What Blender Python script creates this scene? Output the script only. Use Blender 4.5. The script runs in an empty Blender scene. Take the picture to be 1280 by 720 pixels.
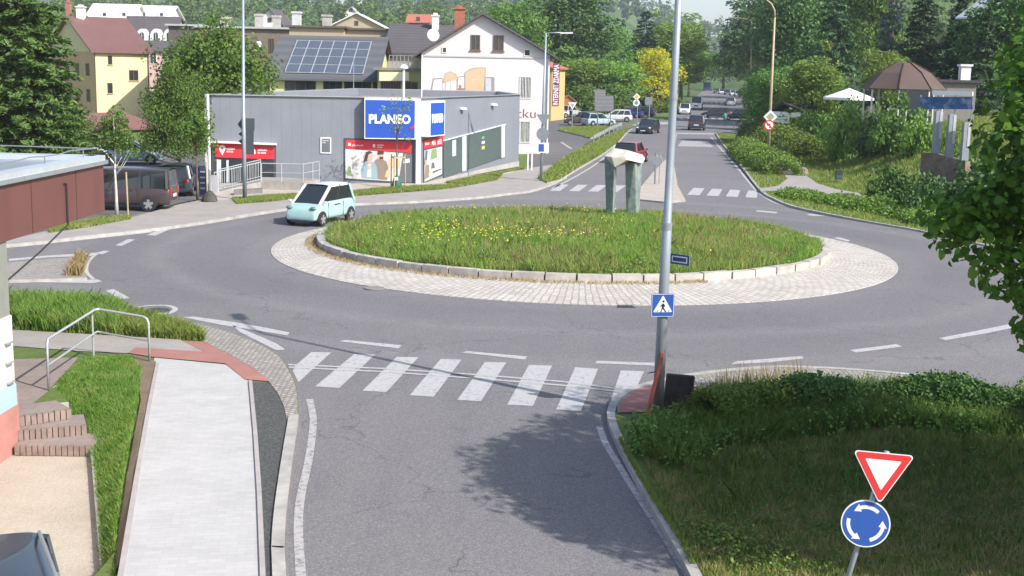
import bpy, math, random
import numpy as np
from mathutils import Vector, Matrix
from mathutils.geometry import delaunay_2d_cdt
PI = math.pi
random.seed(4)
SC = bpy.context.scene
COL = SC.collection
# ------------------------------------------------------------------ camera
F, ROLL, PITCH, CAMH = 1593.1, 0.02023, 0.17082, 6.4
fw = Vector((0, math.cos(PITCH), -math.sin(PITCH)))
u0 = Vector((0, math.sin(PITCH), math.cos(PITCH)))
r0 = Vector((1, 0, 0))
CR = math.cos(ROLL) * r0 + math.sin(ROLL) * u0
CU = -math.sin(ROLL) * r0 + math.cos(ROLL) * u0
cam = bpy.data.cameras.new('camera')
co = bpy.data.objects.new('camera', cam); COL.objects.link(co)
M = Matrix((CR, CU, -fw)).transposed().to_4x4(); M.translation = (0, 0, CAMH)
co.matrix_world = M
cam.sensor_width = 36; cam.lens = 36 * F / 1280
cam.clip_start = 0.1; cam.clip_end = 6000
SC.camera = co
# ------------------------------------------------------------------ light
SUNV = Vector((0.79, -0.61, 0)).normalized() * math.cos(math.radians(40)) + Vector((0, 0, math.sin(math.radians(40))))
w = bpy.data.worlds.new('World'); SC.world = w; w.use_nodes = True
nt = w.node_tree; bg = nt.nodes['Background']
sky = nt.nodes.new('ShaderNodeTexSky'); sky.sky_type = 'NISHITA'; sky.sun_disc = False
sky.sun_elevation = math.radians(40); sky.sun_rotation = math.atan2(SUNV.x, SUNV.y)
sky.altitude = 400; sky.air_density = 1.0; sky.dust_density = 2.5; sky.ozone_density = 1.0
nt.links.new(sky.outputs[0], bg.inputs[0]); bg.inputs[1].default_value = 0.15
sl = bpy.data.lights.new('sun', 'SUN'); sl.energy = 4.2; sl.angle = math.radians(0.55); sl.color = (1, 0.955, 0.88)
so = bpy.data.objects.new('sun', sl); COL.objects.link(so)
so.rotation_euler = (-SUNV).to_track_quat('-Z', 'Y').to_euler(); so.location = (40, -30, 60)
vs = SC.view_settings; vs.view_transform = 'Standard'; vs.look = 'None'; vs.gamma = 1; vs.exposure = 0.62
SC.cycles.max_bounces = 6; SC.cycles.diffuse_bounces = 3; SC.cycles.transparent_max_bounces = 6
SC.cycles.volume_bounces = 0; SC.cycles.use_denoising = True
# ------------------------------------------------------------------ photo pixel -> world
def ray(px, py):
    return fw + ((px - 640) * CR + (360 - py) * CU) / F
def G(px, py, z=0.0):
    d = ray(px, py); t = (z - CAMH) / d.z
    return Vector((d.x * t, d.y * t, z))
def at(px, py, y):            # point of the sight line at world distance y
    d = ray(px, py); t = y / d.y
    return Vector((d.x * t, y, CAMH + d.z * t))
def HT(p, py):                # height of the vertical line through p where it is seen at row py
    lo, hi = -5, 80
    for _ in range(50):
        m = (lo + hi) / 2
        v = Vector((p[0], p[1], m - CAMH)); y = 360 - F * v.dot(CU) / v.dot(fw)
        if y > py: lo = m
        else: hi = m
    return (lo + hi) / 2
def PXY(x, y, z):
    v = Vector((x, y, z - CAMH)); d = v.dot(fw)
    return 640 + F * v.dot(CR) / d, 360 - F * v.dot(CU) / d
def ss(a, b, x):
    t = min(1, max(0, (x - a) / (b - a))); return t * t * (3 - 2 * t)
# ------------------------------------------------------------------ materials
def newmat(name):
    m = bpy.data.materials.new(name); m.use_nodes = True
    return m, m.node_tree, m.node_tree.nodes['Principled BSDF']
def N(t, typ, **k):
    n = t.nodes.new(typ)
    for a, b in k.items(): setattr(n, a, b)
    return n
def lin(c):
    return tuple(((x / 12.92) if x <= 0.04045 else ((x + 0.055) / 1.055) ** 2.4) for x in c)
def ramp(t, fac, cols):
    r = N(t, 'ShaderNodeValToRGB'); e = r.color_ramp.elements
    while len(e) < len(cols): e.new(0.5)
    for i, (p, c) in enumerate(cols):
        e[i].position = p; e[i].color = (*c, 1)
    t.links.new(fac, r.inputs[0]); return r.outputs[0]
def mixc(t, fac, a, b, mode='MIX'):
    m = N(t, 'ShaderNodeMix', data_type='RGBA', blend_type=mode)
    if isinstance(fac, float): m.inputs[0].default_value = fac
    else: t.links.new(fac, m.inputs[0])
    for i, c in ((6, a), (7, b)):
        if isinstance(c, tuple): m.inputs[i].default_value = (*c, 1)
        else: t.links.new(c, m.inputs[i])
    return m.outputs[2]
def noise(t, sc, det=4, rough=0.6, vec=None):
    n = N(t, 'ShaderNodeTexNoise'); n.inputs['Scale'].default_value = sc; n.inputs['Detail'].default_value = det
    n.inputs['Roughness'].default_value = rough
    if vec is None:
        g = N(t, 'ShaderNodeNewGeometry'); vec = g.outputs['Position']
    t.links.new(vec, n.inputs['Vector']); return n.outputs[0]
def bump(t, b, h, s=0.3, d=0.02):
    n = N(t, 'ShaderNodeBump'); n.inputs['Strength'].default_value = s; n.inputs['Distance'].default_value = d
    t.links.new(h, n.inputs['Height']); t.links.new(n.outputs[0], b.inputs['Normal'])
_mc = {}
def mat(name, c, rough=0.7, metal=0.0, var=0.12, sc=3.0, coat=0.0, bmp=0.0, spec=0.5):
    if name in _mc: return _mc[name]
    m, t, b = newmat(name); _mc[name] = m
    b.inputs['Roughness'].default_value = rough; b.inputs['Metallic'].default_value = metal
    b.inputs['Coat Weight'].default_value = coat; b.inputs['Specular IOR Level'].default_value = spec
    if var > 0:
        tc = N(t, 'ShaderNodeTexCoord'); n = noise(t, sc, 5, 0.65, tc.outputs['Object'])
        lo = tuple(x * (1 - var) for x in c); hi = tuple(min(1, x * (1 + var)) for x in c)
        t.links.new(ramp(t, n, [(0.3, lo), (0.7, hi)]), b.inputs['Base Color'])
        if bmp: bump(t, b, n, bmp)
    else: b.inputs['Base Color'].default_value = (*c, 1)
    return m
def ground_mat(name, cols, big=0.25, fine=14, bmp=0.4, rough=0.95, extra=None):
    m, t, b = newmat(name); _mc[name] = m
    a = noise(t, big, 6, 0.7); f = noise(t, fine, 4, 0.7)
    mx = N(t, 'ShaderNodeMath', operation='MULTIPLY_ADD'); mx.inputs[1].default_value = 0.5
    t.links.new(a, mx.inputs[0])
    m2 = N(t, 'ShaderNodeMath', operation='MULTIPLY'); m2.inputs[1].default_value = 0.5
    t.links.new(f, m2.inputs[0]); t.links.new(m2.outputs[0], mx.inputs[2])
    c = ramp(t, mx.outputs[0], cols)
    if extra: c = extra(t, c)
    t.links.new(c, b.inputs['Base Color']); b.inputs['Roughness'].default_value = rough
    b.inputs['Specular IOR Level'].default_value = 0.25
    bump(t, b, f, bmp, 0.03)
    return m
def leaf_mat(name, c1, c2, c3, tr=0.35):
    if name in _mc: return _mc[name]
    m, t, b = newmat(name); _mc[name] = m
    g = N(t, 'ShaderNodeNewGeometry'); oi = N(t, 'ShaderNodeObjectInfo')
    c = ramp(t, g.outputs['Random Per Island'], [(0.0, c1), (0.5, c2), (1.0, c3)])
    n = noise(t, 0.5, 3)
    c = mixc(t, 0.35, c, ramp(t, n, [(0.3, tuple(x * 0.6 for x in c1)), (0.7, tuple(min(1, x * 1.5) for x in c2))]))
    hs = N(t, 'ShaderNodeHueSaturation')
    mr = N(t, 'ShaderNodeMapRange'); mr.inputs[3].default_value = 0.78; mr.inputs[4].default_value = 1.22
    t.links.new(oi.outputs['Random'], mr.inputs[0]); t.links.new(mr.outputs[0], hs.inputs['Value'])
    mr2 = N(t, 'ShaderNodeMapRange'); mr2.inputs[3].default_value = 0.485; mr2.inputs[4].default_value = 0.51
    t.links.new(oi.outputs['Random'], mr2.inputs[0]); t.links.new(mr2.outputs[0], hs.inputs['Hue'])
    t.links.new(c, hs.inputs['Color'])
    b.inputs['Roughness'].default_value = 0.55; b.inputs['Specular IOR Level'].default_value = 0.3
    t.links.new(hs.outputs[0], b.inputs['Base Color'])
    tl = N(t, 'ShaderNodeBsdfTranslucent'); t.links.new(hs.outputs[0], tl.inputs[0])
    ms = N(t, 'ShaderNodeMixShader'); ms.inputs[0].default_value = tr
    t.links.new(b.outputs[0], ms.inputs[1]); t.links.new(tl.outputs[0], ms.inputs[2])
    t.links.new(ms.outputs[0], t.nodes['Material Output'].inputs[0])
    return m
# ------------------------------------------------------------------ object helpers
def tag(o, label=None, cat=None, group=None, kind=None):
    if label: o['label'] = label
    if cat: o['category'] = cat
    if group: o['group'] = group
    if kind: o['kind'] = kind
    return o
def empty(name, loc, rz=0, label=None, cat=None, group=None):
    o = bpy.data.objects.new(name, None); COL.objects.link(o); o.empty_display_size = 0.3
    o.location = loc; o.rotation_euler = (0, 0, rz)
    return tag(o, label, cat, group)
def copy_tree(o, parent=None):
    c = o.copy(); COL.objects.link(c)
    if parent: c.parent = parent
    for ch in [x for x in o.children]: copy_tree(ch, c)
    return c
class MB:
    """collects shapes; build() links them as ONE mesh object"""
    def __init__(s): s.v = []; s.f = []; s.m = []; s.mats = []; s.cm = 0
    def mt(s, m):
        if m not in s.mats: s.mats.append(m)
        s.cm = s.mats.index(m); return s
    def add(s, vs, fs):
        k = len(s.v); s.v += [tuple(v) for v in vs]; s.f += [tuple(i + k for i in f) for f in fs]; s.m += [s.cm] * len(fs)
        return s
    def box(s, x0, x1, y0, y1, z0, z1, M=None):
        vs = [Vector((x, y, z)) for z in (z0, z1) for x, y in ((x0, y0), (x1, y0), (x1, y1), (x0, y1))]
        if M is not None: vs = [M @ v for v in vs]
        return s.add(vs, [(3, 2, 1, 0), (4, 5, 6, 7), (0, 1, 5, 4), (1, 2, 6, 5), (2, 3, 7, 6), (3, 0, 4, 7)])
    def bar(s, a, b, w, h, up=(0, 0, 1)):       # box along a->b
        a = Vector(a); b = Vector(b); d = (b - a).normalized(); up = Vector(up)
        sd = d.cross(up)
        if sd.length < 1e-4: sd = d.cross(Vector((0, 1, 0)))
        sd.normalize(); uu = sd.cross(d).normalized()
        vs = []
        for p in (a, b):
            for i, j in ((-1, -1), (1, -1), (1, 1), (-1, 1)): vs.append(p + sd * w / 2 * i + uu * h / 2 * j)
        return s.add(vs, [(0, 1, 2, 3), (7, 6, 5, 4), (0, 4, 5, 1), (1, 5, 6, 2), (2, 6, 7, 3), (3, 7, 4, 0)])
    def tube(s, pts, rs, n=10, cap=True):
        pts = [Vector(p) for p in pts]
        if not hasattr(rs, '__len__'): rs = [rs] * len(pts)
        vs = []; fs = []; prev = None
        for i, p in enumerate(pts):
            d = (pts[min(i + 1, len(pts) - 1)] - pts[max(i - 1, 0)]).normalized()
            if prev is None:
                a = d.orthogonal().normalized()
            else:
                a = (prev - d * prev.dot(d)).normalized()
            prev = a; b = d.cross(a)
            for k in range(n):
                t = 2 * PI * k / n; vs.append(p + (a * math.cos(t) + b * math.sin(t)) * rs[i])
        for i in range(len(pts) - 1):
            for k in range(n):
                fs.append((i * n + k, i * n + (k + 1) % n, (i + 1) * n + (k + 1) % n, (i + 1) * n + k))
        if cap:
            fs.append(tuple(range(n - 1, -1, -1))); fs.append(tuple((len(pts) - 1) * n + k for k in range(n)))
        return s.add(vs, fs)
    def lathe(s, prof, c=(0, 0, 0), n=16, M=None):
        c = Vector(c); vs = []; fs = []
        for r, z in prof:
            for k in range(n):
                t = 2 * PI * k / n; v = Vector((r * math.cos(t), r * math.sin(t), z))
                if M is not None: v = M @ v
                vs.append(c + v)
        for i in range(len(prof) - 1):
            for k in range(n): fs.append((i * n + k, i * n + (k + 1) % n, (i + 1) * n + (k + 1) % n, (i + 1) * n + k))
        fs.append(tuple(range(n - 1, -1, -1))); fs.append(tuple((len(prof) - 1) * n + k for k in range(n)))
        return s.add(vs, fs)
    def prism(s, poly, z0, z1, M=None):          # poly: ccw (x, y)
        n = len(poly)
        vs = [Vector((x, y, z0)) for x, y in poly] + [Vector((x, y, z1)) for x, y in poly]
        if M is not None: vs = [M @ v for v in vs]
        return s.add(vs, [tuple(range(n - 1, -1, -1)), tuple(range(n, 2 * n))] + [(i, (i + 1) % n, n + (i + 1) % n, n + i) for i in range(n)])
    def quad(s, *p): return s.add(p, [tuple(range(len(p)))])
    def build(s, name, mats=None, parent=None, origin=None, smooth=False, bevel=0, world=False):
        V = [Vector(v) for v in s.v]
        off = Vector((0, 0, 0))
        if origin == 'base':
            xs = [v.x for v in V]; ys = [v.y for v in V]; zs = [v.z for v in V]
            off = Vector(((min(xs) + max(xs)) / 2, (min(ys) + max(ys)) / 2, min(zs)))
        elif origin is not None: off = Vector(origin)
        if world and parent is not None:
            ww = Vector((0, 0, 0)); q = parent
            while q: ww += q.location; q = q.parent
            off = ww
        me = bpy.data.meshes.new(name); me.from_pydata([tuple(v - off) for v in V], [], s.f)
        ms = s.mats if s.mats else []
        if mats is not None: ms = mats if isinstance(mats, (list, tuple)) else [mats]
        for m in ms: me.materials.append(m)
        if s.mats: me.polygons.foreach_set('material_index', s.m)
        if smooth: me.polygons.foreach_set('use_smooth', [True] * len(me.polygons))
        me.validate(); me.update()
        o = bpy.data.objects.new(name, me); COL.objects.link(o)
        if parent is not None:
            o.parent = parent
        elif origin is not None: o.location = off
        if bevel:
            md = o.modifiers.new('bevel', 'BEVEL'); md.width = bevel; md.segments = 2; md.limit_method = 'ANGLE'
        return o
def npmesh(name, V, Fq, m, parent=None, loc=None, k=4):
    """fast mesh of many k-gons"""
    me = bpy.data.meshes.new(name); V = np.asarray(V, np.float32); Fq = np.asarray(Fq, np.int32)
    me.vertices.add(len(V)); me.vertices.foreach_set('co', V.ravel())
    me.loops.add(Fq.size); me.loops.foreach_set('vertex_index', Fq.ravel())
    me.polygons.add(len(Fq)); me.polygons.foreach_set('loop_start', np.arange(0, Fq.size, Fq.shape[1], dtype=np.int32))
    me.polygons.foreach_set('loop_total', np.full(len(Fq), Fq.shape[1], np.int32))
    for mm in (m if isinstance(m, (list, tuple)) else [m]): me.materials.append(mm)
    me.update(calc_edges=True); me.validate()
    o = bpy.data.objects.new(name, me); COL.objects.link(o)
    if parent is not None: o.parent = parent
    if loc is not None: o.location = loc
    return o
# ------------------------------------------------------------------ terrain
TOE = [G(985, 190), G(1008, 215), G(1075, 241), G(1160, 272), G(1290, 330)]
ROADL = [G(840, 170), G(862, 130), G(880, 113)]
def toe_d(x, y):              # signed distance right of the embankment toe
    best = 1e9; sg = -1
    pts = [(74, 330), (54, 220), (38, 165), (31, 138)] + [(p.x, p.y) for p in TOE]
    for (ax, ay), (bx, by) in zip(pts, pts[1:]):
        dx, dy = bx - ax, by - ay; L = dx * dx + dy * dy
        t = max(0, min(1, ((x - ax) * dx + (y - ay) * dy) / L))
        d = math.hypot(x - ax - dx * t, y - ay - dy * t)
        if d < best:
            best = d; sg = 1 if (dx * (y - ay) - dy * (x - ax)) > 0 else -1
    return best * sg
def zt(x, y):
    z = 0.0
    if x > 12 and 38 < y < 300:
        d = toe_d(x, y)
        if d > 0: z = (3.1 * ss(0, 10, d) + 0.10 * max(0, d - 12)) * ss(38, 52, y) * ss(298, 240, y)
    if x > 60 and y >= 38: z = max(z, 0.10 * max(0, x - 60 - max(0, y - 140) * 0.25) * ss(38, 120, y))
    if y > 230:
        rl = 0.166 * y - 10       # road corridor centre
        l = ss(10, 70, rl - x - 12); r = ss(4, 40, x - rl - 20)
        z = max(z, l * 24 * ss(260, 620, y) + 0, r * 34 * ss(200, 480, y))
        z += 46 * ss(620, 1500, y) + 3 * math.sin(x * 0.011 + 1) * ss(500, 800, y)
        z += (ss(0, 900, -x) * 14 + ss(200, 900, x) * 22) * ss(500, 1300, y)
    return z
def sheet(name, poly, off, m, holes=(), step=None, skirt=0.0, skirt_mat=None, hfun=None, clip=None, label=None):
    """a draped surface with real edges: outline poly in world xy"""
    P = [Vector((p[0], p[1])) for p in poly]
    edges = [(i, (i + 1) % len(P)) for i in range(len(P))]
    allp = list(P); 
    for h in holes:
        k = len(allp); allp += [Vector((p[0], p[1])) for p in h]; edges += [(k + i, k + (i + 1) % len(h)) for i in range(len(h))]
    def inside(q, poly):
        c = False; n = len(poly); x, y = q[0], q[1]
        for i in range(n):
            x1, y1 = poly[i][0], poly[i][1]; x2, y2 = poly[(i + 1) % n][0], poly[(i + 1) % n][1]
            if (y1 > y) != (y2 > y) and x < (x2 - x1) * (y - y1) / (y2 - y1) + x1: c = not c
        return c
    if step:
        xs = [p.x for p in P]; ys = [p.y for p in P]
        y = min(ys) + step / 2
        while y < max(ys):
            x = min(xs) + step / 2
            while x < max(xs):
                if inside((x, y), P) and not any(inside((x, y), h) for h in holes): allp.append(Vector((x, y)))
                x += step
            y += step
    vs, es, fs, ov, oe, of = delaunay_2d_cdt(allp, edges, [], 0, 1e-5)
    keep = []
    for f in fs:
        c = sum((vs[i] for i in f), Vector((0, 0))) / len(f)
        if inside(c, P) and not any(inside(c, h) for h in holes):
            a, b, d = vs[f[0]], vs[f[1]], vs[f[2]]
            if (b - a).cross(d - a) < 0: f = f[::-1]
            keep.append(tuple(f))
    hf = hfun or zt
    mb = MB(); mb.mt(m)
    V3 = [Vector((v.x, v.y, hf(v.x, v.y) + off)) for v in vs]
    mb.add(V3, keep)
    if skirt:
        mb.mt(skirt_mat or m)
        for lst in [P] + [[Vector((p[0], p[1])) for p in h] for h in holes]:
            n = len(lst)
            for i in range(n):
                a, b = lst[i], lst[(i + 1) % n]
                za = hf(a.x, a.y) + off; zb = hf(b.x, b.y) + off
                mb.quad((a.x, a.y, za - skirt), (b.x, b.y, zb - skirt), (b.x, b.y, zb), (a.x, a.y, za))
    o = mb.build(name); o['kind'] = 'structure'
    return o
def strip(pts, wd):           # polygon outline of a line of pts with width wd
    pts = [Vector((p[0], p[1])) for p in pts]; L = []; R = []
    for i, p in enumerate(pts):
        d = (pts[min(i + 1, len(pts) - 1)] - pts[max(0, i - 1)]).normalized(); n = Vector((-d.y, d.x))
        L.append(p + n * wd / 2); R.append(p - n * wd / 2)
    return L, R
def smoothpts(pts, k=6):      # catmull-rom
    P = [Vector((p[0], p[1])) for p in pts]; out = []
    for i in range(len(P) - 1):
        a = P[max(i - 1, 0)]; b = P[i]; c = P[i + 1]; d = P[min(i + 2, len(P) - 1)]
        for j in range(k):
            t = j / k
            out.append(0.5 * ((2 * b) + (c - a) * t + (2 * a - 5 * b + 4 * c - d) * t * t + (3 * b - a - 3 * c + d) * t ** 3))
    out.append(P[-1]); return out
def band(name, pts, wd, z, m, h=0.0, smooth=True):
    """flat painted band (h=0) or kerb with height h along pts"""
    pts = smoothpts(pts) if smooth else [Vector((p[0], p[1])) for p in pts]
    L, R = strip(pts, wd); mb = MB(); n = len(pts)
    for i in range(n - 1):
        def q(p, dz=0): return (p.x, p.y, zt(p.x, p.y) + z + dz)
        mb.quad(q(R[i], h), q(R[i + 1], h), q(L[i + 1], h), q(L[i], h))
        if h:
            mb.quad(q(R[i]), q(R[i + 1]), q(R[i + 1], h), q(R[i], h)); mb.quad(q(L[i + 1]), q(L[i]), q(L[i], h), q(L[i + 1], h))
    if h:
        for i, s in ((0, 1), (n - 1, 0)):
            a = [(R[i].x, R[i].y, z), (L[i].x, L[i].y, z), (L[i].x, L[i].y, z + h), (R[i].x, R[i].y, z + h)]
            mb.quad(*(a if not s else a[::-1]))
    o = mb.build(name, m); o['kind'] = 'structure'; return o
def PG(*pp, z=0.0): return [G(x, y, z) for x, y in pp]
# ================================================================== GROUND
def asphalt_extra(t, c):
    # wheel-polished lanes, patches, tar seams, cracks and aggregate: all part of the surface itself
    g = N(t, 'ShaderNodeNewGeometry'); P = g.outputs['Position']
    n = noise(t, 0.12, 3, 0.5); c = mixc(t, 0.5, c, ramp(t, n, [(0.38, (0.098, 0.094, 0.100)), (0.62, (0.185, 0.178, 0.18))]))
    # concentric lanes round the island
    sb = N(t, 'ShaderNodeVectorMath', operation='SUBTRACT'); sb.inputs[1].default_value = (2.45, 45.5, 0); t.links.new(P, sb.inputs[0])
    ln = N(t, 'ShaderNodeVectorMath', operation='LENGTH'); t.links.new(sb.outputs[0], ln.inputs[0])
    nn0 = N(t, 'ShaderNodeTexNoise'); nn0.inputs['Scale'].default_value = 0.35; t.links.new(P, nn0.inputs['Vector'])
    ma = N(t, 'ShaderNodeMath', operation='MULTIPLY_ADD'); ma.inputs[1].default_value = 0.8; t.links.new(nn0.outputs[0], ma.inputs[0]); t.links.new(ln.outputs['Value'], ma.inputs[2])
    mr = N(t, 'ShaderNodeMapRange'); mr.inputs[1].default_value = 10.8; mr.inputs[2].default_value = 19.5; t.links.new(ma.outputs[0], mr.inputs[0])
    lane = ramp(t, mr.outputs[0], [(0.0, (.45,) * 3), (0.12, (.6,) * 3), (0.22, (.12,) * 3), (0.42, (.18,) * 3), (0.50, (.85,) * 3), (0.58, (.3,) * 3), (0.78, (.34,) * 3), (0.90, (1,) * 3), (1.0, (.5,) * 3)])
    fine = noise(t, 1.6, 6, 0.8, P)
    mm = N(t, 'ShaderNodeMath', operation='MULTIPLY'); t.links.new(lane, mm.inputs[0]); t.links.new(fine, mm.inputs[1])
    c = mixc(t, mm.outputs[0], c, (0.30, 0.285, 0.275))
    # lanes of the near arm (run roughly along y)
    sx = N(t, 'ShaderNodeSeparateXYZ'); t.links.new(P, sx.inputs[0])
    mp = N(t, 'ShaderNodeMapping'); mp.inputs['Scale'].default_value = (1.1, 0.05, 1); t.links.new(P, mp.inputs[0])
    st = N(t, 'ShaderNodeTexNoise'); st.inputs['Scale'].default_value = 1.2; st.inputs['Detail'].default_value = 5; t.links.new(mp.outputs[0], st.inputs['Vector'])
    near = N(t, 'ShaderNodeMapRange'); near.inputs[1].default_value = 31; near.inputs[2].default_value = 25; t.links.new(sx.outputs[1], near.inputs[0])
    stv = ramp(t, st.outputs[0], [(0.35, (0, 0, 0)), (0.65, (.55,) * 3)]); m3 = N(t, 'ShaderNodeMath', operation='MULTIPLY'); t.links.new(stv, m3.inputs[0]); t.links.new(near.outputs[0], m3.inputs[1])
    c = mixc(t, m3.outputs[0], c, (0.225, 0.212, 0.208))
    wv = N(t, 'ShaderNodeTexVoronoi', feature='DISTANCE_TO_EDGE'); wv.inputs['Scale'].default_value = 0.16
    d = N(t, 'ShaderNodeVectorMath', operation='ADD'); nn = N(t, 'ShaderNodeTexNoise'); nn.inputs['Scale'].default_value = 1.3; nn.inputs['Detail'].default_value = 4
    t.links.new(P, nn.inputs['Vector']); t.links.new(P, d.inputs[0])
    sc = N(t, 'ShaderNodeVectorMath', operation='SCALE'); sc.inputs['Scale'].default_value = 1.1
    t.links.new(nn.outputs['Color'], sc.inputs[0]); t.links.new(sc.outputs[0], d.inputs[1]); t.links.new(d.outputs[0], wv.inputs['Vector'])
    crack = ramp(t, wv.outputs['Distance'], [(0.0, (1, 1, 1)), (0.005, (0, 0, 0))])
    cm = ramp(t, noise(t, 0.25, 2, 0.5, P), [(0.42, (0, 0, 0)), (0.5, (1, 1, 1))])
    m = N(t, 'ShaderNodeMath', operation='MULTIPLY'); t.links.new(crack, m.inputs[0]); t.links.new(cm, m.inputs[1])
    c = mixc(t, m.outputs[0], c, (0.075, 0.07, 0.072))
    # oil and patch spots
    sp2 = ramp(t, noise(t, 0.8, 5, 0.75, P), [(0.30, (.45,) * 3), (0.40, (0, 0, 0))]); c = mixc(t, sp2, c, (0.085, 0.08, 0.085))
    sp = noise(t, 42, 3, 0.85)
    c = mixc(t, 0.5, c, ramp(t, sp, [(0.33, (0.06, 0.058, 0.064)), (0.5, (0.145, 0.138, 0.145)), (0.66, (0.40, 0.385, 0.38))]))
    return c
ASPH = ground_mat('asphalt', [(0.3, (0.115, 0.110, 0.118)), (0.55, (0.145, 0.139, 0.147)), (0.75, (0.18, 0.173, 0.178))], 0.35, 30, 0.5, 0.85, asphalt_extra)
ASPH2 = ground_mat('old_asphalt', [(0.3, (0.10, 0.095, 0.10)), (0.7, (0.16, 0.15, 0.155))], 0.5, 26, 0.3, 0.9)
SOILGRASS = ground_mat('grass_soil', [(0.3, (0.07, 0.11, 0.028)), (0.5, (0.11, 0.16, 0.04)), (0.62, (0.16, 0.17, 0.06)), (0.75, (0.22, 0.19, 0.10))], 0.35, 9, 0.8)
HILLM = ground_mat('hill_ground', [(0.3, (0.06, 0.11, 0.03)), (0.6, (0.09, 0.14, 0.04)), (0.8, (0.24, 0.25, 0.09))], 0.01, 0.4, 0.3)
DIRT = ground_mat('dry_soil', [(0.3, (0.12, 0.085, 0.055)), (0.6, (0.22, 0.17, 0.12)), (0.8, (0.1, 0.11, 0.04))], 1.2, 18, 0.8)
def slab_mat(name, c, bw, bh, mort, var=0.10, rot=0.0, mix=0.6, msz=0.012):
    m, t, b = newmat(name); _mc[name] = m
    g = N(t, 'ShaderNodeNewGeometry'); mp = N(t, 'ShaderNodeMapping'); mp.inputs['Rotation'].default_value = (0, 0, rot)
    t.links.new(g.outputs['Position'], mp.inputs[0])
    br = N(t, 'ShaderNodeTexBrick'); t.links.new(mp.outputs[0], br.inputs['Vector'])
    br.inputs['Scale'].default_value = 1; br.inputs['Brick Width'].default_value = bw; br.inputs['Row Height'].default_value = bh
    br.inputs['Mortar Size'].default_value = msz; br.inputs['Mortar Smooth'].default_value = 0.3
    br.inputs['Color1'].default_value = (*[x * (1 - var) for x in c], 1); br.inputs['Color2'].default_value = (*[x * (1 + var) for x in c], 1)
    br.inputs['Mortar'].default_value = (*mort, 1)
    n = noise(t, 0.9, 6, 0.7)
    cc = mixc(t, mix, br.outputs[0], ramp(t, n, [(0.3, tuple(x * 0.78 for x in c)), (0.7, tuple(min(1, x * 1.15) for x in c))]))
    t.links.new(cc, b.inputs['Base Color']); b.inputs['Roughness'].default_value = 0.9
    b.inputs['Specular IOR Level'].default_value = 0.25
    bump(t, b, br.outputs['Fac'], -0.4, 0.01)
    return m
PAVE = slab_mat('grey_pavers', (0.33, 0.305, 0.285), 0.22, 0.11, (0.2, 0.18, 0.16))
PATHM = slab_mat('new_concrete_pavers', (0.44, 0.432, 0.425), 0.24, 0.12, (0.36, 0.35, 0.34), 0.09, rot=-0.16, mix=0.5, msz=0.006)
REDP = slab_mat('red_tactile_pavers', (0.36, 0.17, 0.145), 0.2, 0.1, (0.22, 0.13, 0.11))
BROWNP = slab_mat('brown_pavers', (0.27, 0.22, 0.20), 0.3, 0.3, (0.15, 0.12, 0.1))
COBB = slab_mat('cobblestones', (0.34, 0.32, 0.295), 0.13, 0.11, (0.14, 0.12, 0.1), 0.28, rot=0.5, mix=0.25, msz=0.02)
GRAV = ground_mat('dark_gravel', [(0.35, (0.035, 0.037, 0.037)), (0.5, (0.09, 0.092, 0.09)), (0.62, (0.2, 0.2, 0.195))], 26, 60, 1.0)
YARDM = ground_mat('beige_gravel', [(0.3, (0.34, 0.29, 0.235)), (0.55, (0.46, 0.40, 0.33)), (0.75, (0.56, 0.50, 0.43))], 0.9, 22, 0.6)
STONE = mat('kerb_granite', (0.36, 0.345, 0.32), 0.85, var=0.25, sc=2.2, bmp=0.4)
CONC = mat('concrete', (0.38, 0.36, 0.335), 0.9, var=0.18, sc=1.7, bmp=0.3)
def worn(name, c, thr=0.42):
    m, t, b = newmat(name); _mc[name] = m
    n = noise(t, 9, 6, 0.8); n2 = noise(t, 45, 3, 0.8)
    f = ramp(t, n, [(thr - 0.14, (0, 0, 0)), (thr, (1, 1, 1))]); f2 = ramp(t, n2, [(0.30, (0.35, 0.35, 0.35)), (0.46, (1, 1, 1))])
    mm = mixc(t, 1.0, f, f2, 'MULTIPLY')
    t.links.new(mixc(t, mm, (0.16, 0.155, 0.16), c), b.inputs['Base Color']); b.inputs['Roughness'].default_value = 0.7
    return m
WHITE = worn('road_paint', (0.43, 0.42, 0.415), 0.47); WORNW = worn('worn_road_paint', (0.42, 0.40, 0.385), 0.52)

# terrain
xs = sorted(set([round(x, 3) for x in list(np.arange(-60, 74, 2.0)) + list(np.arange(-60, -260, -8)) + list(np.arange(74, 300, 8)) + list(np.arange(-260, -1300, -50)) + list(np.arange(300, 1500, 50))]))
xs = sorted(set(xs) | {-45.0, -5.2})
ys = sorted(set([float(y) for y in list(np.arange(-20, 150, 2.0)) + list(np.arange(150, 420, 6)) + list(np.arange(420, 1000, 20)) + list(np.arange(1000, 2700, 60))]))
tm = MB(); nx = len(xs)
tm.mt(SOILGRASS); tm.mt(HILLM)
V = [(x, y, zt(x, y) - 0.03 + (0.06 * math.sin(x * 3.1) * math.sin(y * 2.3) if zt(x, y) > 0.1 else 0)) for y in ys for x in xs]
tm.v = V
for j in range(len(ys) - 1):
    for i in range(nx - 1):
        cx = (xs[i] + xs[i + 1]) / 2; cy = (ys[j] + ys[j + 1]) / 2
        if -45 < cx < -5.2 and cy < 28: continue
        tm.f.append((j * nx + i, j * nx + i + 1, (j + 1) * nx + i + 1, (j + 1) * nx + i)); tm.m.append(0 if cy < 230 else 1)
o = tm.build('ground', smooth=True); o['kind'] = 'structure'

W = lambda *p: [Vector(q) for q in p]
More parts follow.
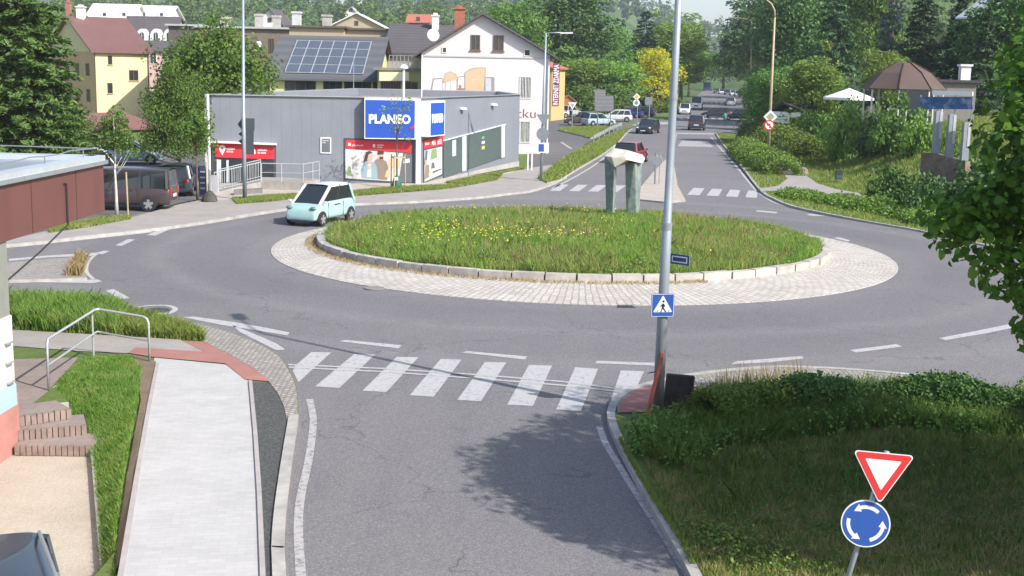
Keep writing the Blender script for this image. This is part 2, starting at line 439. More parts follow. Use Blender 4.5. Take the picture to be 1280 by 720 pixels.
# roads
road_poly = W((-75, 30.5), (-8, 30.5), (-5.9, 28.3), (-5.1, 26), (-4.7, 24), (-3.9, -15), (30, -15), (75, 10), (75, 33), (30, 44), (22, 52), (18.5, 62), (16, 66)) + PG((949, 243), (903, 180), (893, 167), (938, 163), (955, 152), (957, 136), (938, 120), (926, 112.5), (880, 112.5), (838, 147), (828, 150), (790, 160), (766, 183), (744, 201), (690, 232)) + W((-3, 66), (-14, 58), (-22, 50), (-75, 60))
o = sheet('road', road_poly, 0.012, ASPH, step=7)
o = sheet('car_park', PG((664, 209), (690, 207.5), (705, 200), (722, 190), (740, 180), (752, 174.5), (776, 163), (800, 157), (829, 150.5), (839, 145), (770, 130), (690, 128), (676, 140), (655, 180)), 0.008, ASPH2)
o = sheet('parking_lot', PG((40, 292), (100, 281), (160, 271), (225, 254), (262, 247)) + W((-14.9, 62), (-14.6, 90), (-45, 90), (-60, 45)), 0.016, ASPH2, step=8)
# near left block -------------------------------------------------------
K = 0.10; YZ = -0.42
nl_edge = PG((15, 378), (100, 380), (150, 387), (200, 394), (240, 402), (285, 414), (318, 427), (345, 441), (357, 454), (369, 477), (373, 503), (372, 528), (366, 562), (359, 597), (353, 642), (351, 682), (353, 720), z=K)
e0 = nl_edge[-1]; e1 = nl_edge[-2]; dd = (e0 - e1).normalized()
nl_edge_full = smoothpts([(-45, nl_edge[0].y + 1.0)] + nl_edge + [e0 + dd * 8, (-3.6, -15)], 4)
cob_in = PG((152, 392), (228, 412), (255, 427), (285, 442), (320, 462), (336, 477), (347, 491), (355, 508), (360, 531), z=K)
path_poly = PG((193, 447), (281, 455.5), (292, 461), (305, 474), (311, 476), (317, 540), (321, 615), (324, 690), (326, 720), z=K) + PG((380, 1800), (-60, 1800), z=K) + PG((151, 720), (160, 660), (170, 603), (178, 555), (187, 505), z=K)
# base slab of the block with the yard cut out
yard_edge = PG((115, 559), (122, 640), (129, 720), z=-0.36)
ye = (yard_edge[-1] - yard_edge[0]).normalized()
ye_end = yard_edge[-1] + ye * 25
yard_top = PG((19, 515), (86, 508), z=0.0)
hole_px = [(-45, yard_top[0].y), (yard_top[0].x, yard_top[0].y), (yard_top[1].x, yard_top[1].y), (yard_edge[0].x, yard_edge[0].y), (yard_edge[1].x, yard_edge[1].y), (yard_edge[2].x, yard_edge[2].y), (ye_end.x, -14.9), (-45, -14.9)]
block = [(p.x, p.y) for p in nl_edge_full] + [(-45.1, -15)]
PL = PG((197, 456), (187, 505), (178, 555), (170, 603), (160, 660), (151, 720), (137, 1300), z=K)
blk = [(p.x, p.y) for p in nl_edge_full if p.y > -14] + [(-3.6, -15), (PL[-1].x, -15)] + [(p.x, p.y) for p in reversed(PL)] + [(G(120, 447, K).x, G(120, 447, K).y), (G(66, 483, K).x, G(66, 483, K).y), (yard_top[1].x, yard_top[1].y), (yard_top[0].x, yard_top[0].y), (-45, yard_top[0].y)]
def lawn_z(x, y):
    def xa(L):
        for p, q in zip(L, L[1:]):
            if q.y <= y <= p.y: return p.x + (q.x - p.x) * (y - p.y) / (q.y - p.y)
        return L[0].x if y > L[0].y else L[-1].x
    x1 = xa(PL); x0 = xa([yard_top[1]] + list(yard_edge) + [ye_end])
    t = ss(0.1, 1.0, (x1 - x) / max(0.2, x1 - x0))
    return K - 0.49 * t * ss(26.3, 22.6, y) if y > 22.6 else K - 0.49 * t
def ss_r(a, b, x): return ss(0, 1, (x - a) / (b - a))
def lawn_z(x, y, _s=None):
    def xa(L):
        for p, q in zip(L, L[1:]):
            if q.y <= y <= p.y: return p.x + (q.x - p.x) * (y - p.y) / (q.y - p.y)
        return L[0].x if y > L[0].y else L[-1].x
    x1 = xa(PL); x0 = xa([yard_top[1]] + list(yard_edge) + [ye_end])
    t = min(1.0, max(0.0, (x1 - x) / max(0.3, x1 - x0)))
    t = max(0, (t - 0.12) / 0.88)
    return K - 0.012 - 0.46 * t * ss_r(25.0, 22.0, y)
sheet('lawn_slope', [(p.x, p.y) for p in PL] + [(ye_end.x, ye_end.y), (yard_edge[2].x, yard_edge[2].y), (yard_edge[1].x, yard_edge[1].y), (yard_edge[0].x, yard_edge[0].y), (yard_top[1].x, yard_top[1].y), (G(66, 483, K).x, G(66, 483, K).y), (G(120, 447, K).x, G(120, 447, K).y)], 0, SOILGRASS, hfun=lawn_z, step=0.5)
sheet('verge', blk, K - 0.012, SOILGRASS, skirt=0.62, skirt_mat=CONC)
sheet('yard', [(-45, -15), (ye_end.x + 0.1, -15), (ye_end.x, ye_end.y), (yard_edge[2].x, yard_edge[2].y), (yard_edge[1].x, yard_edge[1].y), (yard_edge[0].x, yard_edge[0].y), (yard_top[1].x + 0.1, yard_top[1].y + 0.1), (-45, yard_top[0].y + 0.5)], YZ, YARDM)
sheet('gravel_strip', PG((314, 477), (337, 478), (347, 492), (355, 508), (359, 531), (357, 562), (351, 597), (344, 642), (342, 682), (344, 720), z=K) + PG((352, 1800), (290, 1800), z=K) + PG((331, 720), (326, 615), (318, 500), z=K), K - 0.006, GRAV)
sheet('footpath', path_poly, K, PATHM)
for a in (((197, 455), (187, 505), (170, 603), (151, 720), (0, 1500)), ((313, 477), (319, 540), (324, 615), (328.5, 720), (362, 1500))):
    band('path_edging', PG(*a, z=K), 0.07, K - 0.02, mat('pale_edging', (0.36, 0.33, 0.32), 0.9), 0.05, smooth=False)
sheet('cobbled_margin', [(p.x, p.y) for p in smoothpts(PG((150, 388), (200, 395), (240, 403), (285, 415), (318, 428), (344, 442), (356, 455), (368, 478), (372, 503), (371, 528), z=K), 4)] + [(p.x, p.y) for p in reversed(cob_in)], K + 0.004, COBB)
band('kerb', PG((367, 520), (363, 545), (356, 592), (350, 640), (347.5, 682), (349, 720), (375, 1300), z=K), 0.17, 0.0, STONE, K + 0.03)
sheet('pavement', PG((-260, 405), (15, 412.5), (107, 417.5), (225, 424.5), (255, 440), (170, 434.5), (160, 441.5), (100, 439), (15, 432.5), (-260, 424), z=K), K + 0.004, PAVE)
sheet('tactile_paving', PG((228, 426), (255, 427.5), (285, 442.5), (320, 462.5), (337, 477), (306, 474.5), (281, 454.5), (192, 446.5), (160, 441.5), (170, 434.5), (255, 440), z=K), K + 0.008, REDP)
sheet('paved_landing', PG((-200, 436), (15, 449), (98, 447), (60, 489), (40, 506), (19, 514), (-200, 520), z=K), K + 0.002, BROWNP)
sheet('bare_soil', PG((166, 444), (195, 452), (190, 490), (182, 530), (172, 585), (160, 650), (150, 700), (138, 712), (150, 640), (158, 590), (168, 540), (176, 500), (172, 460), z=K), 0.02, DIRT, hfun=lawn_z, step=0.4)
# edging plates of the grass wedge
band('edging_plates', [(p.x, p.y) for p in yard_edge] + [(ye_end.x, ye_end.y)], 0.06, -0.5, CONC, 0.20, smooth=False)
# ------------------------------------------------------------------ left arm splitter island
sp = PG((11, 328), (100, 320.5), (113, 321), (107, 330), (105.5, 340), (109, 347), (11, 350), z=K)
ext0 = Vector((-60, sp[0].y + 4)); ext1 = Vector((-60, sp[-1].y + 2.2))
sheet('splitter_island', sp + [ext1, ext0], K, COBB, skirt=K, skirt_mat=STONE)
# ------------------------------------------------------------------ far left block: pavement along the ring road
fl_edge = PG((-300, 330), (10, 306), (100, 296), (190, 286), (250, 278), (320, 266.5), (357, 261), (400, 257.5), (447, 254.5), (520, 251.5), (595, 246.5), (632, 242), (664, 238), (688, 230), (707, 221), (736, 206), (757, 191), (772, 180), z=K)
fl_in = PG((660, 208), (640, 213), (525, 230), (262, 248), (225, 255), (160, 273), (52, 290), (10, 300), (-300, 322), z=K)
fle = smoothpts(fl_edge, 4)
sheet('pavement', [(p.x, p.y) for p in fle if True][:int(4 * 13) + 1] + PG((690, 206), (668, 209), z=K) + [(G(700, 198, K).x, G(700, 198, K).y)] * 0 + [(p.x, p.y) for p in fl_in], K, PAVE, skirt=K, skirt_mat=STONE)
band('kerb', fl_edge[:15], 0.15, 0.0, STONE, K + 0.02)
BEIGE = slab_mat('beige_paving', (0.42, 0.37, 0.32), 0.4, 0.4, (0.28, 0.24, 0.2), 0.12)
sheet('forecourt', PG((262, 229), (525, 229), (645, 211), (640, 216), (560, 228), (440, 237), (330, 243.5), (262, 252), z=K), K + 0.004, BEIGE, skirt=K)
GR1 = [PG((60, 287), (132, 273), (160, 271), (164, 274), (110, 284), (62, 291), z=K), PG((290, 249), (340, 245), (372, 243.5), (378, 247), (340, 252), (296, 255), z=K), PG((435, 241), (470, 236.5), (520, 233.5), (588, 231.5), (560, 236), (500, 241), (445, 245), z=K), PG((556, 229), (590, 222), (642, 213), (668, 209), (630, 216), (622, 225), (590, 231), z=K)]
for q in GR1: sheet('grass_strip', q, K + 0.012, SOILGRASS)
# verge between side road and far arm
vg = PG((672, 222), (684, 215), (701, 201.5), (722, 189.5), (740, 179.5), (752, 174.5), (777, 163), (783, 165), (772, 178), (752, 193), (722, 210), (700, 224), (684, 228), z=0.15)
sheet('grass_verge', vg, 0.14, SOILGRASS, skirt=0.16, skirt_mat=STONE)
gi = PG((697, 162), (715, 158.5), (760, 158.5), (766, 162), (750, 171), (738, 172), z=0.12)
sheet('grass_island', gi, 0.12, SOILGRASS, skirt=0.13, skirt_mat=STONE)
sheet('grass_bank', PG((735, 157), (790, 156), (812, 146), (840, 137), (848, 141), (838, 147), (826, 150), (790, 153), z=0.1), 0.1, SOILGRASS, skirt=0.1)
# ------------------------------------------------------------------ far arm splitter
sheet('splitter_island', PG((790, 248), (802, 232), (815, 216.5), (829, 202), (838, 194), (843, 208), (847, 232), (857, 250), (830, 252), z=K), K, BEIGE, skirt=K, skirt_mat=STONE)
# ------------------------------------------------------------------ far right verge
fr_edge = PG((895, 166), (905, 181), (927, 207), (951, 237), (970, 249), (997, 259), (1060, 272), (1110, 281), (1155, 289), (1290, 318), (1500, 350), z=K)
far_r = smoothpts(fr_edge, 4)
sheet('grass_verge', [(p.x, p.y) for p in far_r] + PG((1600, 300), z=K) + [(p.x, p.y) for p in reversed(TOE)] + PG((955, 172), (930, 168), z=K), K, SOILGRASS, skirt=K, skirt_mat=STONE, step=3)
band('kerb', fr_edge, 0.16, 0.0, STONE, K + 0.02)
sheet('footpath', PG((951, 240), (975, 239.5), (1000, 243), (1040, 244.5), (1078, 247), (1074, 242), (1045, 237), (1022, 230), (1005, 218), (992, 208), (962, 196), (930, 184), (912, 181), (930, 190), (958, 202), (976, 213), (984, 224), (972, 233), (949, 236), z=K), K + 0.03, PAVE)
sheet('footpath', PG((1130, 262), (1165, 268), (1260, 285), (1400, 300), (1400, 306), (1230, 289), (1150, 271), z=K), K + 0.03, PAVE)
# ------------------------------------------------------------------ near right bank block
nr = PG((870, 720), (857, 695), (838, 664), (815, 625), (790, 580), (776, 553), (766, 530), (764, 515), (770, 500), (785, 489), (810, 480), (850, 471), (900, 464), (960, 459), (1010, 459.5), (1075, 463), (1150, 470), (1230, 480), (1330, 493), z=K)
nre = smoothpts([G(960, 900, K)] + nr + [Vector((30, 26))], 4)
def bank_z(x, y):
    a = 9
    p = Vector((x, y)); 
    for q in nre[::3]: a = min(a, (p - q).length)
    return 0.35 * ss(2.6, 6.5, a)
sheet('grass_bank', [(p.x, p.y) for p in nre] + [(60, 24), (60, -15), (5, -15), (4.4, 6)], K, SOILGRASS, skirt=0.12, skirt_mat=STONE, step=1.2, hfun=bank_z)
band('kerb', nre, 0.15, 0.0, STONE, K + 0.02, smooth=False)
sheet('cobbled_margin', PG((866, 471), (900, 465.5), (960, 460.5), (1010, 461), (1075, 464.5), (1150, 471.5), (1280, 489), (1280, 498), (1150, 482), (1075, 476), (960, 474), (900, 478), (868, 481), z=K), K + 0.012, COBB, hfun=lambda x, y: 0.0)
sheet('pavement', PG((822, 479), (866, 471), (868, 481), (900, 478), (960, 474), (1075, 476), (1150, 482), (1280, 498), (1280, 520), (1100, 492), (980, 488), (880, 497), (845, 510), (800, 516), (772, 517), (771, 503), (787, 490), z=K), K + 0.016, slab_mat('reddish_pavers', (0.30, 0.235, 0.22), 0.2, 0.1, (0.18, 0.14, 0.13)), hfun=lambda x, y: 0.0)
sheet('tactile_paving', PG((774, 517), (775, 505), (789, 493), (812, 484), (818, 482), (812, 516), z=K), K + 0.022, REDP, hfun=lambda x, y: 0.0)
# ------------------------------------------------------------------ roundabout
RC = Vector((2.45, 45.5)); IC = Vector((2.15, 46.3)); IRX, IRY = 9.25, 8.5
m, t, b = newmat('apron_setts'); tc = N(t, 'ShaderNodeTexCoord'); sx = N(t, 'ShaderNodeSeparateXYZ'); t.links.new(tc.outputs['Object'], sx.inputs[0])
at2 = N(t, 'ShaderNodeMath', operation='ARCTAN2'); t.links.new(sx.outputs[1], at2.inputs[0]); t.links.new(sx.outputs[0], at2.inputs[1])
le = N(t, 'ShaderNodeVectorMath', operation='LENGTH'); t.links.new(tc.outputs['Object'], le.inputs[0])
ml = N(t, 'ShaderNodeMath', operation='MULTIPLY'); ml.inputs[1].default_value = 10.0; t.links.new(at2.outputs[0], ml.inputs[0])
cb = N(t, 'ShaderNodeCombineXYZ'); t.links.new(le.outputs['Value'], cb.inputs[0]); t.links.new(ml.outputs[0], cb.inputs[1])
nn = N(t, 'ShaderNodeTexNoise'); nn.inputs['Scale'].default_value = 2.0; t.links.new(tc.outputs['Object'], nn.inputs['Vector'])
sc_ = N(t, 'ShaderNodeVectorMath', operation='SCALE'); sc_.inputs['Scale'].default_value = 0.12; t.links.new(nn.outputs['Color'], sc_.inputs[0])
ad = N(t, 'ShaderNodeVectorMath', operation='ADD'); t.links.new(cb.outputs[0], ad.inputs[0]); t.links.new(sc_.outputs[0], ad.inputs[1])
br = N(t, 'ShaderNodeTexBrick'); t.links.new(ad.outputs[0], br.inputs['Vector']); br.inputs['Scale'].default_value = 1
br.inputs['Brick Width'].default_value = 0.30; br.inputs['Row Height'].default_value = 0.20; br.inputs['Mortar Size'].default_value = 0.022
br.inputs['Color1'].default_value = (0.37, 0.35, 0.32, 1); br.inputs['Color2'].default_value = (0.53, 0.50, 0.46, 1); br.inputs['Mortar'].default_value = (0.20, 0.165, 0.13, 1)
nz = noise(t, 0.7, 6, 0.75)
cc = mixc(t, 0.35, br.outputs[0], ramp(t, nz, [(0.3, (0.34, 0.30, 0.255)), (0.7, (0.66, 0.62, 0.57))]))
t.links.new(cc, b.inputs['Base Color']); b.inputs['Roughness'].default_value = 0.85; bump(t, b, br.outputs['Fac'], -0.5, 0.02)
APR = m
mb = MB(); n = 128
for i in range(n):
    a0, a1 = 2 * PI * i / n, 2 * PI * (i + 1) / n
    ii = [(IC.x - RC.x + (IRX - 0.4) * math.cos(a), IC.y - RC.y + (IRY - 0.4) * math.sin(a)) for a in (a0, a1)]
    oo = [(10.97 * math.cos(a), 10.97 * math.sin(a)) for a in (a0, a1)]
    mb.quad((*oo[0], 0.03), (*oo[1], 0.03), (*ii[1], 0.11), (*ii[0], 0.11)); mb.quad((*oo[0], 0), (*oo[1], 0), (*oo[1], 0.03), (*oo[0], 0.03))
o = mb.build('cobbled_apron', APR); o.location = (RC.x, RC.y, 0); o['kind'] = 'structure'
# ring of long granite kerb stones
mb = MB(); a = 0; random.seed(8)
while a < 2 * PI - 0.05:
    da = random.choice([0.105, 0.11, 0.115]); g_ = 0.003; k_ = 3
    for j in range(k_):
        b0 = a + g_ + (da - 2 * g_) * j / k_; b1 = a + g_ + (da - 2 * g_) * (j + 1) / k_
        hz = 0.33 + 0.012 * math.sin(a * 37); dr = 0.01 * math.sin(a * 23)
        q = []
        for r in (0.0, -0.28):
            for bb in (b0, b1): q.append(((IRX + r + dr) * math.cos(bb), (IRY + r + dr) * math.sin(bb)))
        (p0, p1, p2, p3) = q
        mb.quad((*p0, 0.05), (*p1, 0.05), (*p1, hz), (*p0, hz)); mb.quad((*p0, hz), (*p1, hz), (*p3, hz), (*p2, hz)); mb.quad((*p3, 0.05), (*p2, 0.05), (*p2, hz), (*p3, hz))
        if j == 0: mb.quad((*p2, 0.05), (*p0, 0.05), (*p0, hz), (*p2, hz))
        if j == k_ - 1: mb.quad((*p1, 0.05), (*p3, 0.05), (*p3, hz), (*p1, hz))
    a += da
def perisl(name, c1, c2, rough=0.85):
    m, t, b = newmat(name); g = N(t, 'ShaderNodeNewGeometry'); n = noise(t, 3.5, 5, 0.7)
    c = mixc(t, 0.45, ramp(t, g.outputs['Random Per Island'], [(0, c1), (1, c2)]), ramp(t, n, [(0.3, tuple(x * 0.6 for x in c1)), (0.7, c2)]))
    t.links.new(c, b.inputs['Base Color']); b.inputs['Roughness'].default_value = rough; bump(t, b, n, 0.3); return m
o = mb.build('island_kerb', mat('island_granite', (0.40, 0.37, 0.34), 0.85, var=0.35, sc=1.6, bmp=0.4)); o.location = (IC.x, IC.y, 0); o['kind'] = 'structure'
def mound_z(x, y):
    r = math.hypot((x - IC.x) / (IRX - 0.25), (y - IC.y) / (IRY - 0.25))
    return 0.27 + 0.45 * (1 - min(1, r) ** 2)
mb = MB(); rn = 10; n = 64; vs_ = [(0, 0, 0.72)]
for k in range(1, rn + 1):
    for i in range(n):
        x = (IRX - 0.25) * k / rn * math.cos(2 * PI * i / n); y = (IRY - 0.25) * k / rn * math.sin(2 * PI * i / n); vs_.append((x, y, mound_z(IC.x + x, IC.y + y)))
fs_ = [(0, 1 + i, 1 + (i + 1) % n) for i in range(n)]
for k in range(rn - 1):
    for i in range(n): fs_.append((1 + k * n + i, 1 + (k + 1) * n + i, 1 + (k + 1) * n + (i + 1) % n, 1 + k * n + (i + 1) % n))
mb.add(vs_, fs_); o = mb.build('island_mound', SOILGRASS, smooth=True); o.location = (IC.x, IC.y, 0); o['kind'] = 'structure'
# dry litter along the kerb joint
# ------------------------------------------------------------------ markings
def mark(pts, m=None, z=0.018, name='road_marking'):
    mb = MB(); v = [G(x, y, 0.0) for x, y in pts]
    a = sum((v[i].x * v[(i + 1) % len(v)].y - v[(i + 1) % len(v)].x * v[i].y) for i in range(len(v)))
    if a < 0: v = v[::-1]
    mb.add([(p.x, p.y, z) for p in v], [tuple(range(len(v)))])
    o = mb.build(name, m or WHITE); o['kind'] = 'structure'; return o
bl = [(338, 479.5), (394, 484), (453, 489.5), (512, 495), (571.5, 501), (634, 507), (695, 513), (757, 519.5)]
tl = [(390, 441), (442.5, 443.7), (496, 447), (551, 449.5), (606, 453.5), (661, 457), (719, 460), (776, 464)]
trr = [(413, 441.5), (469, 444), (523, 447.5), (577, 450.5), (633, 454), (690, 458), (747.5, 462), (805, 465)]
brr = [(371.5, 478.7), (424, 486), (483, 491), (542, 497), (601, 502.5), (666, 508.5), (726, 515), (786, 518)]
for i in range(8):
    q = [tl[i], trr[i], brr[i], bl[i]]
    if i == 0: q = [(389, 441), (414, 441.5), (373, 478.7), (366, 465), (368, 459)]
    if i == 7: q = [(776, 464), (805, 465), (795, 487), (788, 494), (772, 500), (762, 517), (757, 519)]
    mark(q)
mark([(360, 456), (480, 461), (600, 469), (700, 477), (806, 490.5), (806, 492), (700, 478.7), (600, 470.7), (480, 462.6), (360, 457.7)], z=0.022)
mark([(361, 459.3), (480, 465), (600, 473.7), (700, 481.7), (802, 493), (801, 494.8), (700, 483.4), (600, 475.3), (480, 466.6), (361, 461)], z=0.022)
for q in ([(424, 427.5), (431, 425.8), (502, 432.4), (498, 436.3)], [(577, 441.5), (584, 439.8), (659, 446.5), (656, 450.4)], [(744, 455), (746, 452), (818, 454.5), (818, 458)],
          [(914, 456), (920, 452.5), (1002, 446), (1005, 449), (960, 454)], [(1062, 438.5), (1120, 431), (1128, 434), (1070, 441.5)], [(1174, 423.5), (1230, 412.5), (1290, 400), (1292, 405), (1235, 417), (1182, 426)],
          [(229, 397.5), (242, 396.5), (290, 403), (330, 410), (362, 416.5), (359, 420), (315, 413), (280, 407.5)],
          [(290, 407), (320, 419), (345, 430), (357, 438), (345, 438.5), (325, 428.5), (300, 416)],
          [(132, 364), (142, 362), (162, 373), (150, 375.5)], [(11, 324.2), (60, 320), (118, 316.5), (123, 318.3), (120, 320), (60, 322.5), (11, 327)], [(118, 317), (130, 314), (137, 314.5), (128, 318.5)],
          [(11, 351), (115, 350.3), (122, 350), (128, 352.5), (116, 354.5), (11, 353)], [(144, 307.3), (160, 299.5), (169, 300), (152, 308)], [(183, 294.5), (200, 287.5), (212, 287.5), (194, 295)],
          [(10, 307.5), (100, 297.5), (188, 288.5), (190, 291), (100, 301), (10, 310)],
          ):
    mark(q)
# curved nose line of the left splitter
band('road_marking', PG((119, 319), (111, 327), (108, 335), (109, 342), (117, 350)), 0.12, 0.021, WHITE)
# white ring painted round the manhole at the verge
o = band('road_marking', PG((172, 385), (185, 383), (205, 382.5), (217, 385), (218, 389), (208, 393), (190, 392.5)), 0.14, 0.02, WHITE)
# near arm edge lines
o = band('road_marking', PG((387, 500), (391, 520), (391, 537), (386, 575), (376, 622), (373, 660), (376, 720), (395, 1000)), 0.13, 0.017, WORNW)
o = band('road_marking', PG((749, 534), (757, 555), (776, 587), (800, 625), (830, 671), (858, 716), (980, 900)), 0.12, 0.017, WORNW)
# far crossings
for i in range(4):
    x = 858.7 + 24.3 * i; y = 243.7 + 1.1 * i; dx = 6 + 0 * i
    mark([(x, y), (x + 15.5 - 0.4 * i, y + 0.7), (x + 22 - 2.0 * i, y - 7.8), (x + 8.5 - 1.6 * i, y - 8.6)])
for i in range(4):
    x = 687 + 23.8 * i; y = 238.8 + 0.4 * i
    mark([(x, y), (x + 13, y + 0.3), (x + 24, y - 7.7), (x + 11.5, y - 8)])
for q in ([(944, 264.6), (947, 263.2), (972, 265.5), (970, 267.2)], [(1008, 269), (1012, 267.7), (1047, 272), (1044, 274)], [(1093, 294.5), (1100, 292), (1135, 295), (1130, 298)], [(1042, 298), (1048, 297), (1063, 301), (1060, 302.5)],
          [(847, 183), (852, 176), (885, 176.5), (892, 184)], [(833, 227), (838, 222), (842, 216)]):
    mark(q, WORNW if q[0][0] in (847,) else WHITE)
band('road_marking', PG((889, 172), (905, 191), (920, 208), (938, 230), (947, 240), (965, 252), (990, 260), (1040, 270), (1110, 283), (1155, 291), (1290, 322)), 0.14, 0.018, WHITE)
band('road_marking', PG((690, 236), (712, 225), (738, 210), (757, 196), (770, 182), (782, 168), (790, 161)), 0.14, 0.018, WHITE)
band('road_marking', PG((832, 218), (838, 198), (842, 185), (845, 170), (846, 165)), 0.13, 0.018, WORNW)
for i in range(9):
    x = 849 + 9.9 * i; mark([(x, 149.3), (x + 5.2, 149.4), (x + 4.6, 147.3), (x - 0.2, 147.2)])
for i in range(6):
    x = 881.5 + 6.25 * i; mark([(x, 129.1), (x + 3.4, 129.1), (x + 2.8, 127.6), (x - 0.2, 127.6)])
mark([(847, 166), (893, 166.6), (893, 168.4), (847, 167.8)], WORNW)
mark([(760, 158), (835, 155.5), (835, 152.5), (795, 153)], WORNW); mark([(712, 186), (700, 178), (703, 177.6), (716, 186.5)], WORNW)
# drain grate in the ring road
t_ = MB(); c = G(782, 383.5)
for k in range(8): t_.box(c.x - 0.22 + k * 0.056, c.x - 0.19 + k * 0.056, c.y - 0.2, c.y + 0.2, 0.012, 0.03)
t_.box(c.x - 0.26, c.x + 0.26, c.y - 0.24, c.y - 0.2, 0.012, 0.034).box(c.x - 0.26, c.x + 0.26, c.y + 0.2, c.y + 0.24, 0.012, 0.034)
tag(t_.build('drain_grate', mat('cast_iron', (0.06, 0.055, 0.05), 0.6), origin='base'), 'slotted iron drain grate in the asphalt below the cobbled ring', 'drain grate')
t_ = MB(); c = G(197, 388.5); t_.lathe([(0.32, 0.013), (0.32, 0.026), (0.29, 0.028)], (c.x, c.y, 0), 24)
tag(t_.build('manhole_cover', mat('cast_iron', (0.06, 0.055, 0.05)), origin='base'), 'round manhole cover inside a painted white ring', 'manhole cover')
t_ = MB(); c = G(468, 361.5); t_.lathe([(0.30, 0.02), (0.30, 0.045), (0.28, 0.047)], (c.x, c.y, 0), 24)
tag(t_.build('manhole_cover', mat('worn_iron', (0.22, 0.2, 0.18)), origin='base'), 'pale manhole cover at the edge of the cobbled ring', 'manhole cover')
# ================================================================== VEGETATION
RNG = np.random.default_rng(11)
def unit(n, rng):
    v = rng.normal(size=(n, 3)); return v / np.linalg.norm(v, axis=1, keepdims=True)
def leaf_quads(C, Nn, size, rng, aspect=0.62, fold=0.0):
    """rhombus leaves at centres C facing Nn"""
    n = len(C); t = unit(n, rng); a = np.cross(Nn, t); a /= np.linalg.norm(a, axis=1, keepdims=True) + 1e-9
    b = np.cross(Nn, a); s = size * rng.uniform(0.65, 1.35, (n, 1))
    V = np.stack([C - a * s / 2, C - b * s * aspect / 2 + a * s * 0.05, C + a * s / 2 - Nn * s * fold, C + b * s * aspect / 2 + a * s * 0.05], 1).reshape(-1, 3)
    return V, np.arange(4 * n, dtype=np.int32).reshape(n, 4)
def leaf_hex(C, Nn, size, rng):
    n = len(C); t = unit(n, rng); a = np.cross(Nn, t); a /= np.linalg.norm(a, axis=1, keepdims=True) + 1e-9
    b = np.cross(Nn, a); s = size * rng.uniform(0.45, 1.4, (n, 1)); d = Nn * s * 0.14
    P = [C - a * s * .5, C - a * s * .22 - b * s * .3 + d, C + a * s * .12 - b * s * .3 + d, C + a * s * .5 - d, C + a * s * .12 + b * s * .3 + d, C - a * s * .22 + b * s * .3 + d]
    return np.stack(P, 1).reshape(-1, 3), np.arange(6 * n, dtype=np.int32).reshape(n, 6)
def clumps_leaves(cc, cr, per, rng, up=0.25, flat=0.8):
    k = len(cc); d = unit(k * per, rng); rad = rng.uniform(0.55, 1.05, (k * per, 1)) ** 0.6
    C = np.repeat(cc, per, 0) + d * rad * np.repeat(cr[:, None], per, 0) * np.array([1, 1, flat])
    Nn = d * 0.6 + unit(k * per, rng) * 0.7 + np.array([0, 0, up]); Nn /= np.linalg.norm(Nn, axis=1, keepdims=True)
    return C, Nn
def crown_clumps(rx, ry, rz, cz, n, rng, cr=0.27, rough=0.18):
    d = unit(n, rng); d[:, 2] = np.where(d[:, 2] < -0.55, -d[:, 2], d[:, 2])
    rad = rng.uniform(0.35, 0.95, (n, 1)) ** 0.55 * (1 + rng.normal(size=(n, 1)) * rough)
    c = d * rad * np.array([rx, ry, rz]) + np.array([0, 0, cz])
    return c, cr * min(rx, rz) * rng.uniform(0.7, 1.35, n)
BARK = mat('bark', (0.13, 0.10, 0.075), 0.95, var=0.35, sc=6, bmp=0.5)
BIRCH = mat('pale_bark', (0.5, 0.48, 0.44), 0.9, var=0.3, sc=9, bmp=0.3)
L_MID = leaf_mat('leaves_mid_green', (0.069, 0.145, 0.026), (0.123, 0.232, 0.041), (0.200, 0.319, 0.065))
L_LIGHT = leaf_mat('leaves_light_green', (0.138, 0.232, 0.036), (0.200, 0.334, 0.058), (0.292, 0.420, 0.087))
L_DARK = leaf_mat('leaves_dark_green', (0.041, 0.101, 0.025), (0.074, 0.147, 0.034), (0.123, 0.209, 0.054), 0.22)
L_CON = leaf_mat('needles_dark_green', (0.030, 0.070, 0.028), (0.053, 0.112, 0.037), (0.090, 0.155, 0.050), 0.12)
L_BLUE = leaf_mat('needles_blue_green', (0.066, 0.116, 0.101), (0.107, 0.163, 0.139), (0.164, 0.232, 0.202), 0.12)
L_YEL = leaf_mat('leaves_yellow', (0.46, 0.46, 0.02), (0.62, 0.58, 0.03), (0.42, 0.50, 0.05), 0.4)
L_SPRUCE = leaf_mat('needles_spruce', (0.036, 0.085, 0.022), (0.082, 0.155, 0.034), (0.164, 0.248, 0.054), 0.15)
L_HEDGE = leaf_mat('leaves_hedge', (0.108, 0.189, 0.029), (0.169, 0.275, 0.043), (0.246, 0.348, 0.072), 0.3)
L_LIME = leaf_mat('leaves_lime_tree', (0.054, 0.123, 0.017), (0.108, 0.217, 0.029), (0.215, 0.362, 0.043), 0.4)
def trunk_mesh(h, r, clumps, rng, m, nb=14, n=8):
    mb = MB(); pts = []; rs = []
    for i in range(7):
        t = i / 6; pts.append((math.sin(i * 1.7) * r * 0.5 * t, math.cos(i * 1.3) * r * 0.5 * t, h * t)); rs.append(r * (1.25 if i == 0 else (1 - 0.75 * t)))
    mb.tube(pts, rs, n)
    idx = rng.choice(len(clumps), min(nb, len(clumps)), replace=False)
    for i in idx:
        c = clumps[i]; zb = max(h * 0.25, min(h * 0.92, c[2] * 0.62)); k = int(zb / h * 6)
        s = Vector(pts[k]).lerp(Vector(pts[min(6, k + 1)]), zb / h * 6 - k)
        e = Vector(c); md = s.lerp(e, 0.5) + Vector((0, 0, -0.06 * (e - s).length))
        mb.tube([s, md, e], [r * 0.42 * (1 - 0.6 * zb / h), r * 0.25 * (1 - 0.5 * zb / h), r * 0.06], 6)
    return mb.build('trunk', m, smooth=True)
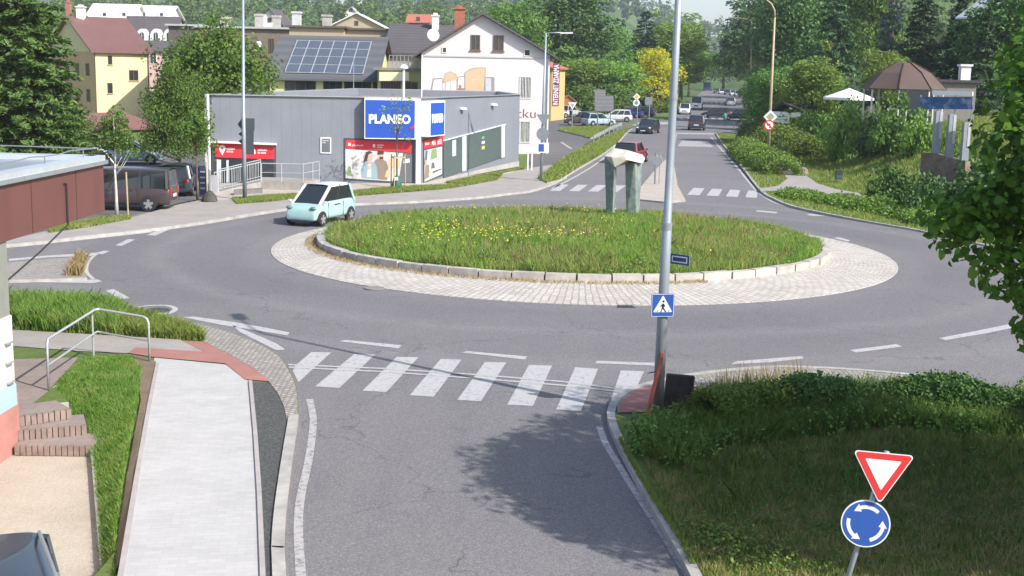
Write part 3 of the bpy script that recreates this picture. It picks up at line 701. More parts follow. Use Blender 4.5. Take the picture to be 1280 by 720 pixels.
def make_tree(name, rx, rz, h, lm, ls, ncl, per, seed, bark=BARK, tr=0.2, cr=0.27, base=None, rough=0.18, ry=None):
    """tapered trunk + limbs + leaf crown; local base at origin"""
    rng = np.random.default_rng(seed)
    cz = h - rz
    cc, r_ = crown_clumps(rx, ry or rx, rz, cz, ncl, rng, cr, rough)
    root = empty(name, (0, 0, 0))
    C, Nn = clumps_leaves(cc, r_, per, rng)
    V, Fq = leaf_quads(C, Nn, ls, rng)
    cw = npmesh('crown', V, Fq, lm, root)
    tk = trunk_mesh(h * 0.8, tr, cc, rng, bark); tk.parent = root
    return root
def make_conifer(name, r, h, lm, ls, nwh, per, seed, z0=0.08, droop=0.35, tr=0.2, power=0.9):
    rng = np.random.default_rng(seed); root = empty(name, (0, 0, 0)); Cs = []; Ns = []; mb = MB()
    mb.tube([(0, 0, 0), (0.03, 0.02, h * 0.5), (0, 0, h * 0.98)], [tr, tr * 0.6, 0.02], 8)
    for i in range(nwh):
        t = (i + 0.5) / nwh; z = h * (z0 + (1 - z0) * t); R = r * (1 - t) ** power + 0.15; nbr = max(5, int(11 * (1 - t) + 5))
        for j in range(nbr):
            a = rng.uniform(0, 2 * PI); L = R * rng.uniform(0.72, 1.12); zz = z + rng.normal() * h * 0.012
            d = np.array([math.cos(a), math.sin(a), 0]); s = rng.uniform(0.12, 1, per) ** 0.7
            side = np.cross(d, [0, 0, 1]); wd = 0.20 * L * (1.1 - s) + 0.1
            off = rng.uniform(-1, 1, per) * wd
            P = np.array([0, 0, zz]) + d * (s * L)[:, None] + side * off[:, None]; P[:, 2] -= droop * (s ** 1.5) * L * 0.55 + rng.uniform(0, 0.22, per) * (0.3 + L * 0.2) - (s > .8) * L * 0.03
            Cs.append(P); nn = unit(per, rng) * 0.6 + np.array([0, 0, 0.7]) + d * 0.25; Ns.append(nn / np.linalg.norm(nn, axis=1, keepdims=True))
            if j % 3 == 0: mb.tube([(0, 0, zz), tuple(np.array([0, 0, zz - droop * 0.15 * L]) + d * L * 0.6)], [tr * 0.22 * (1 - t) + 0.01, 0.01], 4, cap=False)
    V, Fq = leaf_quads(np.concatenate(Cs), np.concatenate(Ns), ls * 1.35, rng, 0.3)
    npmesh('crown', V, Fq, lm, root); t_ = mb.build('trunk', BARK, root, smooth=True)
    return root
PROTO = {}
def plant(kind, loc, h, wd, rz, label, cat='tree', group=None):
    """first use moves the prototype, later ones copy it; h, wd = wanted height and crown radius"""
    P = PROTO[kind]
    if not P['used']: o = P['o']; P['used'] = True
    else: o = copy_tree(P['o'])
    o.location = loc; o.scale = (wd / P['r'], wd / P['r'], h / P['h']); o.rotation_euler = (0, 0, rz)
    for k in ('group',):
        if k in o.keys(): del o[k]
    return tag(o, label, cat, group)
def proto(kind, o, r, h): PROTO[kind] = dict(o=o, r=r, h=h, used=False)
proto('round', make_tree('deciduous_tree', 3.5, 3.6, 9, L_MID, 0.27, 110, 115, 1), 3.5, 9)
proto('light', make_tree('deciduous_tree', 3.2, 4.2, 10, L_LIGHT, 0.27, 105, 105, 2), 3.2, 10)
proto('dark', make_tree('deciduous_tree', 4.2, 5.5, 13, L_DARK, 0.34, 130, 115, 3), 4.2, 13)
proto('poplar', make_tree('narrow_tree', 2.2, 6.2, 13, L_LIGHT, 0.26, 100, 100, 5, cr=0.42), 2.2, 13)
proto('yellow', make_tree('golden_tree', 3.0, 3.8, 8, L_YEL, 0.26, 95, 110, 6, cr=0.3), 3.0, 8)
proto('full', make_tree('deciduous_tree', 3.6, 4.3, 8.8, L_MID, 0.22, 190, 120, 14, rough=.14), 3.6, 8.8)
proto('conifer', make_conifer('conifer', 3.0, 13, L_CON, 0.34, 30, 34, 7), 3.0, 13)
proto('bluecon', make_conifer('blue_spruce', 3.2, 12, L_BLUE, 0.36, 24, 26, 8, power=0.75), 3.2, 12)
proto('spruce', make_conifer('spruce_tree', 3.0, 16, L_SPRUCE, 0.22, 62, 95, 9, power=0.42, z0=0.02), 3.0, 16)
def make_bush(seed, lm, rx, rz, ls, ncl, per, name='bush'):
    rng = np.random.default_rng(seed); d = unit(ncl, rng); d[:, 2] = abs(d[:, 2])
    cc = d * rng.uniform(0.3, 0.85, (ncl, 1)) * np.array([rx, rx, rz]); cr = rng.uniform(0.2, 0.38, ncl) * min(rx, rz)
    C, Nn = clumps_leaves(cc, cr, per, rng); C[:, 2] = np.abs(C[:, 2]) + 0.02
    root = empty(name, (0, 0, 0)); V, Fq = leaf_quads(C, Nn, ls, rng); npmesh('foliage', V, Fq, lm, root)
    mb = MB()
    for c in cc[:9]: mb.tube([(c[0] * 0.15, c[1] * 0.15, 0), (c[0] * 0.5, c[1] * 0.5, c[2] * 0.6), tuple(c)], [0.05, 0.03, 0.01], 5)
    mb.build('stems', BARK, root); return root
proto('bush', make_bush(21, L_MID, 1.5, 1.7, 0.17, 34, 90), 1.5, 1.8)
proto('bushlight', make_bush(22, L_HEDGE, 1.5, 1.5, 0.13, 44, 120), 1.5, 1.6)
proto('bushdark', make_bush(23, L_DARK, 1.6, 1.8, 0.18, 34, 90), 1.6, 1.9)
def P3(px, dist, gz=None):     # ground point under the sight column px at distance
    d = ray(px, 90); t = dist / d.y; x, y = d.x * t, dist
    return Vector((x, y, zt(x, y) - 0.03 if gz is None else gz))
def tree_px(kind, px, dist, ytop, wpx, label, rz=None, group=None, cat='tree', z=None):
    """a tree standing at distance dist whose top reaches row ytop, half crown width wpx pixels"""
    p = P3(px, dist, z); h = HT(p, ytop) - p.z
    return plant(kind, p, h, wpx * dist / F, rz if rz is not None else (px * 0.7) % 6.28, label, cat, group)
GF = 'green trees filling the valley behind the houses'
tree_px('spruce', 24, 57, -150, 84, 'tall dark spruce behind the flat roof at the far left, its tip above the picture', z=0)
tree_px('bushlight', 4, 60, 140, 30, 'pale green rounded bush in front of the tall spruce above the flat metal roof', cat='bush', z=0)
tree_px('full', 268, 73, 40, 74, 'broad bushy green tree rising behind the left end of the grey shop', z=0)
tree_px('full', 222, 66, 92, 40, 'lower green tree at the left foot of the broad tree beside the shop', rz=2, z=0)
tree_px('full', 76, 62, 128, 34, 'dark low tree filling the gap right of the spruce', z=0)
tree_px('light', 52, 160, 18, 60, 'tree crown showing behind the spruce near the red roof', z=0)
# behind the gable house and along the valley road (left side)
L_ = [('round', 640, 200, 14, 46, 'dark tree whose crown shows left above the white gable roof slope'),
      ('light', 690, 205, 88, 40, 'light green tree directly right of the white gable house'),
      ('dark', 700, 215, -10, 62, 'tallest dark green tree over the ridge right of the white gable'),
      ('round', 655, 230, 5, 45, 'green tree at the skyline over the white gable peak'),
      ('round', 752, 225, 40, 50, 'big dark tree behind the grey direction board'),
      ('light', 726, 200, 72, 42, 'bushy tree behind the parked olive car'),
      ('light', 772, 200, 76, 36, 'green tree touching the left side of the golden tree'),
      ('poplar', 846, 225, 30, 34, 'tall light green tree just right of the golden tree, behind the near lamp post'),
      ('poplar', 852, 262, 28, 28, 'slender light tree leaning over the road right of the tall light one'),
      ('light', 862, 330, 48, 24, 'light green tree at the bend of the far road'),
      ('light', 832, 290, 30, 44, 'dark tree behind the tall light green trees'),
      ('round', 905, 480, 66, 30, 'dark green tree closing the far end of the road'),
      ('round', 940, 330, 40, 40, 'dark wooded tree over the far parked cars'),
      ('bluecon', 806, 228, 14, 46, 'blue-green spruce standing above the golden tree'),
      ('yellow', 817, 205, 64, 29, 'golden yellow leaved tree beside the far road')]
for k, px, d, yt, wp, lb in L_: tree_px(k, px, d, yt, wp, lb, z=0)
plant('bushlight', P3(840, 200, 0), 3.2, 3.0, 1, 'yellow-green bush at the foot of the golden tree near the lamp post', 'bush')
plant('bush', P3(733, 192, 0), 4.6, 4.6, 1, 'green bush behind the direction board and the parked cars', 'bush')
plant('bush', P3(770, 195, 0), 4.8, 4.2, 2, 'green bush left below the golden tree behind the white estate car', 'bush')
# right side: embankment trees, dark conifers
R_ = [('dark', 990, 165, -20, 50, 'dark conifer right of the tall brown lamp'),
      ('conifer', 1040, 140, -50, 46, 'dark conifer left of the light green tree in front of the wood'),
      ('round', 1085, 150, -25, 46, 'dark conifer rising behind the white parasol'),
      ('bluecon', 1112, 128, -30, 34, 'bluish spruce left of the brown pavilion roof'),
      ('conifer', 1150, 125, -40, 40, 'dark conifer directly behind the brown pavilion roof'),
      ('conifer', 1196, 120, -20, 40, 'dark conifer right of the brown pavilion roof'),
      ('dark', 1255, 110, -10, 60, 'dark tree behind the hillside villa'),
      ('dark', 962, 260, -10, 60, 'dark leafy tree over the far road left of the tall lamp'),
      ('dark', 1015, 215, -60, 70, 'wood-edge tree at the top of the picture right of the lamp'),
      ('light', 1018, 112, 72, 42, 'light green round tree between the lamp and the white parasol'),
      ('round', 968, 118, 88, 34, 'green round tree standing behind the tall brown lamp'),
      ('round', 956, 170, 88, 26, 'green tree overhanging the dark cars at the right road side'),
      ('light', 1106, 104, 62, 30, 'light green tree left of the brown pavilion'),
      ('conifer', 1230, 105, 10, 34, 'narrow conifer below the hillside villa')]
for k, px, d, yt, wp, lb in R_: tree_px(k, px, d, yt, wp, lb)
# bushes of the embankment
B_ = [('bushlight', 1065, 88, 112, 38, 'large hedge-like bush under the white parasol'), ('bush', 1128, 82, 108, 42, 'green bush below the brown pavilion roof'),
      ('bushdark', 1098, 84, 132, 26, 'dark reddish-green bush on the slope under the pavilion'), ('bush', 1040, 98, 138, 30, 'bush on the slope right of the white banners'),
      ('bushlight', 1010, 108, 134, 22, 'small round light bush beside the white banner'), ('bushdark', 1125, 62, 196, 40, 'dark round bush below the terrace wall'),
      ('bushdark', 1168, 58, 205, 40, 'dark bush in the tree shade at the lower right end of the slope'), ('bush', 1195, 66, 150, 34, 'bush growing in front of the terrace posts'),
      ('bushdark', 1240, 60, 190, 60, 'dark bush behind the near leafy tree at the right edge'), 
      ('bush', 985, 112, 150, 20, 'bush behind the round road sign'), ('bushlight', 1155, 78, 130, 30, 'bush beside the first terrace post')]
for k, px, d, yt, wp, lb in B_: tree_px(k, px, d, yt, wp, lb, cat='bush')
# hedges made of leaf mass along lines
def hedge(pts, wd, h, lm, ls, dens, seed, label, zf=zt, name='hedge', jag=0.25):
    rng = np.random.default_rng(seed); P = [Vector((p[0], p[1])) for p in pts]; Cs = []
    L = [(b - a).length for a, b in zip(P, P[1:])]
    n = int(sum(L) * dens)
    ch = rng.choice(len(L), n, p=np.array(L) / sum(L)); t = rng.random(n)
    A = np.array([P[i][:] for i in ch]); B = np.array([P[i + 1][:] for i in ch]); C2 = A + (B - A) * t[:, None]
    D = (B - A) / np.linalg.norm(B - A, axis=1, keepdims=True); Nn = np.stack([-D[:, 1], D[:, 0]], 1)
    ang = rng.uniform(0, PI, n); rr = rng.uniform(0.6, 1.0, n) ** 0.5
    s = 1 + jag * np.sin(C2[:, 0] * 2.1) * np.cos(C2[:, 1] * 1.7 + 1) + rng.normal(size=n) * 0.08
    off = np.cos(ang) * rr * wd / 2 * s; z = np.sin(ang) * rr * h * s
    X = C2 + Nn * off[:, None]
    zz = np.array([zf(x, y) for x, y in X])
    C = np.stack([X[:, 0], X[:, 1], zz + z + 0.03], 1)
    c0 = Vector((*(sum(P, Vector((0, 0))) / len(P)), 0)); c0.z = zf(c0.x, c0.y)
    nn = unit(n, rng) * 0.8 + np.array([0, 0, 0.5]); nn /= np.linalg.norm(nn, axis=1, keepdims=True)
    V, Fq = leaf_quads(C - np.array(c0[:]), nn, ls, rng)
    o = npmesh(name, V, Fq, lm, None, c0); return tag(o, label, 'hedge')
hedge(PG((932, 192), (945, 205), (968, 216), (981, 222)), 2.6, 1.15, L_HEDGE, 0.13, 1600, 31, 'low clipped light green hedge between road kerb and footpath')
hedge(PG((938, 178), (960, 184), (985, 196), (1008, 206)), 3.2, 1.9, L_HEDGE, 0.18, 900, 32, 'taller green hedge behind the footpath below the tall lamp')
hedge(PG((940, 162), (962, 166), (990, 176), (1015, 190)), 3.6, 2.6, L_MID, 0.2, 700, 36, 'dark green tall hedge along the foot of the slope')
hedge(PG((985, 247), (1010, 252), (1045, 257), (1090, 265)), 2.2, 0.55, L_HEDGE, 0.12, 1500, 33, 'knee-high weedy hedge along the roundabout kerb on the right')
hedge(PG((1090, 265), (1130, 273), (1175, 284), (1260, 298)), 2.4, 0.6, L_HEDGE, 0.12, 1500, 34, 'weedy low hedge running into the shade of the leafy tree')
# ------------------------------------------------------------------ grass blades
def blades(name, pos, h, wd, m, seed, label, cat='grass', lean=0.35, hv=0.35):
    rng = np.random.default_rng(seed); n = len(pos); a = rng.uniform(0, 2 * PI, n)
    d = np.stack([np.cos(a), np.sin(a), 0 * a], 1) * (wd / 2)
    hh = (h if np.ndim(h) else np.full(n, h)) * rng.uniform(1 - hv, 1 + hv, n)
    l = rng.normal(size=(n, 2)) * lean * hh[:, None]
    tip = np.stack([l[:, 0], l[:, 1], hh], 1); mid = tip * np.array([0.35, 0.35, 0.55])
    V = np.stack([pos - d, pos + d, pos + mid + d * 0.8, pos + tip, pos + mid - d * 0.8], 1).reshape(-1, 3)
    c0 = pos.mean(0); c0[2] = pos[:, 2].min()
    o = npmesh(name, V - c0, np.arange(5 * n, dtype=np.int32).reshape(n, 5), m, None, tuple(c0))
    tag(o, label, cat, kind='stuff'); return o
def scatter(poly, n, rng, zf, excl=None):
    P = np.array([(p[0], p[1]) for p in poly]); lo = P.min(0); hi = P.max(0); out = []
    tot = 0
    while tot < n:
        q = rng.uniform(lo, hi, (n, 2)); c = np.zeros(n, bool); j = len(P) - 1
        for i in range(len(P)):
            xi, yi = P[i]; xj, yj = P[j]
            k = ((yi > q[:, 1]) != (yj > q[:, 1])) & (q[:, 0] < (xj - xi) * (q[:, 1] - yi) / (yj - yi + 1e-12) + xi); c ^= k; j = i
        q = q[c]
        if excl is not None:
            E_ = [(p[0], p[1]) for p in excl]; c2 = np.zeros(len(q), bool); j = len(E_) - 1
            for i in range(len(E_)):
                xi, yi = E_[i]; xj, yj = E_[j]; c2 ^= ((yi > q[:, 1]) != (yj > q[:, 1])) & (q[:, 0] < (xj - xi) * (q[:, 1] - yi) / (yj - yi + 1e-12) + xi); j = i
            q = q[~c2]
        out.append(q); tot += len(q)
        if not len(q): break
    q = np.concatenate(out)[:n]
    return np.stack([q[:, 0], q[:, 1], [zf(x, y) for x, y in q]], 1)
def grass_mat(name, cs, sc=0.6, tr=0.3):
    if name in _mc: return _mc[name]
    m, t, b = newmat(name); _mc[name] = m
    g = N(t, 'ShaderNodeNewGeometry'); n = noise(t, sc, 4, 0.7)
    mx = N(t, 'ShaderNodeMath', operation='MULTIPLY_ADD'); mx.inputs[1].default_value = 0.35; t.links.new(g.outputs['Random Per Island'], mx.inputs[0])
    m2 = N(t, 'ShaderNodeMath', operation='MULTIPLY_ADD'); m2.inputs[1].default_value = 1.15; m2.inputs[2].default_value = -0.22; t.links.new(n, m2.inputs[0])
    t.links.new(m2.outputs[0], mx.inputs[2])
    c = ramp(t, mx.outputs[0], cs); t.links.new(c, b.inputs['Base Color']); b.inputs['Roughness'].default_value = 0.6; b.inputs['Specular IOR Level'].default_value = 0.25
    tl = N(t, 'ShaderNodeBsdfTranslucent'); t.links.new(c, tl.inputs[0]); ms = N(t, 'ShaderNodeMixShader'); ms.inputs[0].default_value = tr
    t.links.new(b.outputs[0], ms.inputs[1]); t.links.new(tl.outputs[0], ms.inputs[2]); t.links.new(ms.outputs[0], t.nodes['Material Output'].inputs[0]); return m
GM_IS = grass_mat('meadow_grass', [(0.15, (0.15, 0.32, 0.045)), (0.38, (0.22, 0.39, 0.06)), (0.54, (0.27, 0.39, 0.08)), (0.66, (0.33, 0.30, 0.12)), (0.76, (0.25, 0.38, 0.08)), (0.98, (0.22, 0.40, 0.06))], 0.35)
GM_LAWN = grass_mat('lawn_grass', [(0.2, (0.11, 0.24, 0.03)), (0.45, (0.16, 0.31, 0.05)), (0.6, (0.24, 0.37, 0.08)), (0.85, (0.32, 0.36, 0.12))], 1.6)
GM_VERGE = grass_mat('verge_grass', [(0.2, (0.15, 0.26, 0.04)), (0.5, (0.23, 0.31, 0.06)), (0.78, (0.34, 0.33, 0.12)), (0.98, (0.48, 0.42, 0.22))], 0.8)
GM_WEED = grass_mat('tall_weeds', [(0.2, (0.07, 0.14, 0.025)), (0.5, (0.11, 0.20, 0.035)), (0.8, (0.19, 0.25, 0.07)), (1.0, (0.28, 0.23, 0.11))], 0.9)
GM_DRY = grass_mat('dry_grass', [(0.2, (0.36, 0.28, 0.14)), (0.5, (0.45, 0.33, 0.17)), (0.8, (0.30, 0.26, 0.10))], 3)
rng = np.random.default_rng(77)
circ = [(IC.x + (IRX - 0.3) * math.cos(i * PI / 24), IC.y + (IRY - 0.3) * math.sin(i * PI / 24)) for i in range(48)]
pos = scatter(circ, 170000, rng, mound_z)
hh = 0.17 + 0.13 * (np.sin(pos[:, 0] * 1.3 + 2 * np.sin(pos[:, 1] * 0.9)) * 0.5 + 0.5) + 0.1 * (rng.random(len(pos)) > 0.93)
blades('meadow_grass', pos, hh, 0.018, GM_IS, 1, 'uncut meadow grass covering the roundabout mound')
def flower_mesh(name, centres, m, label, seed, size=0.06):
    rng = np.random.default_rng(seed); n = len(centres); nn = unit(n, rng) * 0.4 + np.array([0, -0.3, 0.8]); nn /= np.linalg.norm(nn, axis=1, keepdims=True)
    V, Fq = leaf_quads(centres, nn, size, rng, 0.9); c0 = centres.mean(0)
    o = npmesh(name, V - c0, Fq, m, None, tuple(c0)); return tag(o, label, 'flowers', kind='stuff')
YF = mat('yellow_petals', (0.62, 0.56, 0.05), 0.7, var=0.1); fl = []
for cx, cy, sx, sy, n in ((-1.4, 43.2, 1.4, 0.9, 120), (0.0, 42.6, 1.6, 0.8, 110), (-3.0, 44.3, .9, 0.7, 60), (1.6, 42.6, 1.2, 0.6, 60), (-1.5, 52.6, 1.4, 0.6, 60), (2.6, 50.8, 1.5, 0.6, 40), (3, 45, 5, 3.5, 130), (-3, 41.5, 1.4, .8, 40)):
    for _ in range(n):
        x = cx + rng.normal() * sx; y = cy + rng.normal() * sy
        if math.hypot((x - IC.x) / IRX, (y - IC.y) / IRY) < 0.95: fl.append((x, y, mound_z(x, y) + rng.uniform(0.28, 0.48)))
flower_mesh('wildflowers', np.array(fl), YF, 'patches of small yellow wildflowers in the roundabout meadow', 5, 0.05)

def low_weeds(name, poly, n, ls, m, seed, zf, hmax, label, cat='weeds'):
    rng = np.random.default_rng(seed); k = max(3, n // 40); c = scatter(poly, k, rng, zf); r = rng.uniform(0.12, 0.3, k) * 1.2
    C, Nn = clumps_leaves(c + np.array([0, 0, hmax * 0.4]) * rng.uniform(0.3, 1.6, (k, 1)), r, 40, rng, 0.6, 0.7)
    V, Fq = leaf_quads(C, Nn, ls, rng); c0 = C.mean(0); c0[2] = 0
    o = npmesh(name, V - c0, Fq, m, None, tuple(c0)); return tag(o, label, cat, kind='stuff')
ring = [(IC.x + r * (IRX) * math.cos(a), IC.y + r * IRY * math.sin(a)) for r, a in [(0.96, i * PI / 24) for i in range(49)] + [(0.82, i * PI / 24) for i in range(48, -1, -1)]]
low_weeds('leafy_weeds', ring, 5200, 0.10, L_MID, 6, mound_z, 0.25, 'broad-leaved weeds along the rim of the roundabout mound')
flat = lambda x, y: K
low_weeds('clover_patches', circ, 9000, 0.075, L_LIGHT, 7, mound_z, 0.22, 'light green clover and dandelion leaves among the roundabout grass')
ps = scatter(circ, 5500, rng, mound_z); ps = ps[(np.sin(ps[:, 0] * 0.9 + 1.2) + np.sin(ps[:, 1] * 1.3 + ps[:, 0] * 0.5)) > 0.1]
blades('seed_heads', ps, 0.44, 0.016, grass_mat('reddish_seed_grass', [(0.2, (0.30, 0.20, 0.12)), (0.6, (0.40, 0.29, 0.17)), (0.9, (0.27, 0.28, 0.10))], 1.5), 8, 'reddish seed heads standing above the roundabout meadow', lean=.18)
# lawn wedge beside the new path
blades('lawn_grass', scatter(PG((68, 481), (110, 449), (164, 448), (176, 462), (172, 500), (160, 560), (146, 640), (140, 760), (131, 760), (122, 640), (118, 562), (106, 520), (88, 500), z=K), 42000, rng, lawn_z), 0.09, 0.012, GM_LAWN, 2, 'bright green lawn wedge between the steps and the new paved path')
blades('tall_grass', scatter(PG((-120, 378), (15, 382), (100, 384), (150, 391), (150, 420), (15, 411), (-120, 402), z=K), 26000, rng, flat), 0.42, 0.02, GM_LAWN, 3, 'tall fresh green grass strip left of the handrail along the road')
blades('dry_grass', scatter(PG((95, 386), (150, 391), (228, 411), (258, 426), (228, 425), (150, 420), (100, 414), z=K), 15000, rng, flat), 0.26, 0.02, GM_VERGE, 4, 'drying yellowish grass between the pavement and the cobbled margin')
for i, (q, n) in enumerate(zip(GR1, (6000, 6000, 9000, 9000))):
    blades('verge_grass', scatter(q, n, rng, flat), 0.12, 0.035, GM_VERGE, 10 + i, ['grass strip under the saplings beside the brown van', 'dry grass strip below the left tall lamp post', 'grass strip in front of the poster wall behind the mint car', 'grass wedge along the foot of the dark green window strip'][i])
blades('verge_grass', scatter(vg, 14000, rng, lambda x, y: 0.14), 0.22, 0.045, GM_VERGE, 20, 'rough grass verge between the side road and the main road')
blades('verge_grass', scatter(gi, 5000, rng, lambda x, y: 0.12), 0.14, 0.05, GM_VERGE, 21, 'mown grass island with a rounded tip beside the crash barrier')
blades('slope_grass', scatter([(p.x, p.y) for p in TOE] + [(34, 62), (36, 110)], 60000, rng, lambda x, y: zt(x, y) - 0.03), 0.3, 0.05, GM_VERGE, 22, 'rough sunlit meadow grass on the slope right of the road')
blades('verge_grass', scatter([(p.x, p.y) for p in far_r] + PG((1600, 300)) + [(p.x, p.y) for p in reversed(TOE)], 30000, rng, flat, excl=PG((951, 240), (975, 239.5), (1000, 243), (1040, 244.5), (1078, 247), (1074, 242), (1045, 237), (1022, 230), (1005, 218), (992, 208), (962, 196), (930, 184), (912, 181), (930, 190), (958, 202), (976, 213), (984, 224), (972, 233), (949, 236), z=K)), 0.10, 0.035, GM_VERGE, 23, 'short grass verge along the right side footpath')
# near right bank: short grass, tall weeds, leafy weeds
bz = lambda x, y: K + bank_z(x, y)
GM_BANK = grass_mat('bank_grass', [(0.15, (0.11, 0.21, 0.04)), (0.42, (0.19, 0.27, 0.06)), (0.6, (0.33, 0.30, 0.12)), (0.85, (0.45, 0.36, 0.18))], 2.2)
bankp = [(q.x + 0.15, q.y) for q in nre if q.y < 26.6 and q.x < 25] + [(26, 10), (10, 8), (4.6, 8)]
blades('bank_grass', scatter(PG((790, 540), (812, 528), (1330, 520), (1500, 900), (985, 900), (885, 730), (850, 668), (822, 618), z=K), 90000, rng, bz), 0.10, 0.014, GM_BANK, 24, 'short dull grass of the shaded bank around the roundabout signpost')
weedp = PG((800, 560), (815, 545), (858, 532), (868, 506), (900, 499), (990, 492), (1100, 494), (1290, 512), (1420, 525), (1420, 560), (1290, 560), (1130, 552), (1000, 552), (900, 565), (850, 592), (805, 575), z=K)
blades('tall_weeds', scatter(weedp, 24000, rng, bz), 0.36, 0.017, GM_WEED, 25, 'tall unmown grass and weeds at the top of the near bank', hv=.6)
low_weeds('nettle_patch', weedp, 26000, 0.07, L_MID, 26, bz, 0.42, 'leafy nettles mixed into the weeds on the near bank')
blades('seed_grass', scatter(PG((890, 500), (1010, 490), (1010, 480), (900, 486), z=K), 260, rng, bz), 0.55, 0.010, GM_DRY, 27, 'thin seed-bearing grass stalks in front of the right pavement', lean=.1)
low_weeds('light_weeds', PG((862, 662), (900, 700), (985, 740), (985, 700), (900, 668), z=K), 2600, 0.06, L_LIGHT, 28, bz, 0.12, 'sunlit light green weeds at the kerb on the lower bank')
low_weeds('kerb_weeds', PG((795, 540), (850, 525), (850, 560), (800, 575), z=K), 3600, 0.09, L_MID, 29, bz, 0.35, 'dark leafy weeds around the foot of the red board')
# dry litter and moss
blades('dry_grass', scatter([(IC.x + r * (IRX) * math.cos(a), IC.y + r * IRY * math.sin(a)) for r, a in [(1.045, PI * (0.93 + i * 0.02)) for i in range(36)] + [(1.0, PI * (0.93 + i * 0.02)) for i in range(35, -1, -1)]], 2600, rng, lambda x, y: 0.10), 0.08, 0.02, GM_DRY, 30, 'dry brown litter in the joint below the left kerb stones')
blades('dry_grass', scatter(PG((82, 345), (98, 322), (108, 322), (104, 345), z=K), 900, rng, flat), 0.28, 0.02, GM_DRY, 31, 'straw-coloured dry tuft at the tip of the left traffic island')
blades('dry_grass', scatter(PG((356, 562), (360, 562), (353, 642), (352, 680), (350, 680)), 250, rng, lambda x, y: 0.02), 0.06, 0.015, GM_DRY, 32, 'dry tufts in the gutter of the left kerb')
blades('kerb_grass', scatter(PG((772, 555), (786, 585), (812, 630), (850, 690), (862, 716), (870, 716), (846, 672), (800, 600), (778, 560)), 1500, rng, lambda x, y: K), 0.09, 0.015, GM_VERGE, 33, 'grass tufts growing over the right kerb stones')
# steps between the landing and the yard
def stair():
    top = 0.102; pts = [((22, 521), (88, 511), (86, 497), (40, 505), (20, 514)), ((22, 538), (108, 531), (100, 518), (60, 521), (22, 526)), ((19, 556), (115, 557), (108, 543), (60, 545), (20, 546))]
    root = empty('steps', G(60, 540, YZ)); tag(root, 'low brick-edged steps down into the beige gravel yard beside the wall', 'steps')
    tops = [top + 0.004, top - 0.17, top - 0.34]
    for (a, b, c, d, e), z in zip(pts, tops):
        q = [G(p[0], p[1], z) for p in (a, b, c, d, e)]
        mb = MB(); A, B = q[0], q[1]; dirv = (B - A); L = dirv.length; dirv.normalize(); back = Vector((-dirv.y, dirv.x, 0))
        C, D = B + back * 0.75, A + back * 0.75
        mb.mt(BROWNP); mb.prism([(A.x, A.y), (B.x, B.y), (C.x, C.y), (D.x, D.y)], YZ - 0.02, z - 0.002)
        mb.mt(STONE_R); n = int(L / 0.095)
        for i in range(n):
            p = A + dirv * (i + 0.5) * L / n; w2 = L / n * 0.42
            P0 = p - dirv * w2 - back * 0.07; P1 = p + dirv * w2 - back * 0.07; P2 = p + dirv * w2 + back * 0.03; P3_ = p - dirv * w2 + back * 0.03
            mb.prism([(P0.x, P0.y), (P1.x, P1.y), (P2.x, P2.y), (P3_.x, P3_.y)], z - 0.17, z + 0.006 + 0.006 * math.sin(i * 2.3))
        mb.build('step', parent=root, world=True)
STONE_R = mat('brown_palisade', (0.24, 0.18, 0.155), 0.9, var=0.3, sc=4, bmp=0.3)
stair()
# ================================================================== FAR WOODS (one mass)
def forest(name, n, region, seed, m, label, hh=(9, 15), ls=1.3, per=55):
    rng = np.random.default_rng(seed); Cs = []; Rs = []
    while len(Cs) < n:
        x, y = region(rng)
        z = zt(x, y); h = rng.uniform(*hh); r = h * rng.uniform(0.26, 0.4)
        for k in range(4):
            d = rng.normal(size=3) * np.array([r * 0.35, r * 0.35, h * 0.14]); Cs.append((x + d[0], y + d[1], z + h * 0.62 + d[2])); Rs.append(r * rng.uniform(0.55, 0.85))
    C, Nn = clumps_leaves(np.array(Cs), np.array(Rs), per // 4, rng, 0.5, 1.15)
    V, Fq = leaf_quads(C, Nn, ls, rng, 0.8); c0 = C.mean(0)
    o = npmesh(name, V - c0, Fq, m, None, tuple(c0)); return tag(o, label, 'forest', kind='stuff')
def reg(y0, y1, a0, a1, pw=1.0):
    def f(rng):
        y = y0 + (y1 - y0) * rng.random() ** pw; px = rng.uniform(a0, a1); d = ray(px, 90); return d.x * y / d.y, y
    return f
F_A = leaf_mat('far_leaves', (0.069, 0.138, 0.032), (0.115, 0.203, 0.043), (0.184, 0.275, 0.065), 0.3)
F_B = leaf_mat('far_leaves_dark', (0.041, 0.093, 0.028), (0.074, 0.139, 0.040), (0.123, 0.202, 0.054), 0.2)
forest('wooded_hillside', 1500, reg(330, 620, -60, 825, 0.9), 41, F_A, 'green wooded hillside behind the town', (9, 15), 1.3, 120)
forest('valley_trees', 240, reg(200, 330, 180, 650), 42, F_A, 'trees scattered between the houses and the hillside', (7, 11), 0.8, 100)
forest('valley_trees', 200, reg(250, 380, 655, 835), 43, F_A, 'dark trees in the valley left of the far road', (9, 14), 0.9, 110)
forest('distant_ridge_wood', 2600, reg(850, 1650, -100, 1400, 0.8), 44, F_B, 'distant blue-green wooded ridge under the sky', (14, 22), 4.0, 36)
forest('roadside_wood', 90, reg(495, 600, 845, 965), 47, F_B, 'dark wood closing the view at the end of the far road', (8, 12), 0.9, 140)
forest('dark_wood', 420, reg(170, 330, 945, 1400), 45, F_B, 'dark mixed wood rising behind the right side of the road', (12, 18), 0.9, 120)
forest('dark_wood', 260, reg(330, 620, 920, 1350), 46, F_A, 'wooded slope closing the view behind the dark wood', (12, 18), 1.3, 90)
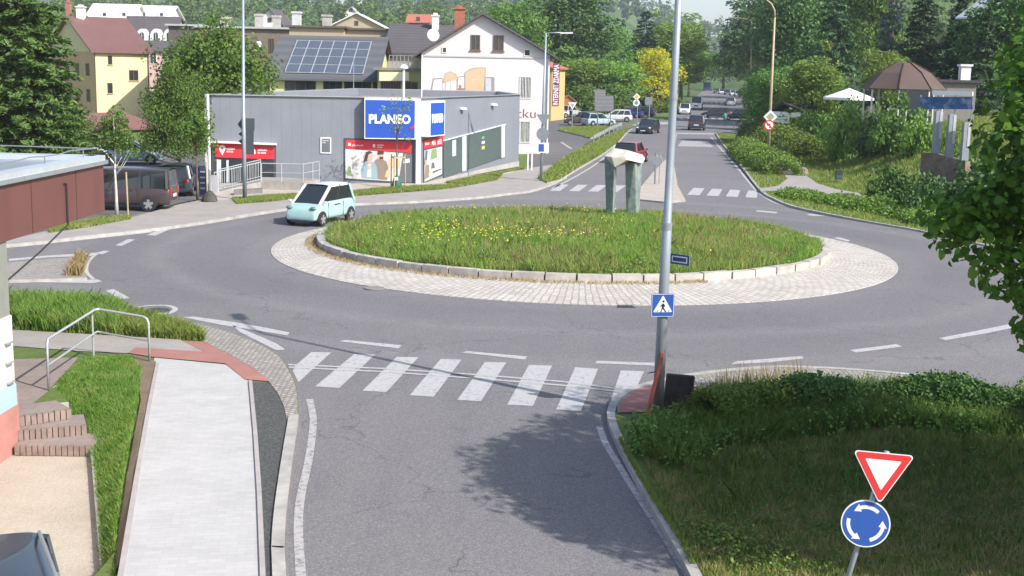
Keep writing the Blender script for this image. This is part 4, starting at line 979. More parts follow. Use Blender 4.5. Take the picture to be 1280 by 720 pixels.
# ================================================================== BUILDINGS
class Wall:
    """a vertical plane through P0 with direction u; pixel quads can be read onto it"""
    def __init__(s, A, B):
        s.P = Vector((A[0], A[1], 0)); d = Vector((B[0] - A[0], B[1] - A[1], 0)); s.L = d.length; s.u = d.normalized()
        s.n = Vector((s.u.y, -s.u.x, 0))          # outward = right of A->B (towards the viewer)
    def hit(s, px, py):
        d = ray(px, py); o = Vector((0, 0, CAMH)); t = (s.P - o).dot(s.n) / d.dot(s.n); q = o + d * t
        return (q - s.P).dot(s.u), q.z
    def pt(s, a, z, out=0.0): return s.P + s.u * a + s.n * out + Vector((0, 0, z))
    def slab(s, mb, corners, o0, o1):             # corners: (s, z) ccw
        n = len(corners); vs = [s.pt(a, z, o0) for a, z in corners] + [s.pt(a, z, o1) for a, z in corners]
        mb.add(vs, [tuple(range(n - 1, -1, -1)), tuple(range(n, 2 * n))] + [(i, (i + 1) % n, n + (i + 1) % n, n + i) for i in range(n)])
        return mb
    def pslab(s, mb, px, o0, o1): return s.slab(mb, [s.hit(*p) for p in px], o0, o1)
    def rect(s, x0, y0, x1, y1):                  # pixel rect -> s0,s1,z0,z1
        a, z1 = s.hit(x0, y0); b, z0 = s.hit(x1, y1); return min(a, b), max(a, b), min(z0, z1), max(z0, z1)
def text_mesh(name, txt, wall, s0, s1, z0, z1, m, parent, out=0.02, thick=0.01, bold=0.0, vertical=False, shear=0.0):
    c = bpy.data.curves.new(name, 'FONT'); c.body = txt; c.size = 1; c.extrude = 0.5; c.offset = bold; c.resolution_u = 3; c.align_x = 'LEFT'; c.shear = shear; c.space_line = 0.9
    o = bpy.data.objects.new(name, c); COL.objects.link(o); bpy.context.view_layer.update()
    me = bpy.data.meshes.new_from_object(o.evaluated_get(bpy.context.evaluated_depsgraph_get())); bpy.data.objects.remove(o)
    vs = [v.co.copy() for v in me.vertices]; x0 = min(v.x for v in vs); x1 = max(v.x for v in vs); y0 = min(v.y for v in vs); y1 = max(v.y for v in vs)
    off = Vector((0, 0, 0)); q = parent
    while q: off += q.location; q = q.parent
    for v, p in zip(me.vertices, vs):
        fx = (p.x - x0) / (x1 - x0); fy = (p.y - y0) / (y1 - y0)
        if vertical: a = s1 - (s1 - s0) * fy; z = z0 + (z1 - z0) * fx
        else: a = s0 + (s1 - s0) * fx; z = z0 + (z1 - z0) * fy
        v.co = wall.pt(a, z, out + (thick if p.z > 0 else 0)) - off
    me.materials.clear(); me.materials.append(m); me.name = name
    o = bpy.data.objects.new(name, me); COL.objects.link(o); o.parent = parent; return o
GLASS = mat('window_glass', (0.035, 0.042, 0.05), 0.08, var=0.3, sc=0.7, spec=0.9)
WFR = mat('white_window_frame', (0.7, 0.7, 0.68), 0.5, var=0.05); BFR = mat('brown_window_frame', (0.16, 0.09, 0.06), 0.6, var=0.1)
CURT = mat('net_curtain', (0.5, 0.5, 0.49), 0.9, var=0.2, sc=6)
def window(w, par, s0, s1, z0, z1, fr=WFR, nx=2, ny=1, sill=None, curtain=False, name='window', f=0.06):
    """a real opening look: frame proud of the wall, pane set back inside the frame, glazing bars"""
    mb = MB(); 
    for a, b, c, d in ((s0, s0 + f, z0, z1), (s1 - f, s1, z0, z1), (s0 + f, s1 - f, z0, z0 + f), (s0 + f, s1 - f, z1 - f, z1)):
        w.slab(mb, [(a, c), (b, c), (b, d), (a, d)], 0.002, 0.05)
    for i in range(1, nx):
        c = s0 + (s1 - s0) * i / nx; w.slab(mb, [(c - f * .4, z0 + f), (c + f * .4, z0 + f), (c + f * .4, z1 - f), (c - f * .4, z1 - f)], 0.012, 0.045)
    for i in range(1, ny):
        c = z0 + (z1 - z0) * i / ny; w.slab(mb, [(s0 + f, c - f * .4), (s1 - f, c - f * .4), (s1 - f, c + f * .4), (s0 + f, c + f * .4)], 0.014, 0.042)
    o = mb.build(name, fr, par, world=True)
    mb = MB(); w.slab(mb, [(s0 + f * .5, z0 + f * .5), (s1 - f * .5, z0 + f * .5), (s1 - f * .5, z1 - f * .5), (s0 + f * .5, z1 - f * .5)], 0.0, 0.01)
    mb.build('pane', GLASS, o, world=True)
    if curtain:
        mb = MB(); k = 7
        for i in range(k):
            a = s0 + f + (s1 - s0 - 2 * f) * (i + .15) / k; b = a + (s1 - s0 - 2 * f) * 0.5 / k
            w.slab(mb, [(a, z0 + f), (b, z0 + f), (b, z1 - f), (a, z1 - f)], 0.0105, 0.0118)
        mb.build('curtain', CURT, o, world=True)
    if sill is not None:
        mb = MB(); w.slab(mb, [(s0 - .08, z0 - .07), (s1 + .08, z0 - .07), (s1 + .08, z0), (s0 - .08, z0)], 0.003, 0.11)
        mb.build('sill', sill, o, world=True)
    return o
CLAD = None
def cladding(name, c, pitch=0.3, rough=0.55, metal=0.0):
    m, t, b = newmat(name); _mc[name] = m; g = N(t, 'ShaderNodeTexCoord'); s = N(t, 'ShaderNodeSeparateXYZ'); t.links.new(g.outputs['Object'], s.inputs[0])
    ad = N(t, 'ShaderNodeMath', operation='ADD'); t.links.new(s.outputs[0], ad.inputs[0]); t.links.new(s.outputs[1], ad.inputs[1])
    fr = N(t, 'ShaderNodeMath', operation='PINGPONG'); fr.inputs[1].default_value = pitch; t.links.new(ad.outputs[0], fr.inputs[0])
    mr = N(t, 'ShaderNodeMapRange'); mr.inputs[2].default_value = pitch * 0.12; t.links.new(fr.outputs[0], mr.inputs[0])
    n = noise(t, 0.5, 5, 0.7); n2 = noise(t, 4, 3, 0.6)
    cc = ramp(t, n, [(0.3, tuple(x * 0.88 for x in c)), (0.7, tuple(min(1, x * 1.08) for x in c))])
    cc = mixc(t, 0.25, cc, ramp(t, n2, [(0.3, tuple(x * 0.9 for x in c)), (0.7, c)]))
    t.links.new(mixc(t, mr.outputs[0], tuple(x * 0.86 for x in c), cc), b.inputs['Base Color'])
    b.inputs['Roughness'].default_value = rough; b.inputs['Metallic'].default_value = metal; bump(t, b, mr.outputs[0], 0.3, 0.01); return m
def tiles(name, c, p=0.3, var=0.2):
    m, t, b = newmat(name); _mc[name] = m; g = N(t, 'ShaderNodeTexCoord'); s = N(t, 'ShaderNodeSeparateXYZ'); t.links.new(g.outputs['Object'], s.inputs[0])
    fr = N(t, 'ShaderNodeMath', operation='PINGPONG'); fr.inputs[1].default_value = p * .5; t.links.new(s.outputs[2], fr.inputs[0])
    mr = N(t, 'ShaderNodeMapRange'); mr.inputs[2].default_value = p * .5; t.links.new(fr.outputs[0], mr.inputs[0])
    n = noise(t, 0.8, 6, 0.75); cc = ramp(t, n, [(0.3, tuple(x * (1 - var) for x in c)), (0.7, tuple(min(1, x * (1 + var)) for x in c))])
    t.links.new(mixc(t, mr.outputs[0], tuple(x * 0.72 for x in c), cc), b.inputs['Base Color']); b.inputs['Roughness'].default_value = 0.8; bump(t, b, mr.outputs[0], 0.4, 0.02); return m
# ------------------------------------------------------------------ grey electronics shop
PA, PB, PC = G(261, 229.5), G(525, 231.5), G(648, 208); PC = Vector((PC.x, PC.y, 0))
PE = Vector((-11.6, 93.5, 0)); PD = Vector((-1.2, 93.5, 0))
SH = HT(PB, 123)
GREYC = cladding('grey_cladding', (0.205, 0.222, 0.26), 0.3)
shop = empty('shop', PB, label='low grey metal-clad electronics shop with blue corner signs', cat='shop')
W1, W2 = Wall(PA, PB), Wall(PB, PC)
foot = [PA, PB, PC, PD, PE]
mb = MB(); n = 5
for i in range(n):
    a, b = foot[i], foot[(i + 1) % n]; d = (b - a).normalized(); inn = Vector((-d.y, d.x, 0)) * 0.25
    mb.add([(a.x, a.y, 0), (b.x, b.y, 0), (b.x, b.y, SH), (a.x, a.y, SH), (a.x + inn.x, a.y + inn.y, SH - .45), (b.x + inn.x, b.y + inn.y, SH - .45), (b.x + inn.x, b.y + inn.y, SH), (a.x + inn.x, a.y + inn.y, SH)],
           [(0, 1, 2, 3), (3, 2, 6, 7), (5, 4, 7, 6)])
mb.build('wall', GREYC, shop, world=True)
mb = MB(); mb.add([(p.x, p.y, SH - 0.43) for p in foot], [(0, 1, 2, 3, 4)]); mb.build('roof', mat('roof_felt', (0.22, 0.18, 0.165), 0.9, var=0.25, sc=0.8), shop, world=True)
mb = MB()
for i in range(n):
    a, b = foot[i], foot[(i + 1) % n]; mb.bar(Vector((a.x, a.y, SH + 0.02)), Vector((b.x, b.y, SH + 0.02)), 0.22, 0.05)
mb.build('roof_edge', mat('light_metal', (0.5, 0.51, 0.53), 0.4, 0.6, var=0.06), shop, world=True)
mb = MB(); W2.pslab(mb, [(527, 230), (648, 208), (648, 201.5), (600, 212), (560, 221.5), (529, 228.5)], 0.004, 0.05)
mb.build('plinth', CONC, shop, world=True)
DKG = mat('dark_green_panel', (0.085, 0.115, 0.115), 0.35, var=0.08, spec=0.6); LTG = mat('light_strip', (0.55, 0.6, 0.62), 0.4, var=0.05)
DFR = mat('dark_frame', (0.06, 0.065, 0.075), 0.4, var=0.1); REDB = mat('red_banner', (0.62, 0.03, 0.045), 0.45, var=0.05); BLUEB = mat('blue_sign', (0.022, 0.085, 0.42), 0.35, var=0.04)
WHT = mat('sign_white', (0.82, 0.82, 0.82), 0.4, var=0.02); WHP = mat('white_trim', (0.68, 0.68, 0.69), 0.5, var=0.05)
mb = MB(); W2.pslab(mb, [(553.5, 222), (630, 195.5), (630, 156.5), (553.5, 177)], 0.01, 0.06); mb.build('window_strip', DKG, shop, world=True)
mb = MB()
for q in ([(576.5, 214.5), (581.5, 212.8), (581.5, 169.5), (576.5, 171)], [(625.5, 197.5), (629.5, 196), (629.5, 156), (625.5, 157)], [(564, 195.5), (568.5, 194.3), (568.5, 174.5), (564, 175.8)]): W2.pslab(mb, q, 0.062, 0.08)
W2.pslab(mb, [(553, 176.5), (631, 156), (631, 154.8), (553, 175)], 0.01, 0.09)
mb.build('light_panel', LTG, shop, world=True)
mb = MB(); GRN = mat('green_print', (0.12, 0.4, 0.12), 0.5, var=0.05)
mb.mt(GRN); W2.pslab(mb, [(601, 174), (604.5, 173), (604.5, 170), (601, 171)], 0.062, 0.07)
mb.mt(WHT); W2.pslab(mb, [(601, 180), (604.5, 179), (604.5, 176), (601, 177)], 0.062, 0.07); mb.mt(mat('yellow_print', (0.6, 0.5, 0.1), 0.5)); W2.pslab(mb, [(601, 187), (604.5, 186), (604.5, 182), (601, 183)], 0.062, 0.07)
mb.build('sticker', parent=shop, world=True)
for px, py in ((576.5, 136), (615, 131)):
    a, z = W2.hit(px, py); mb = MB(); q = W2.pt(a, z, 0.12); mb.lathe([(0.06, 0.1), (0.2, 0.06), (0.24, -0.03), (0.2, -0.05)], q, 12); mb.bar(W2.pt(a, z + .05, 0.0), W2.pt(a, z + .05, 0.14), 0.06, 0.06); mb.build('wall_lamp', WHT, shop, world=True)
# projecting blue signs with their white box edges
def signbox(w, px, out, front, nm):
    mb = MB(); q = [w.hit(*p) for p in px]; mb.mt(WHP); w.slab(mb, q, 0.003, out)
    a0 = q[0][0] + .09; a1 = q[1][0] - .09; z0 = q[0][1] + .08; z1 = q[2][1] - .1; mb.mt(BLUEB); w.slab(mb, [(a0, z0), (a1, z0), (a1, z1), (a0, z1)], out, out + 0.02)
    return mb.build(nm, parent=shop, world=True), (a0, a1, z0, z1)
OUT = 0.55
Wf = Wall(PA + W1.n * OUT, PB + W1.n * OUT); Wg = Wall(PB + W2.n * 0.4, PC + W2.n * 0.4)
def adj(wfront, w, px, out):                # read pixels on the front face of the box
    return [wfront.hit(*p) for p in px]
mb = MB(); q = adj(Wf, W1, [(455.5, 173.5), (521, 176), (521, 123.5), (455.5, 122.5)], OUT)
q = [(q[0][0], q[0][1]), (q[1][0], q[0][1]), (q[1][0], q[2][1]), (q[0][0], q[2][1])]
mb.mt(WHP); W1.slab(mb, q, 0.003, OUT); a0, a1, z0, z1 = q[0][0] + .06, q[1][0] - .12, q[0][1] + .07, q[2][1] - .1
mb.mt(BLUEB); W1.slab(mb, [(a0, z0), (a1, z0), (a1, z1), (a0, z1)], OUT, OUT + .02); sb = mb.build('sign_box', parent=shop, world=True)
s_, zt_ = Wf.hit(461, 142.5)[0], Wf.hit(461, 142.5)[1]; s2_, zb_ = Wf.hit(516, 155)[0], Wf.hit(500, 155)[1]
text_mesh('lettering', 'PLANEO', Wf, s_, s2_ - 0.12, zb_, zt_, WHT, sb, 0.022, 0.03, 0.045)
mb = MB(); r_ = (zt_ - zb_) * 0.42; cx_, cz_ = s2_ - 0.16, zb_ - 0.02
pts = [(cx_ + r_ * k * math.cos(t), cz_ + r_ * k * math.sin(t)) for k, t in [(1.15, -1.5 + i * 0.2) for i in range(9)] + [(0.75, 0.1 - i * 0.2) for i in range(9)]]
Wf.slab(mb, pts, 0.022, 0.05); mb.build('red_swoosh', REDB, sb, world=True)
mb = MB(); q = adj(Wg, W2, [(538, 171), (556, 168), (556, 124.5), (538, 126.5)], .4); aa = q[0][0]; q = [(aa - 0.35, q[0][1]), (q[1][0], q[0][1]), (q[1][0], q[3][1]), (aa - 0.35, q[3][1])]
mb.mt(WHP); W2.slab(mb, q, 0.003, 0.4); a0, a1, z0, z1 = aa, q[1][0] - .12, q[0][1] + .07, q[2][1] - .1
mb.mt(BLUEB); W2.slab(mb, [(a0, z0), (a1, z0), (a1, z1), (a0, z1)], .4, .42); sb2 = mb.build('sign_box', parent=shop, world=True)
text_mesh('lettering', 'PLANEO', Wg, a0 + .12, a1 - .25, zb_ + .02, zt_ + .02, WHT, sb2, 0.022, 0.03, 0.045)
mb = MB(); mb.box(PB.x - .22, PB.x + .02, PB.y - .25, PB.y + .05, 0, SH - 0.02); mb.build('corner_pillar', WHP, shop, world=True)
mb = MB(); mb.box(PA.x - .16, PA.x + .02, PA.y - .06, PA.y + .1, 0, SH + .04); mb.build('corner_trim', WHP, shop, world=True)
# posters
POSTB = ground_mat('poster_backdrop', [(0.35, (0.42, 0.43, 0.44)), (0.6, (0.6, 0.61, 0.61)), (0.75, (0.7, 0.7, 0.7))], 1.2, 2, 0, 0.5)
def flat(nm, w, par, items, o0=0.03):
    mb = MB()
    for i, (m, px) in enumerate(items):
        mb.mt(m); w.pslab(mb, px, o0 + i * 0.0012, o0 + 0.001 + i * 0.0012)
    return mb.build(nm, parent=par, world=True)
pc = lambda n, c: mat('print_' + n, c, 0.5, var=0.08, sc=3)
HAIR, SKIN, JEAN, BRWN, WT, KIT = pc('hair', (0.07, 0.04, 0.03)), pc('skin', (0.55, 0.36, 0.27)), pc('denim', (0.25, 0.36, 0.42)), pc('brown_shirt', (0.24, 0.19, 0.15)), pc('white', (0.7, 0.68, 0.66)), pc('dark_kitchen', (0.12, 0.13, 0.15))
WARM, GRE = pc('warm', (0.6, 0.45, 0.27)), pc('leafgreen', (0.2, 0.3, 0.14))
mb = MB(); W1.pslab(mb, [(429.8, 224.5), (517, 230), (517, 175), (429.8, 172.5)], 0.003, 0.03); fr = mb.build('poster', DFR, shop, world=True)
it = [(POSTB, [(431.8, 222.8), (515, 228), (515, 192), (431.8, 186)]), (KIT, [(498, 226.8), (515, 228), (515, 192), (504, 191)]), (WT, [(432, 213), (440, 213.5), (440, 188), (432, 187)]),
      (GRE, [(433, 219), (440, 220), (438.5, 209), (435, 208)]), (WARM, [(485, 209.5), (501, 210.5), (499, 199), (486, 198)]), (WT, [(491, 196), (500, 196.5), (500, 193), (491, 192.5)]), (WT, [(504, 204), (512, 203), (512, 198), (505, 199)]),
      (BRWN, [(468, 223.5), (484, 225), (485.5, 210), (483, 202), (478, 198.5), (472, 198), (468, 201), (466, 208)]), (SKIN, [(472.5, 199), (478, 199.5), (479.5, 193), (478, 190), (474, 190)]), (HAIR, [(471.5, 193.5), (479.5, 193), (480, 189), (476, 187.5), (472, 189)]), (HAIR, [(474, 199), (479, 199), (479.5, 196), (474.5, 196)]),
      (JEAN, [(452, 222), (472, 224), (471.5, 210), (468, 203), (462, 201), (456, 203), (452, 210)]), (WT, [(459, 221), (464, 221.5), (463.5, 205), (460, 205)]), (SKIN, [(460, 204), (464, 204), (466, 196), (465, 191.5), (461.5, 192)]), (HAIR, [(454, 203.5), (459, 201), (460.5, 193), (465.5, 190.5), (462, 188.5), (457.5, 190), (456, 196)]), (SKIN, [(458, 213), (463, 211), (463.5, 206.5), (459.5, 207)]),
      (WARM, [(481, 221), (487, 222), (489, 212), (483, 213)]), (REDB, [(431.8, 185.2), (514, 191), (514, 176.7), (431.8, 174.8)]), (WT, [(435, 182), (438.5, 182.3), (438.5, 178.5), (435, 178.2)]), (WT, [(466, 184), (469, 184.3), (469, 180.3), (466, 180)])]
flat('poster_print', W1, fr, it)
def wtext(nm, s, w, x0, y0, x1, y1, m, par, out=0.07, bold=0.01, **k):
    a, z1 = w.hit(x0, y0); b, z0 = w.hit(x1, y1); b2, z1b = w.hit(x1, y0)
    return text_mesh(nm, s, w, a, b, z0, z1, m, par, out, 0.006, bold, **k)
wtext('lettering', 'planeo.cz', W1, 440, 180, 454, 183.3, WHT, fr, 0.055); wtext('lettering', 'výdejní\nmísto', W1, 471, 180, 480, 185, WHT, fr, 0.055)
mb = MB(); W2.pslab(mb, [(528.5, 229), (553.5, 219), (553.5, 168.5), (528.5, 174)], 0.003, 0.03); fr2 = mb.build('poster', DFR, shop, world=True)
it = [(POSTB, [(530, 227), (552, 217.5), (552, 183), (530, 188)]), (GRE, [(537, 200), (546, 197), (545, 185), (539, 187)]), (KIT, [(530, 206), (533, 205), (534, 188), (531, 188)]), (BRWN, [(530, 225), (536, 221), (536, 206), (531, 205)]), (KIT, [(538, 211), (543, 210), (542, 203), (539, 203)]), (WARM, [(535, 220), (539, 218), (537, 210)]), (KIT, [(540, 217), (551, 212), (551, 210.5), (540, 214)]), (SKIN, [(530.5, 207), (534, 206), (533, 200), (531, 200)]),
      (REDB, [(529, 186), (553, 181), (553, 169.5), (529, 175.5)])]
flat('poster_print', W2, fr2, it)
wtext('lettering', 'planeo', W2, 530.5, 177.5, 535.5, 182, WHT, fr2, 0.05); wtext('lettering', 'AEG', W2, 538.5, 175.5, 543.5, 181, WHT, fr2, 0.05); wtext('lettering', 'BEKO', W2, 546, 174, 551, 180, WHT, fr2, 0.05)
# entrance with red banners
mb = MB(); W1.pslab(mb, [(264.5, 231), (345, 228), (345, 179.5), (264.5, 176.5)], 0.003, 0.05); en = mb.build('entrance', DFR, shop, world=True)
mb = MB(); W1.pslab(mb, [(264, 178), (346, 181), (346, 179), (264, 175.8)], 0.003, 0.35); mb.build('canopy', WHP, en, world=True)
mb = MB(); W1.pslab(mb, [(270, 228), (342, 227), (342, 200), (270, 198)], 0.052, 0.06); mb.build('pane', GLASS, en, world=True)
mb = MB(); W1.pslab(mb, [(271, 228), (276.5, 228), (276.5, 199.5), (271, 199)], 0.061, 0.08); W1.pslab(mb, [(283, 228), (286, 228), (286, 200), (283, 200)], 0.061, 0.07); mb.build('door_frame', LTG, en, world=True)
mb = MB(); W1.pslab(mb, [(270, 196.5), (343, 199), (343, 181.5), (268, 178.5)], 0.052, 0.1); rb = mb.build('banner', REDB, en, world=True)
mb = MB(); a, z = W1.hit(278, 187)
pts = [(a + .17 * math.cos(t), z + .08 + .17 * math.sin(t)) for t in [(-0.5 + i * 0.25) for i in range(17)]] + [(a, z - .3)]
mb.mt(WHT); W1.slab(mb, pts, 0.101, 0.105); mb.mt(REDB); W1.slab(mb, [(a + .07 * math.cos(t * .7), z + .08 + .07 * math.sin(t * .7)) for t in range(9)], 0.1055, 0.107); mb.build('pin_symbol', parent=rb, world=True)
mb = MB(); mb.mt(WHT); W1.pslab(mb, [(313, 192), (319.5, 192.3), (319.5, 188), (317.5, 184.5), (313, 184.3)], 0.101, 0.105); mb.mt(REDB); W1.pslab(mb, [(315, 190.5), (317.5, 190.5), (317.2, 187.5), (315.3, 187.5)], 0.1055, 0.107); mb.build('parcel_symbol', parent=rb, world=True)
wtext('lettering', 'výdejní\nmísto', W1, 283, 184, 294, 190.5, WHT, rb, 0.102, 0.02); wtext('lettering', 'nakládka\ndo auta', W1, 322, 185.5, 334, 192, WHT, rb, 0.102, 0.02)
mb = MB(); W1.pslab(mb, [(400.5, 191.5), (414, 192), (414, 171.8), (400.5, 171.5)], 0.003, 0.05); fr3 = mb.build('notice_frame', WHP, shop, world=True)
mb = MB(); W1.pslab(mb, [(402, 190), (412.6, 190.5), (412.6, 173.3), (402, 173)], 0.051, 0.055); mb.build('notice', KIT, fr3, world=True)
wtext('lettering', 'Otevírací\ndoba', W1, 403, 174.5, 411, 179, WHT, fr3, 0.056, 0.0)
# roof rods
for i, (px, y0, y1, m) in enumerate(((442, 109, 72, 'thin lightning rod'), (504.5, 122, 84, 'white vent pipe with a dome cap'), (527, 121, 74, 'tall thin rod at the corner sign'))):
    dist = (93, 72, 70)[i]; p = at(px, y0, dist); z0 = SH - 0.43; zt2 = HT(p, y1); mb = MB(); r = (0.03, 0.07, 0.03)[i]
    mb.tube([(p.x, p.y, z0), (p.x, p.y, zt2)], r, 6)
    mb.lathe([(0.2, 0), (0.2, 0.12), (0.05, 0.2)], (p.x, p.y, z0), 10)
    if i == 1: mb.lathe([(0.12, 0), (0.26, 0.05), (0.16, 0.2), (0.05, 0.26)], (p.x, p.y, zt2 - 0.1), 10)
    mb.build('roof_pipe' if i == 1 else 'lightning_rod', WHT if i else mat('galvanised', (0.42, 0.44, 0.46), 0.45, 0.7, var=0.1), shop, world=True)
GALV = mat('galvanised', (0.42, 0.44, 0.46), 0.45, 0.7)
# ------------------------------------------------------------------ generic house
def rot_house(name, label, A, B, depth, eave, ridge, wall_m, roof_m, gable_front=False, over=0.4, cat='house', ridge_pos=0.5, base=0.0, verge_m=None, chim=()):
    """A,B front corners (A left as seen); roof slabs have thickness"""
    w = Wall(A, B); L = w.L; back = -w.n; root = empty(name, (w.P.x, w.P.y, base)); tag(root, label, cat)
    def p(s, d, z): return w.P + w.u * s + back * d + Vector((0, 0, z))
    mb = MB(); b = base - 0.5
    if gable_front:
        c = L * ridge_pos; prof = [(0, b), (L, b), (L, eave), (c, ridge), (0, eave)]
        vs = [p(s, 0, z) for s, z in prof] + [p(s, depth, z) for s, z in prof]; k = 5
        mb.add(vs, [(0, 1, 2, 3, 4), (9, 8, 7, 6, 5)] + [(i, k + i, k + (i + 1) % k, (i + 1) % k) for i in (0, 1, 4)])
    else:
        c = depth * ridge_pos; prof = [(0, b), (depth, b), (depth, eave), (c, ridge), (0, eave)]
        vs = [p(0, d, z) for d, z in prof] + [p(L, d, z) for d, z in prof]; k = 5
        mb.add(vs, [(0, 1, 2, 3, 4), (9, 8, 7, 6, 5)] + [(i, k + i, k + (i + 1) % k, (i + 1) % k) for i in (0, 1, 4)])
    mb.build('wall', wall_m, root, world=True)
    mb = MB(); th = 0.16
    if gable_front:
        for s0, s1 in ((0, c), (L, c)):
            sl = (ridge - eave) / abs(s1 - s0); se = s0 + (over if s0 > c else -over); ze = eave - sl * over
            pr = [(se, ze + 0.03), (s1, ridge + 0.03), (s1, ridge + 0.03 + th), (se, ze + 0.03 + th)]
            vs = [p(s, -over, z) for s, z in pr] + [p(s, depth + over, z) for s, z in pr]
            mb.add(vs, [(0, 1, 2, 3), (7, 6, 5, 4)] + [(i, 4 + i, 4 + (i + 1) % 4, (i + 1) % 4) for i in range(4)])
    else:
        for d0, d1 in ((0, c), (depth, c)):
            if abs(d1 - d0) < 0.1: continue
            sl = (ridge - eave) / abs(d1 - d0); se = d0 + (over if d0 > c else -over); ze = eave - sl * over
            pr = [(se, ze + 0.03), (d1, ridge + 0.03), (d1, ridge + 0.03 + th), (se, ze + 0.03 + th)]
            vs = [p(-over, d, z) for d, z in pr] + [p(L + over, d, z) for d, z in pr]
            mb.add(vs, [(0, 1, 2, 3), (7, 6, 5, 4)] + [(i, 4 + i, 4 + (i + 1) % 4, (i + 1) % 4) for i in range(4)])
    rf = mb.build('roof', roof_m, root, world=True)
    for (s, d, z0, z1, ww, cm) in chim:
        mb = MB(); q = p(s, d, 0); mb.box(q.x - ww / 2, q.x + ww / 2, q.y - ww / 2, q.y + ww / 2, z0, z1); mb.box(q.x - ww * .62, q.x + ww * .62, q.y - ww * .62, q.y + ww * .62, z1, z1 + .12); mb.box(q.x - ww * .3, q.x + ww * .3, q.y - ww * .3, q.y + ww * .3, z1 + .12, z1 + .3)
        mb.build('chimney', cm, rf, world=True)
    return root, w, p, rf
BRICK = mat('red_brick', (0.36, 0.13, 0.08), 0.9, var=0.25, sc=8)
WPLAST = mat('white_plaster', (0.62, 0.59, 0.60), 0.9, var=0.05, sc=0.6)
DROOF = tiles('dark_slate_roof', (0.10, 0.09, 0.095), 0.25)
# white gable house
HA = P3(527, 97, 0); HB = P3(687, 97.5, 0)
HA.y = 97; wtmp = Wall(HA, HB)
ev = wtmp.hit(527, 66)[1]; rd = wtmp.hit(603, 19)[1]; rp = wtmp.hit(603, 30)[0] / wtmp.L
gh, w, p, rf = rot_house('gable_house', 'large white gable-fronted house with painted furniture mural behind the grey shop', HA, HB, 16, ev, rd, WPLAST, DROOF, True, 0.55, ridge_pos=rp,
    chim=[(wtmp.hit(575, 30)[0], 4, ev + 1.0, wtmp.hit(575, 14)[1] + .3, 0.75, BRICK)])
mb = MB(); a, z = w.hit(530, 69.5); w.slab(mb, [(0, z - .06), (w.L, z - .06), (w.L, z + .06), (0, z + .06)], 0.003, 0.06); mb.build('cornice', mat('cream_trim', (0.5, 0.47, 0.47), 0.8, var=.05), gh, world=True)
for r in ((588.5, 43.5, 600, 63), (616.5, 44, 629.5, 64)): window(w, gh, *w.rect(*r), fr=BFR, sill=BFR)
window(w, gh, *w.rect(552.5, 58.5, 558.5, 66.5), fr=WFR, nx=1); window(w, gh, *w.rect(655, 61.5, 663, 70.5), fr=WFR, nx=1)
window(w, gh, *w.rect(649.5, 95.5, 664, 123.5), fr=WFR, curtain=True); window(w, gh, *w.rect(649.5, 151, 662.5, 178.5), fr=WFR, curtain=True)
BEI = pc('mural_beige', (0.62, 0.43, 0.27)); OUTL = pc('mural_outline', (0.3, 0.25, 0.25)); MW = pc('mural_white', (0.75, 0.74, 0.74)); MB_ = pc('mural_bluegrey', (0.5, 0.53, 0.58)); MR = pc('mural_red', (0.5, 0.15, 0.12))
it = [(OUTL, [(538, 114), (553, 114), (553, 97.5), (541, 98)]), (MW, [(540, 114), (552.2, 114), (552.2, 99), (542.5, 99.5)]), (OUTL, [(606, 114), (618, 114), (618, 96.5), (606, 96)]), (MB_, [(607, 114), (614, 114), (614, 98), (607, 97.5)]),
      (OUTL, [(553.2, 103.5), (574, 100.5), (569.5, 92.5), (563, 89.3), (556.5, 91.5)]), (BEI, [(554.2, 103), (573.2, 99.6), (568.8, 93), (563, 90), (557, 92)]), (OUTL, [(556, 114), (571, 114), (571, 100), (557, 102)]), (MW, [(556.6, 114), (570.3, 114), (570.3, 100.4), (557.6, 102.4)]), (OUTL, [(563, 114), (563.6, 114), (563.2, 101.5), (562.6, 101.6)]),
      (OUTL, [(571.5, 114), (581, 114), (581, 95), (572, 96)]), (MW, [(572.2, 110), (580.2, 110), (580.2, 96), (573, 97)]), (MR, [(574, 114), (576, 114), (577, 106.5), (573, 106)]),
      (OUTL, [(580.8, 114), (605.6, 114), (607.3, 84.4), (596, 84.4), (587, 86.5), (580.5, 91)]), (BEI, [(581.6, 114), (604.6, 114), (606.3, 85.4), (596, 85.4), (587, 87.6), (581.6, 91.5)]), (MW, [(590, 100), (597, 98.5), (596.5, 98.2), (590, 99.6)])]
flat('mural', w, gh, it, 0.004)
REDT = pc('red_letters', (0.30, 0.05, 0.06)); wtext('lettering', 'nábytku', w, 612, 135.5, 669.5, 151, REDT, gh, 0.012, -0.008)
mb = MB(); a, z = w.hit(527.5, 70); mb.tube([w.pt(a, ev - .1, .12), w.pt(a, 0.1, .12)], .06, 6); mb.build('downpipe', WHP, gh, world=True)
mb = MB(); a, z = w.hit(686, 70); mb.tube([w.pt(a, ev - .3, .1), w.pt(a, 0.1, .1)], .06, 6); mb.build('downpipe', WHP, gh, world=True)
# satellite dish on the neighbour roof
mb = MB(); q = at(541.5, 44, 108); Md = Matrix.Rotation(math.radians(80), 4, 'X') @ Matrix.Rotation(0.3, 4, 'Y')
mb.lathe([(0.02, 0.14), (0.3, 0.1), (0.5, 0.02), (0.52, 0.0), (0.3, 0.07), (0.02, 0.1)][::-1], q, 18, Md); mb.tube([q, q + Vector((0, .6, -.7)), q + Vector((0, .6, -2.0))], .05, 6); mb.tube([q, q + Vector((.1, -.5, .15))], .02, 5)
tag(mb.build('satellite_dish', WHT, origin='base'), 'white round satellite dish above the dark roof left of the white gable', 'satellite dish')
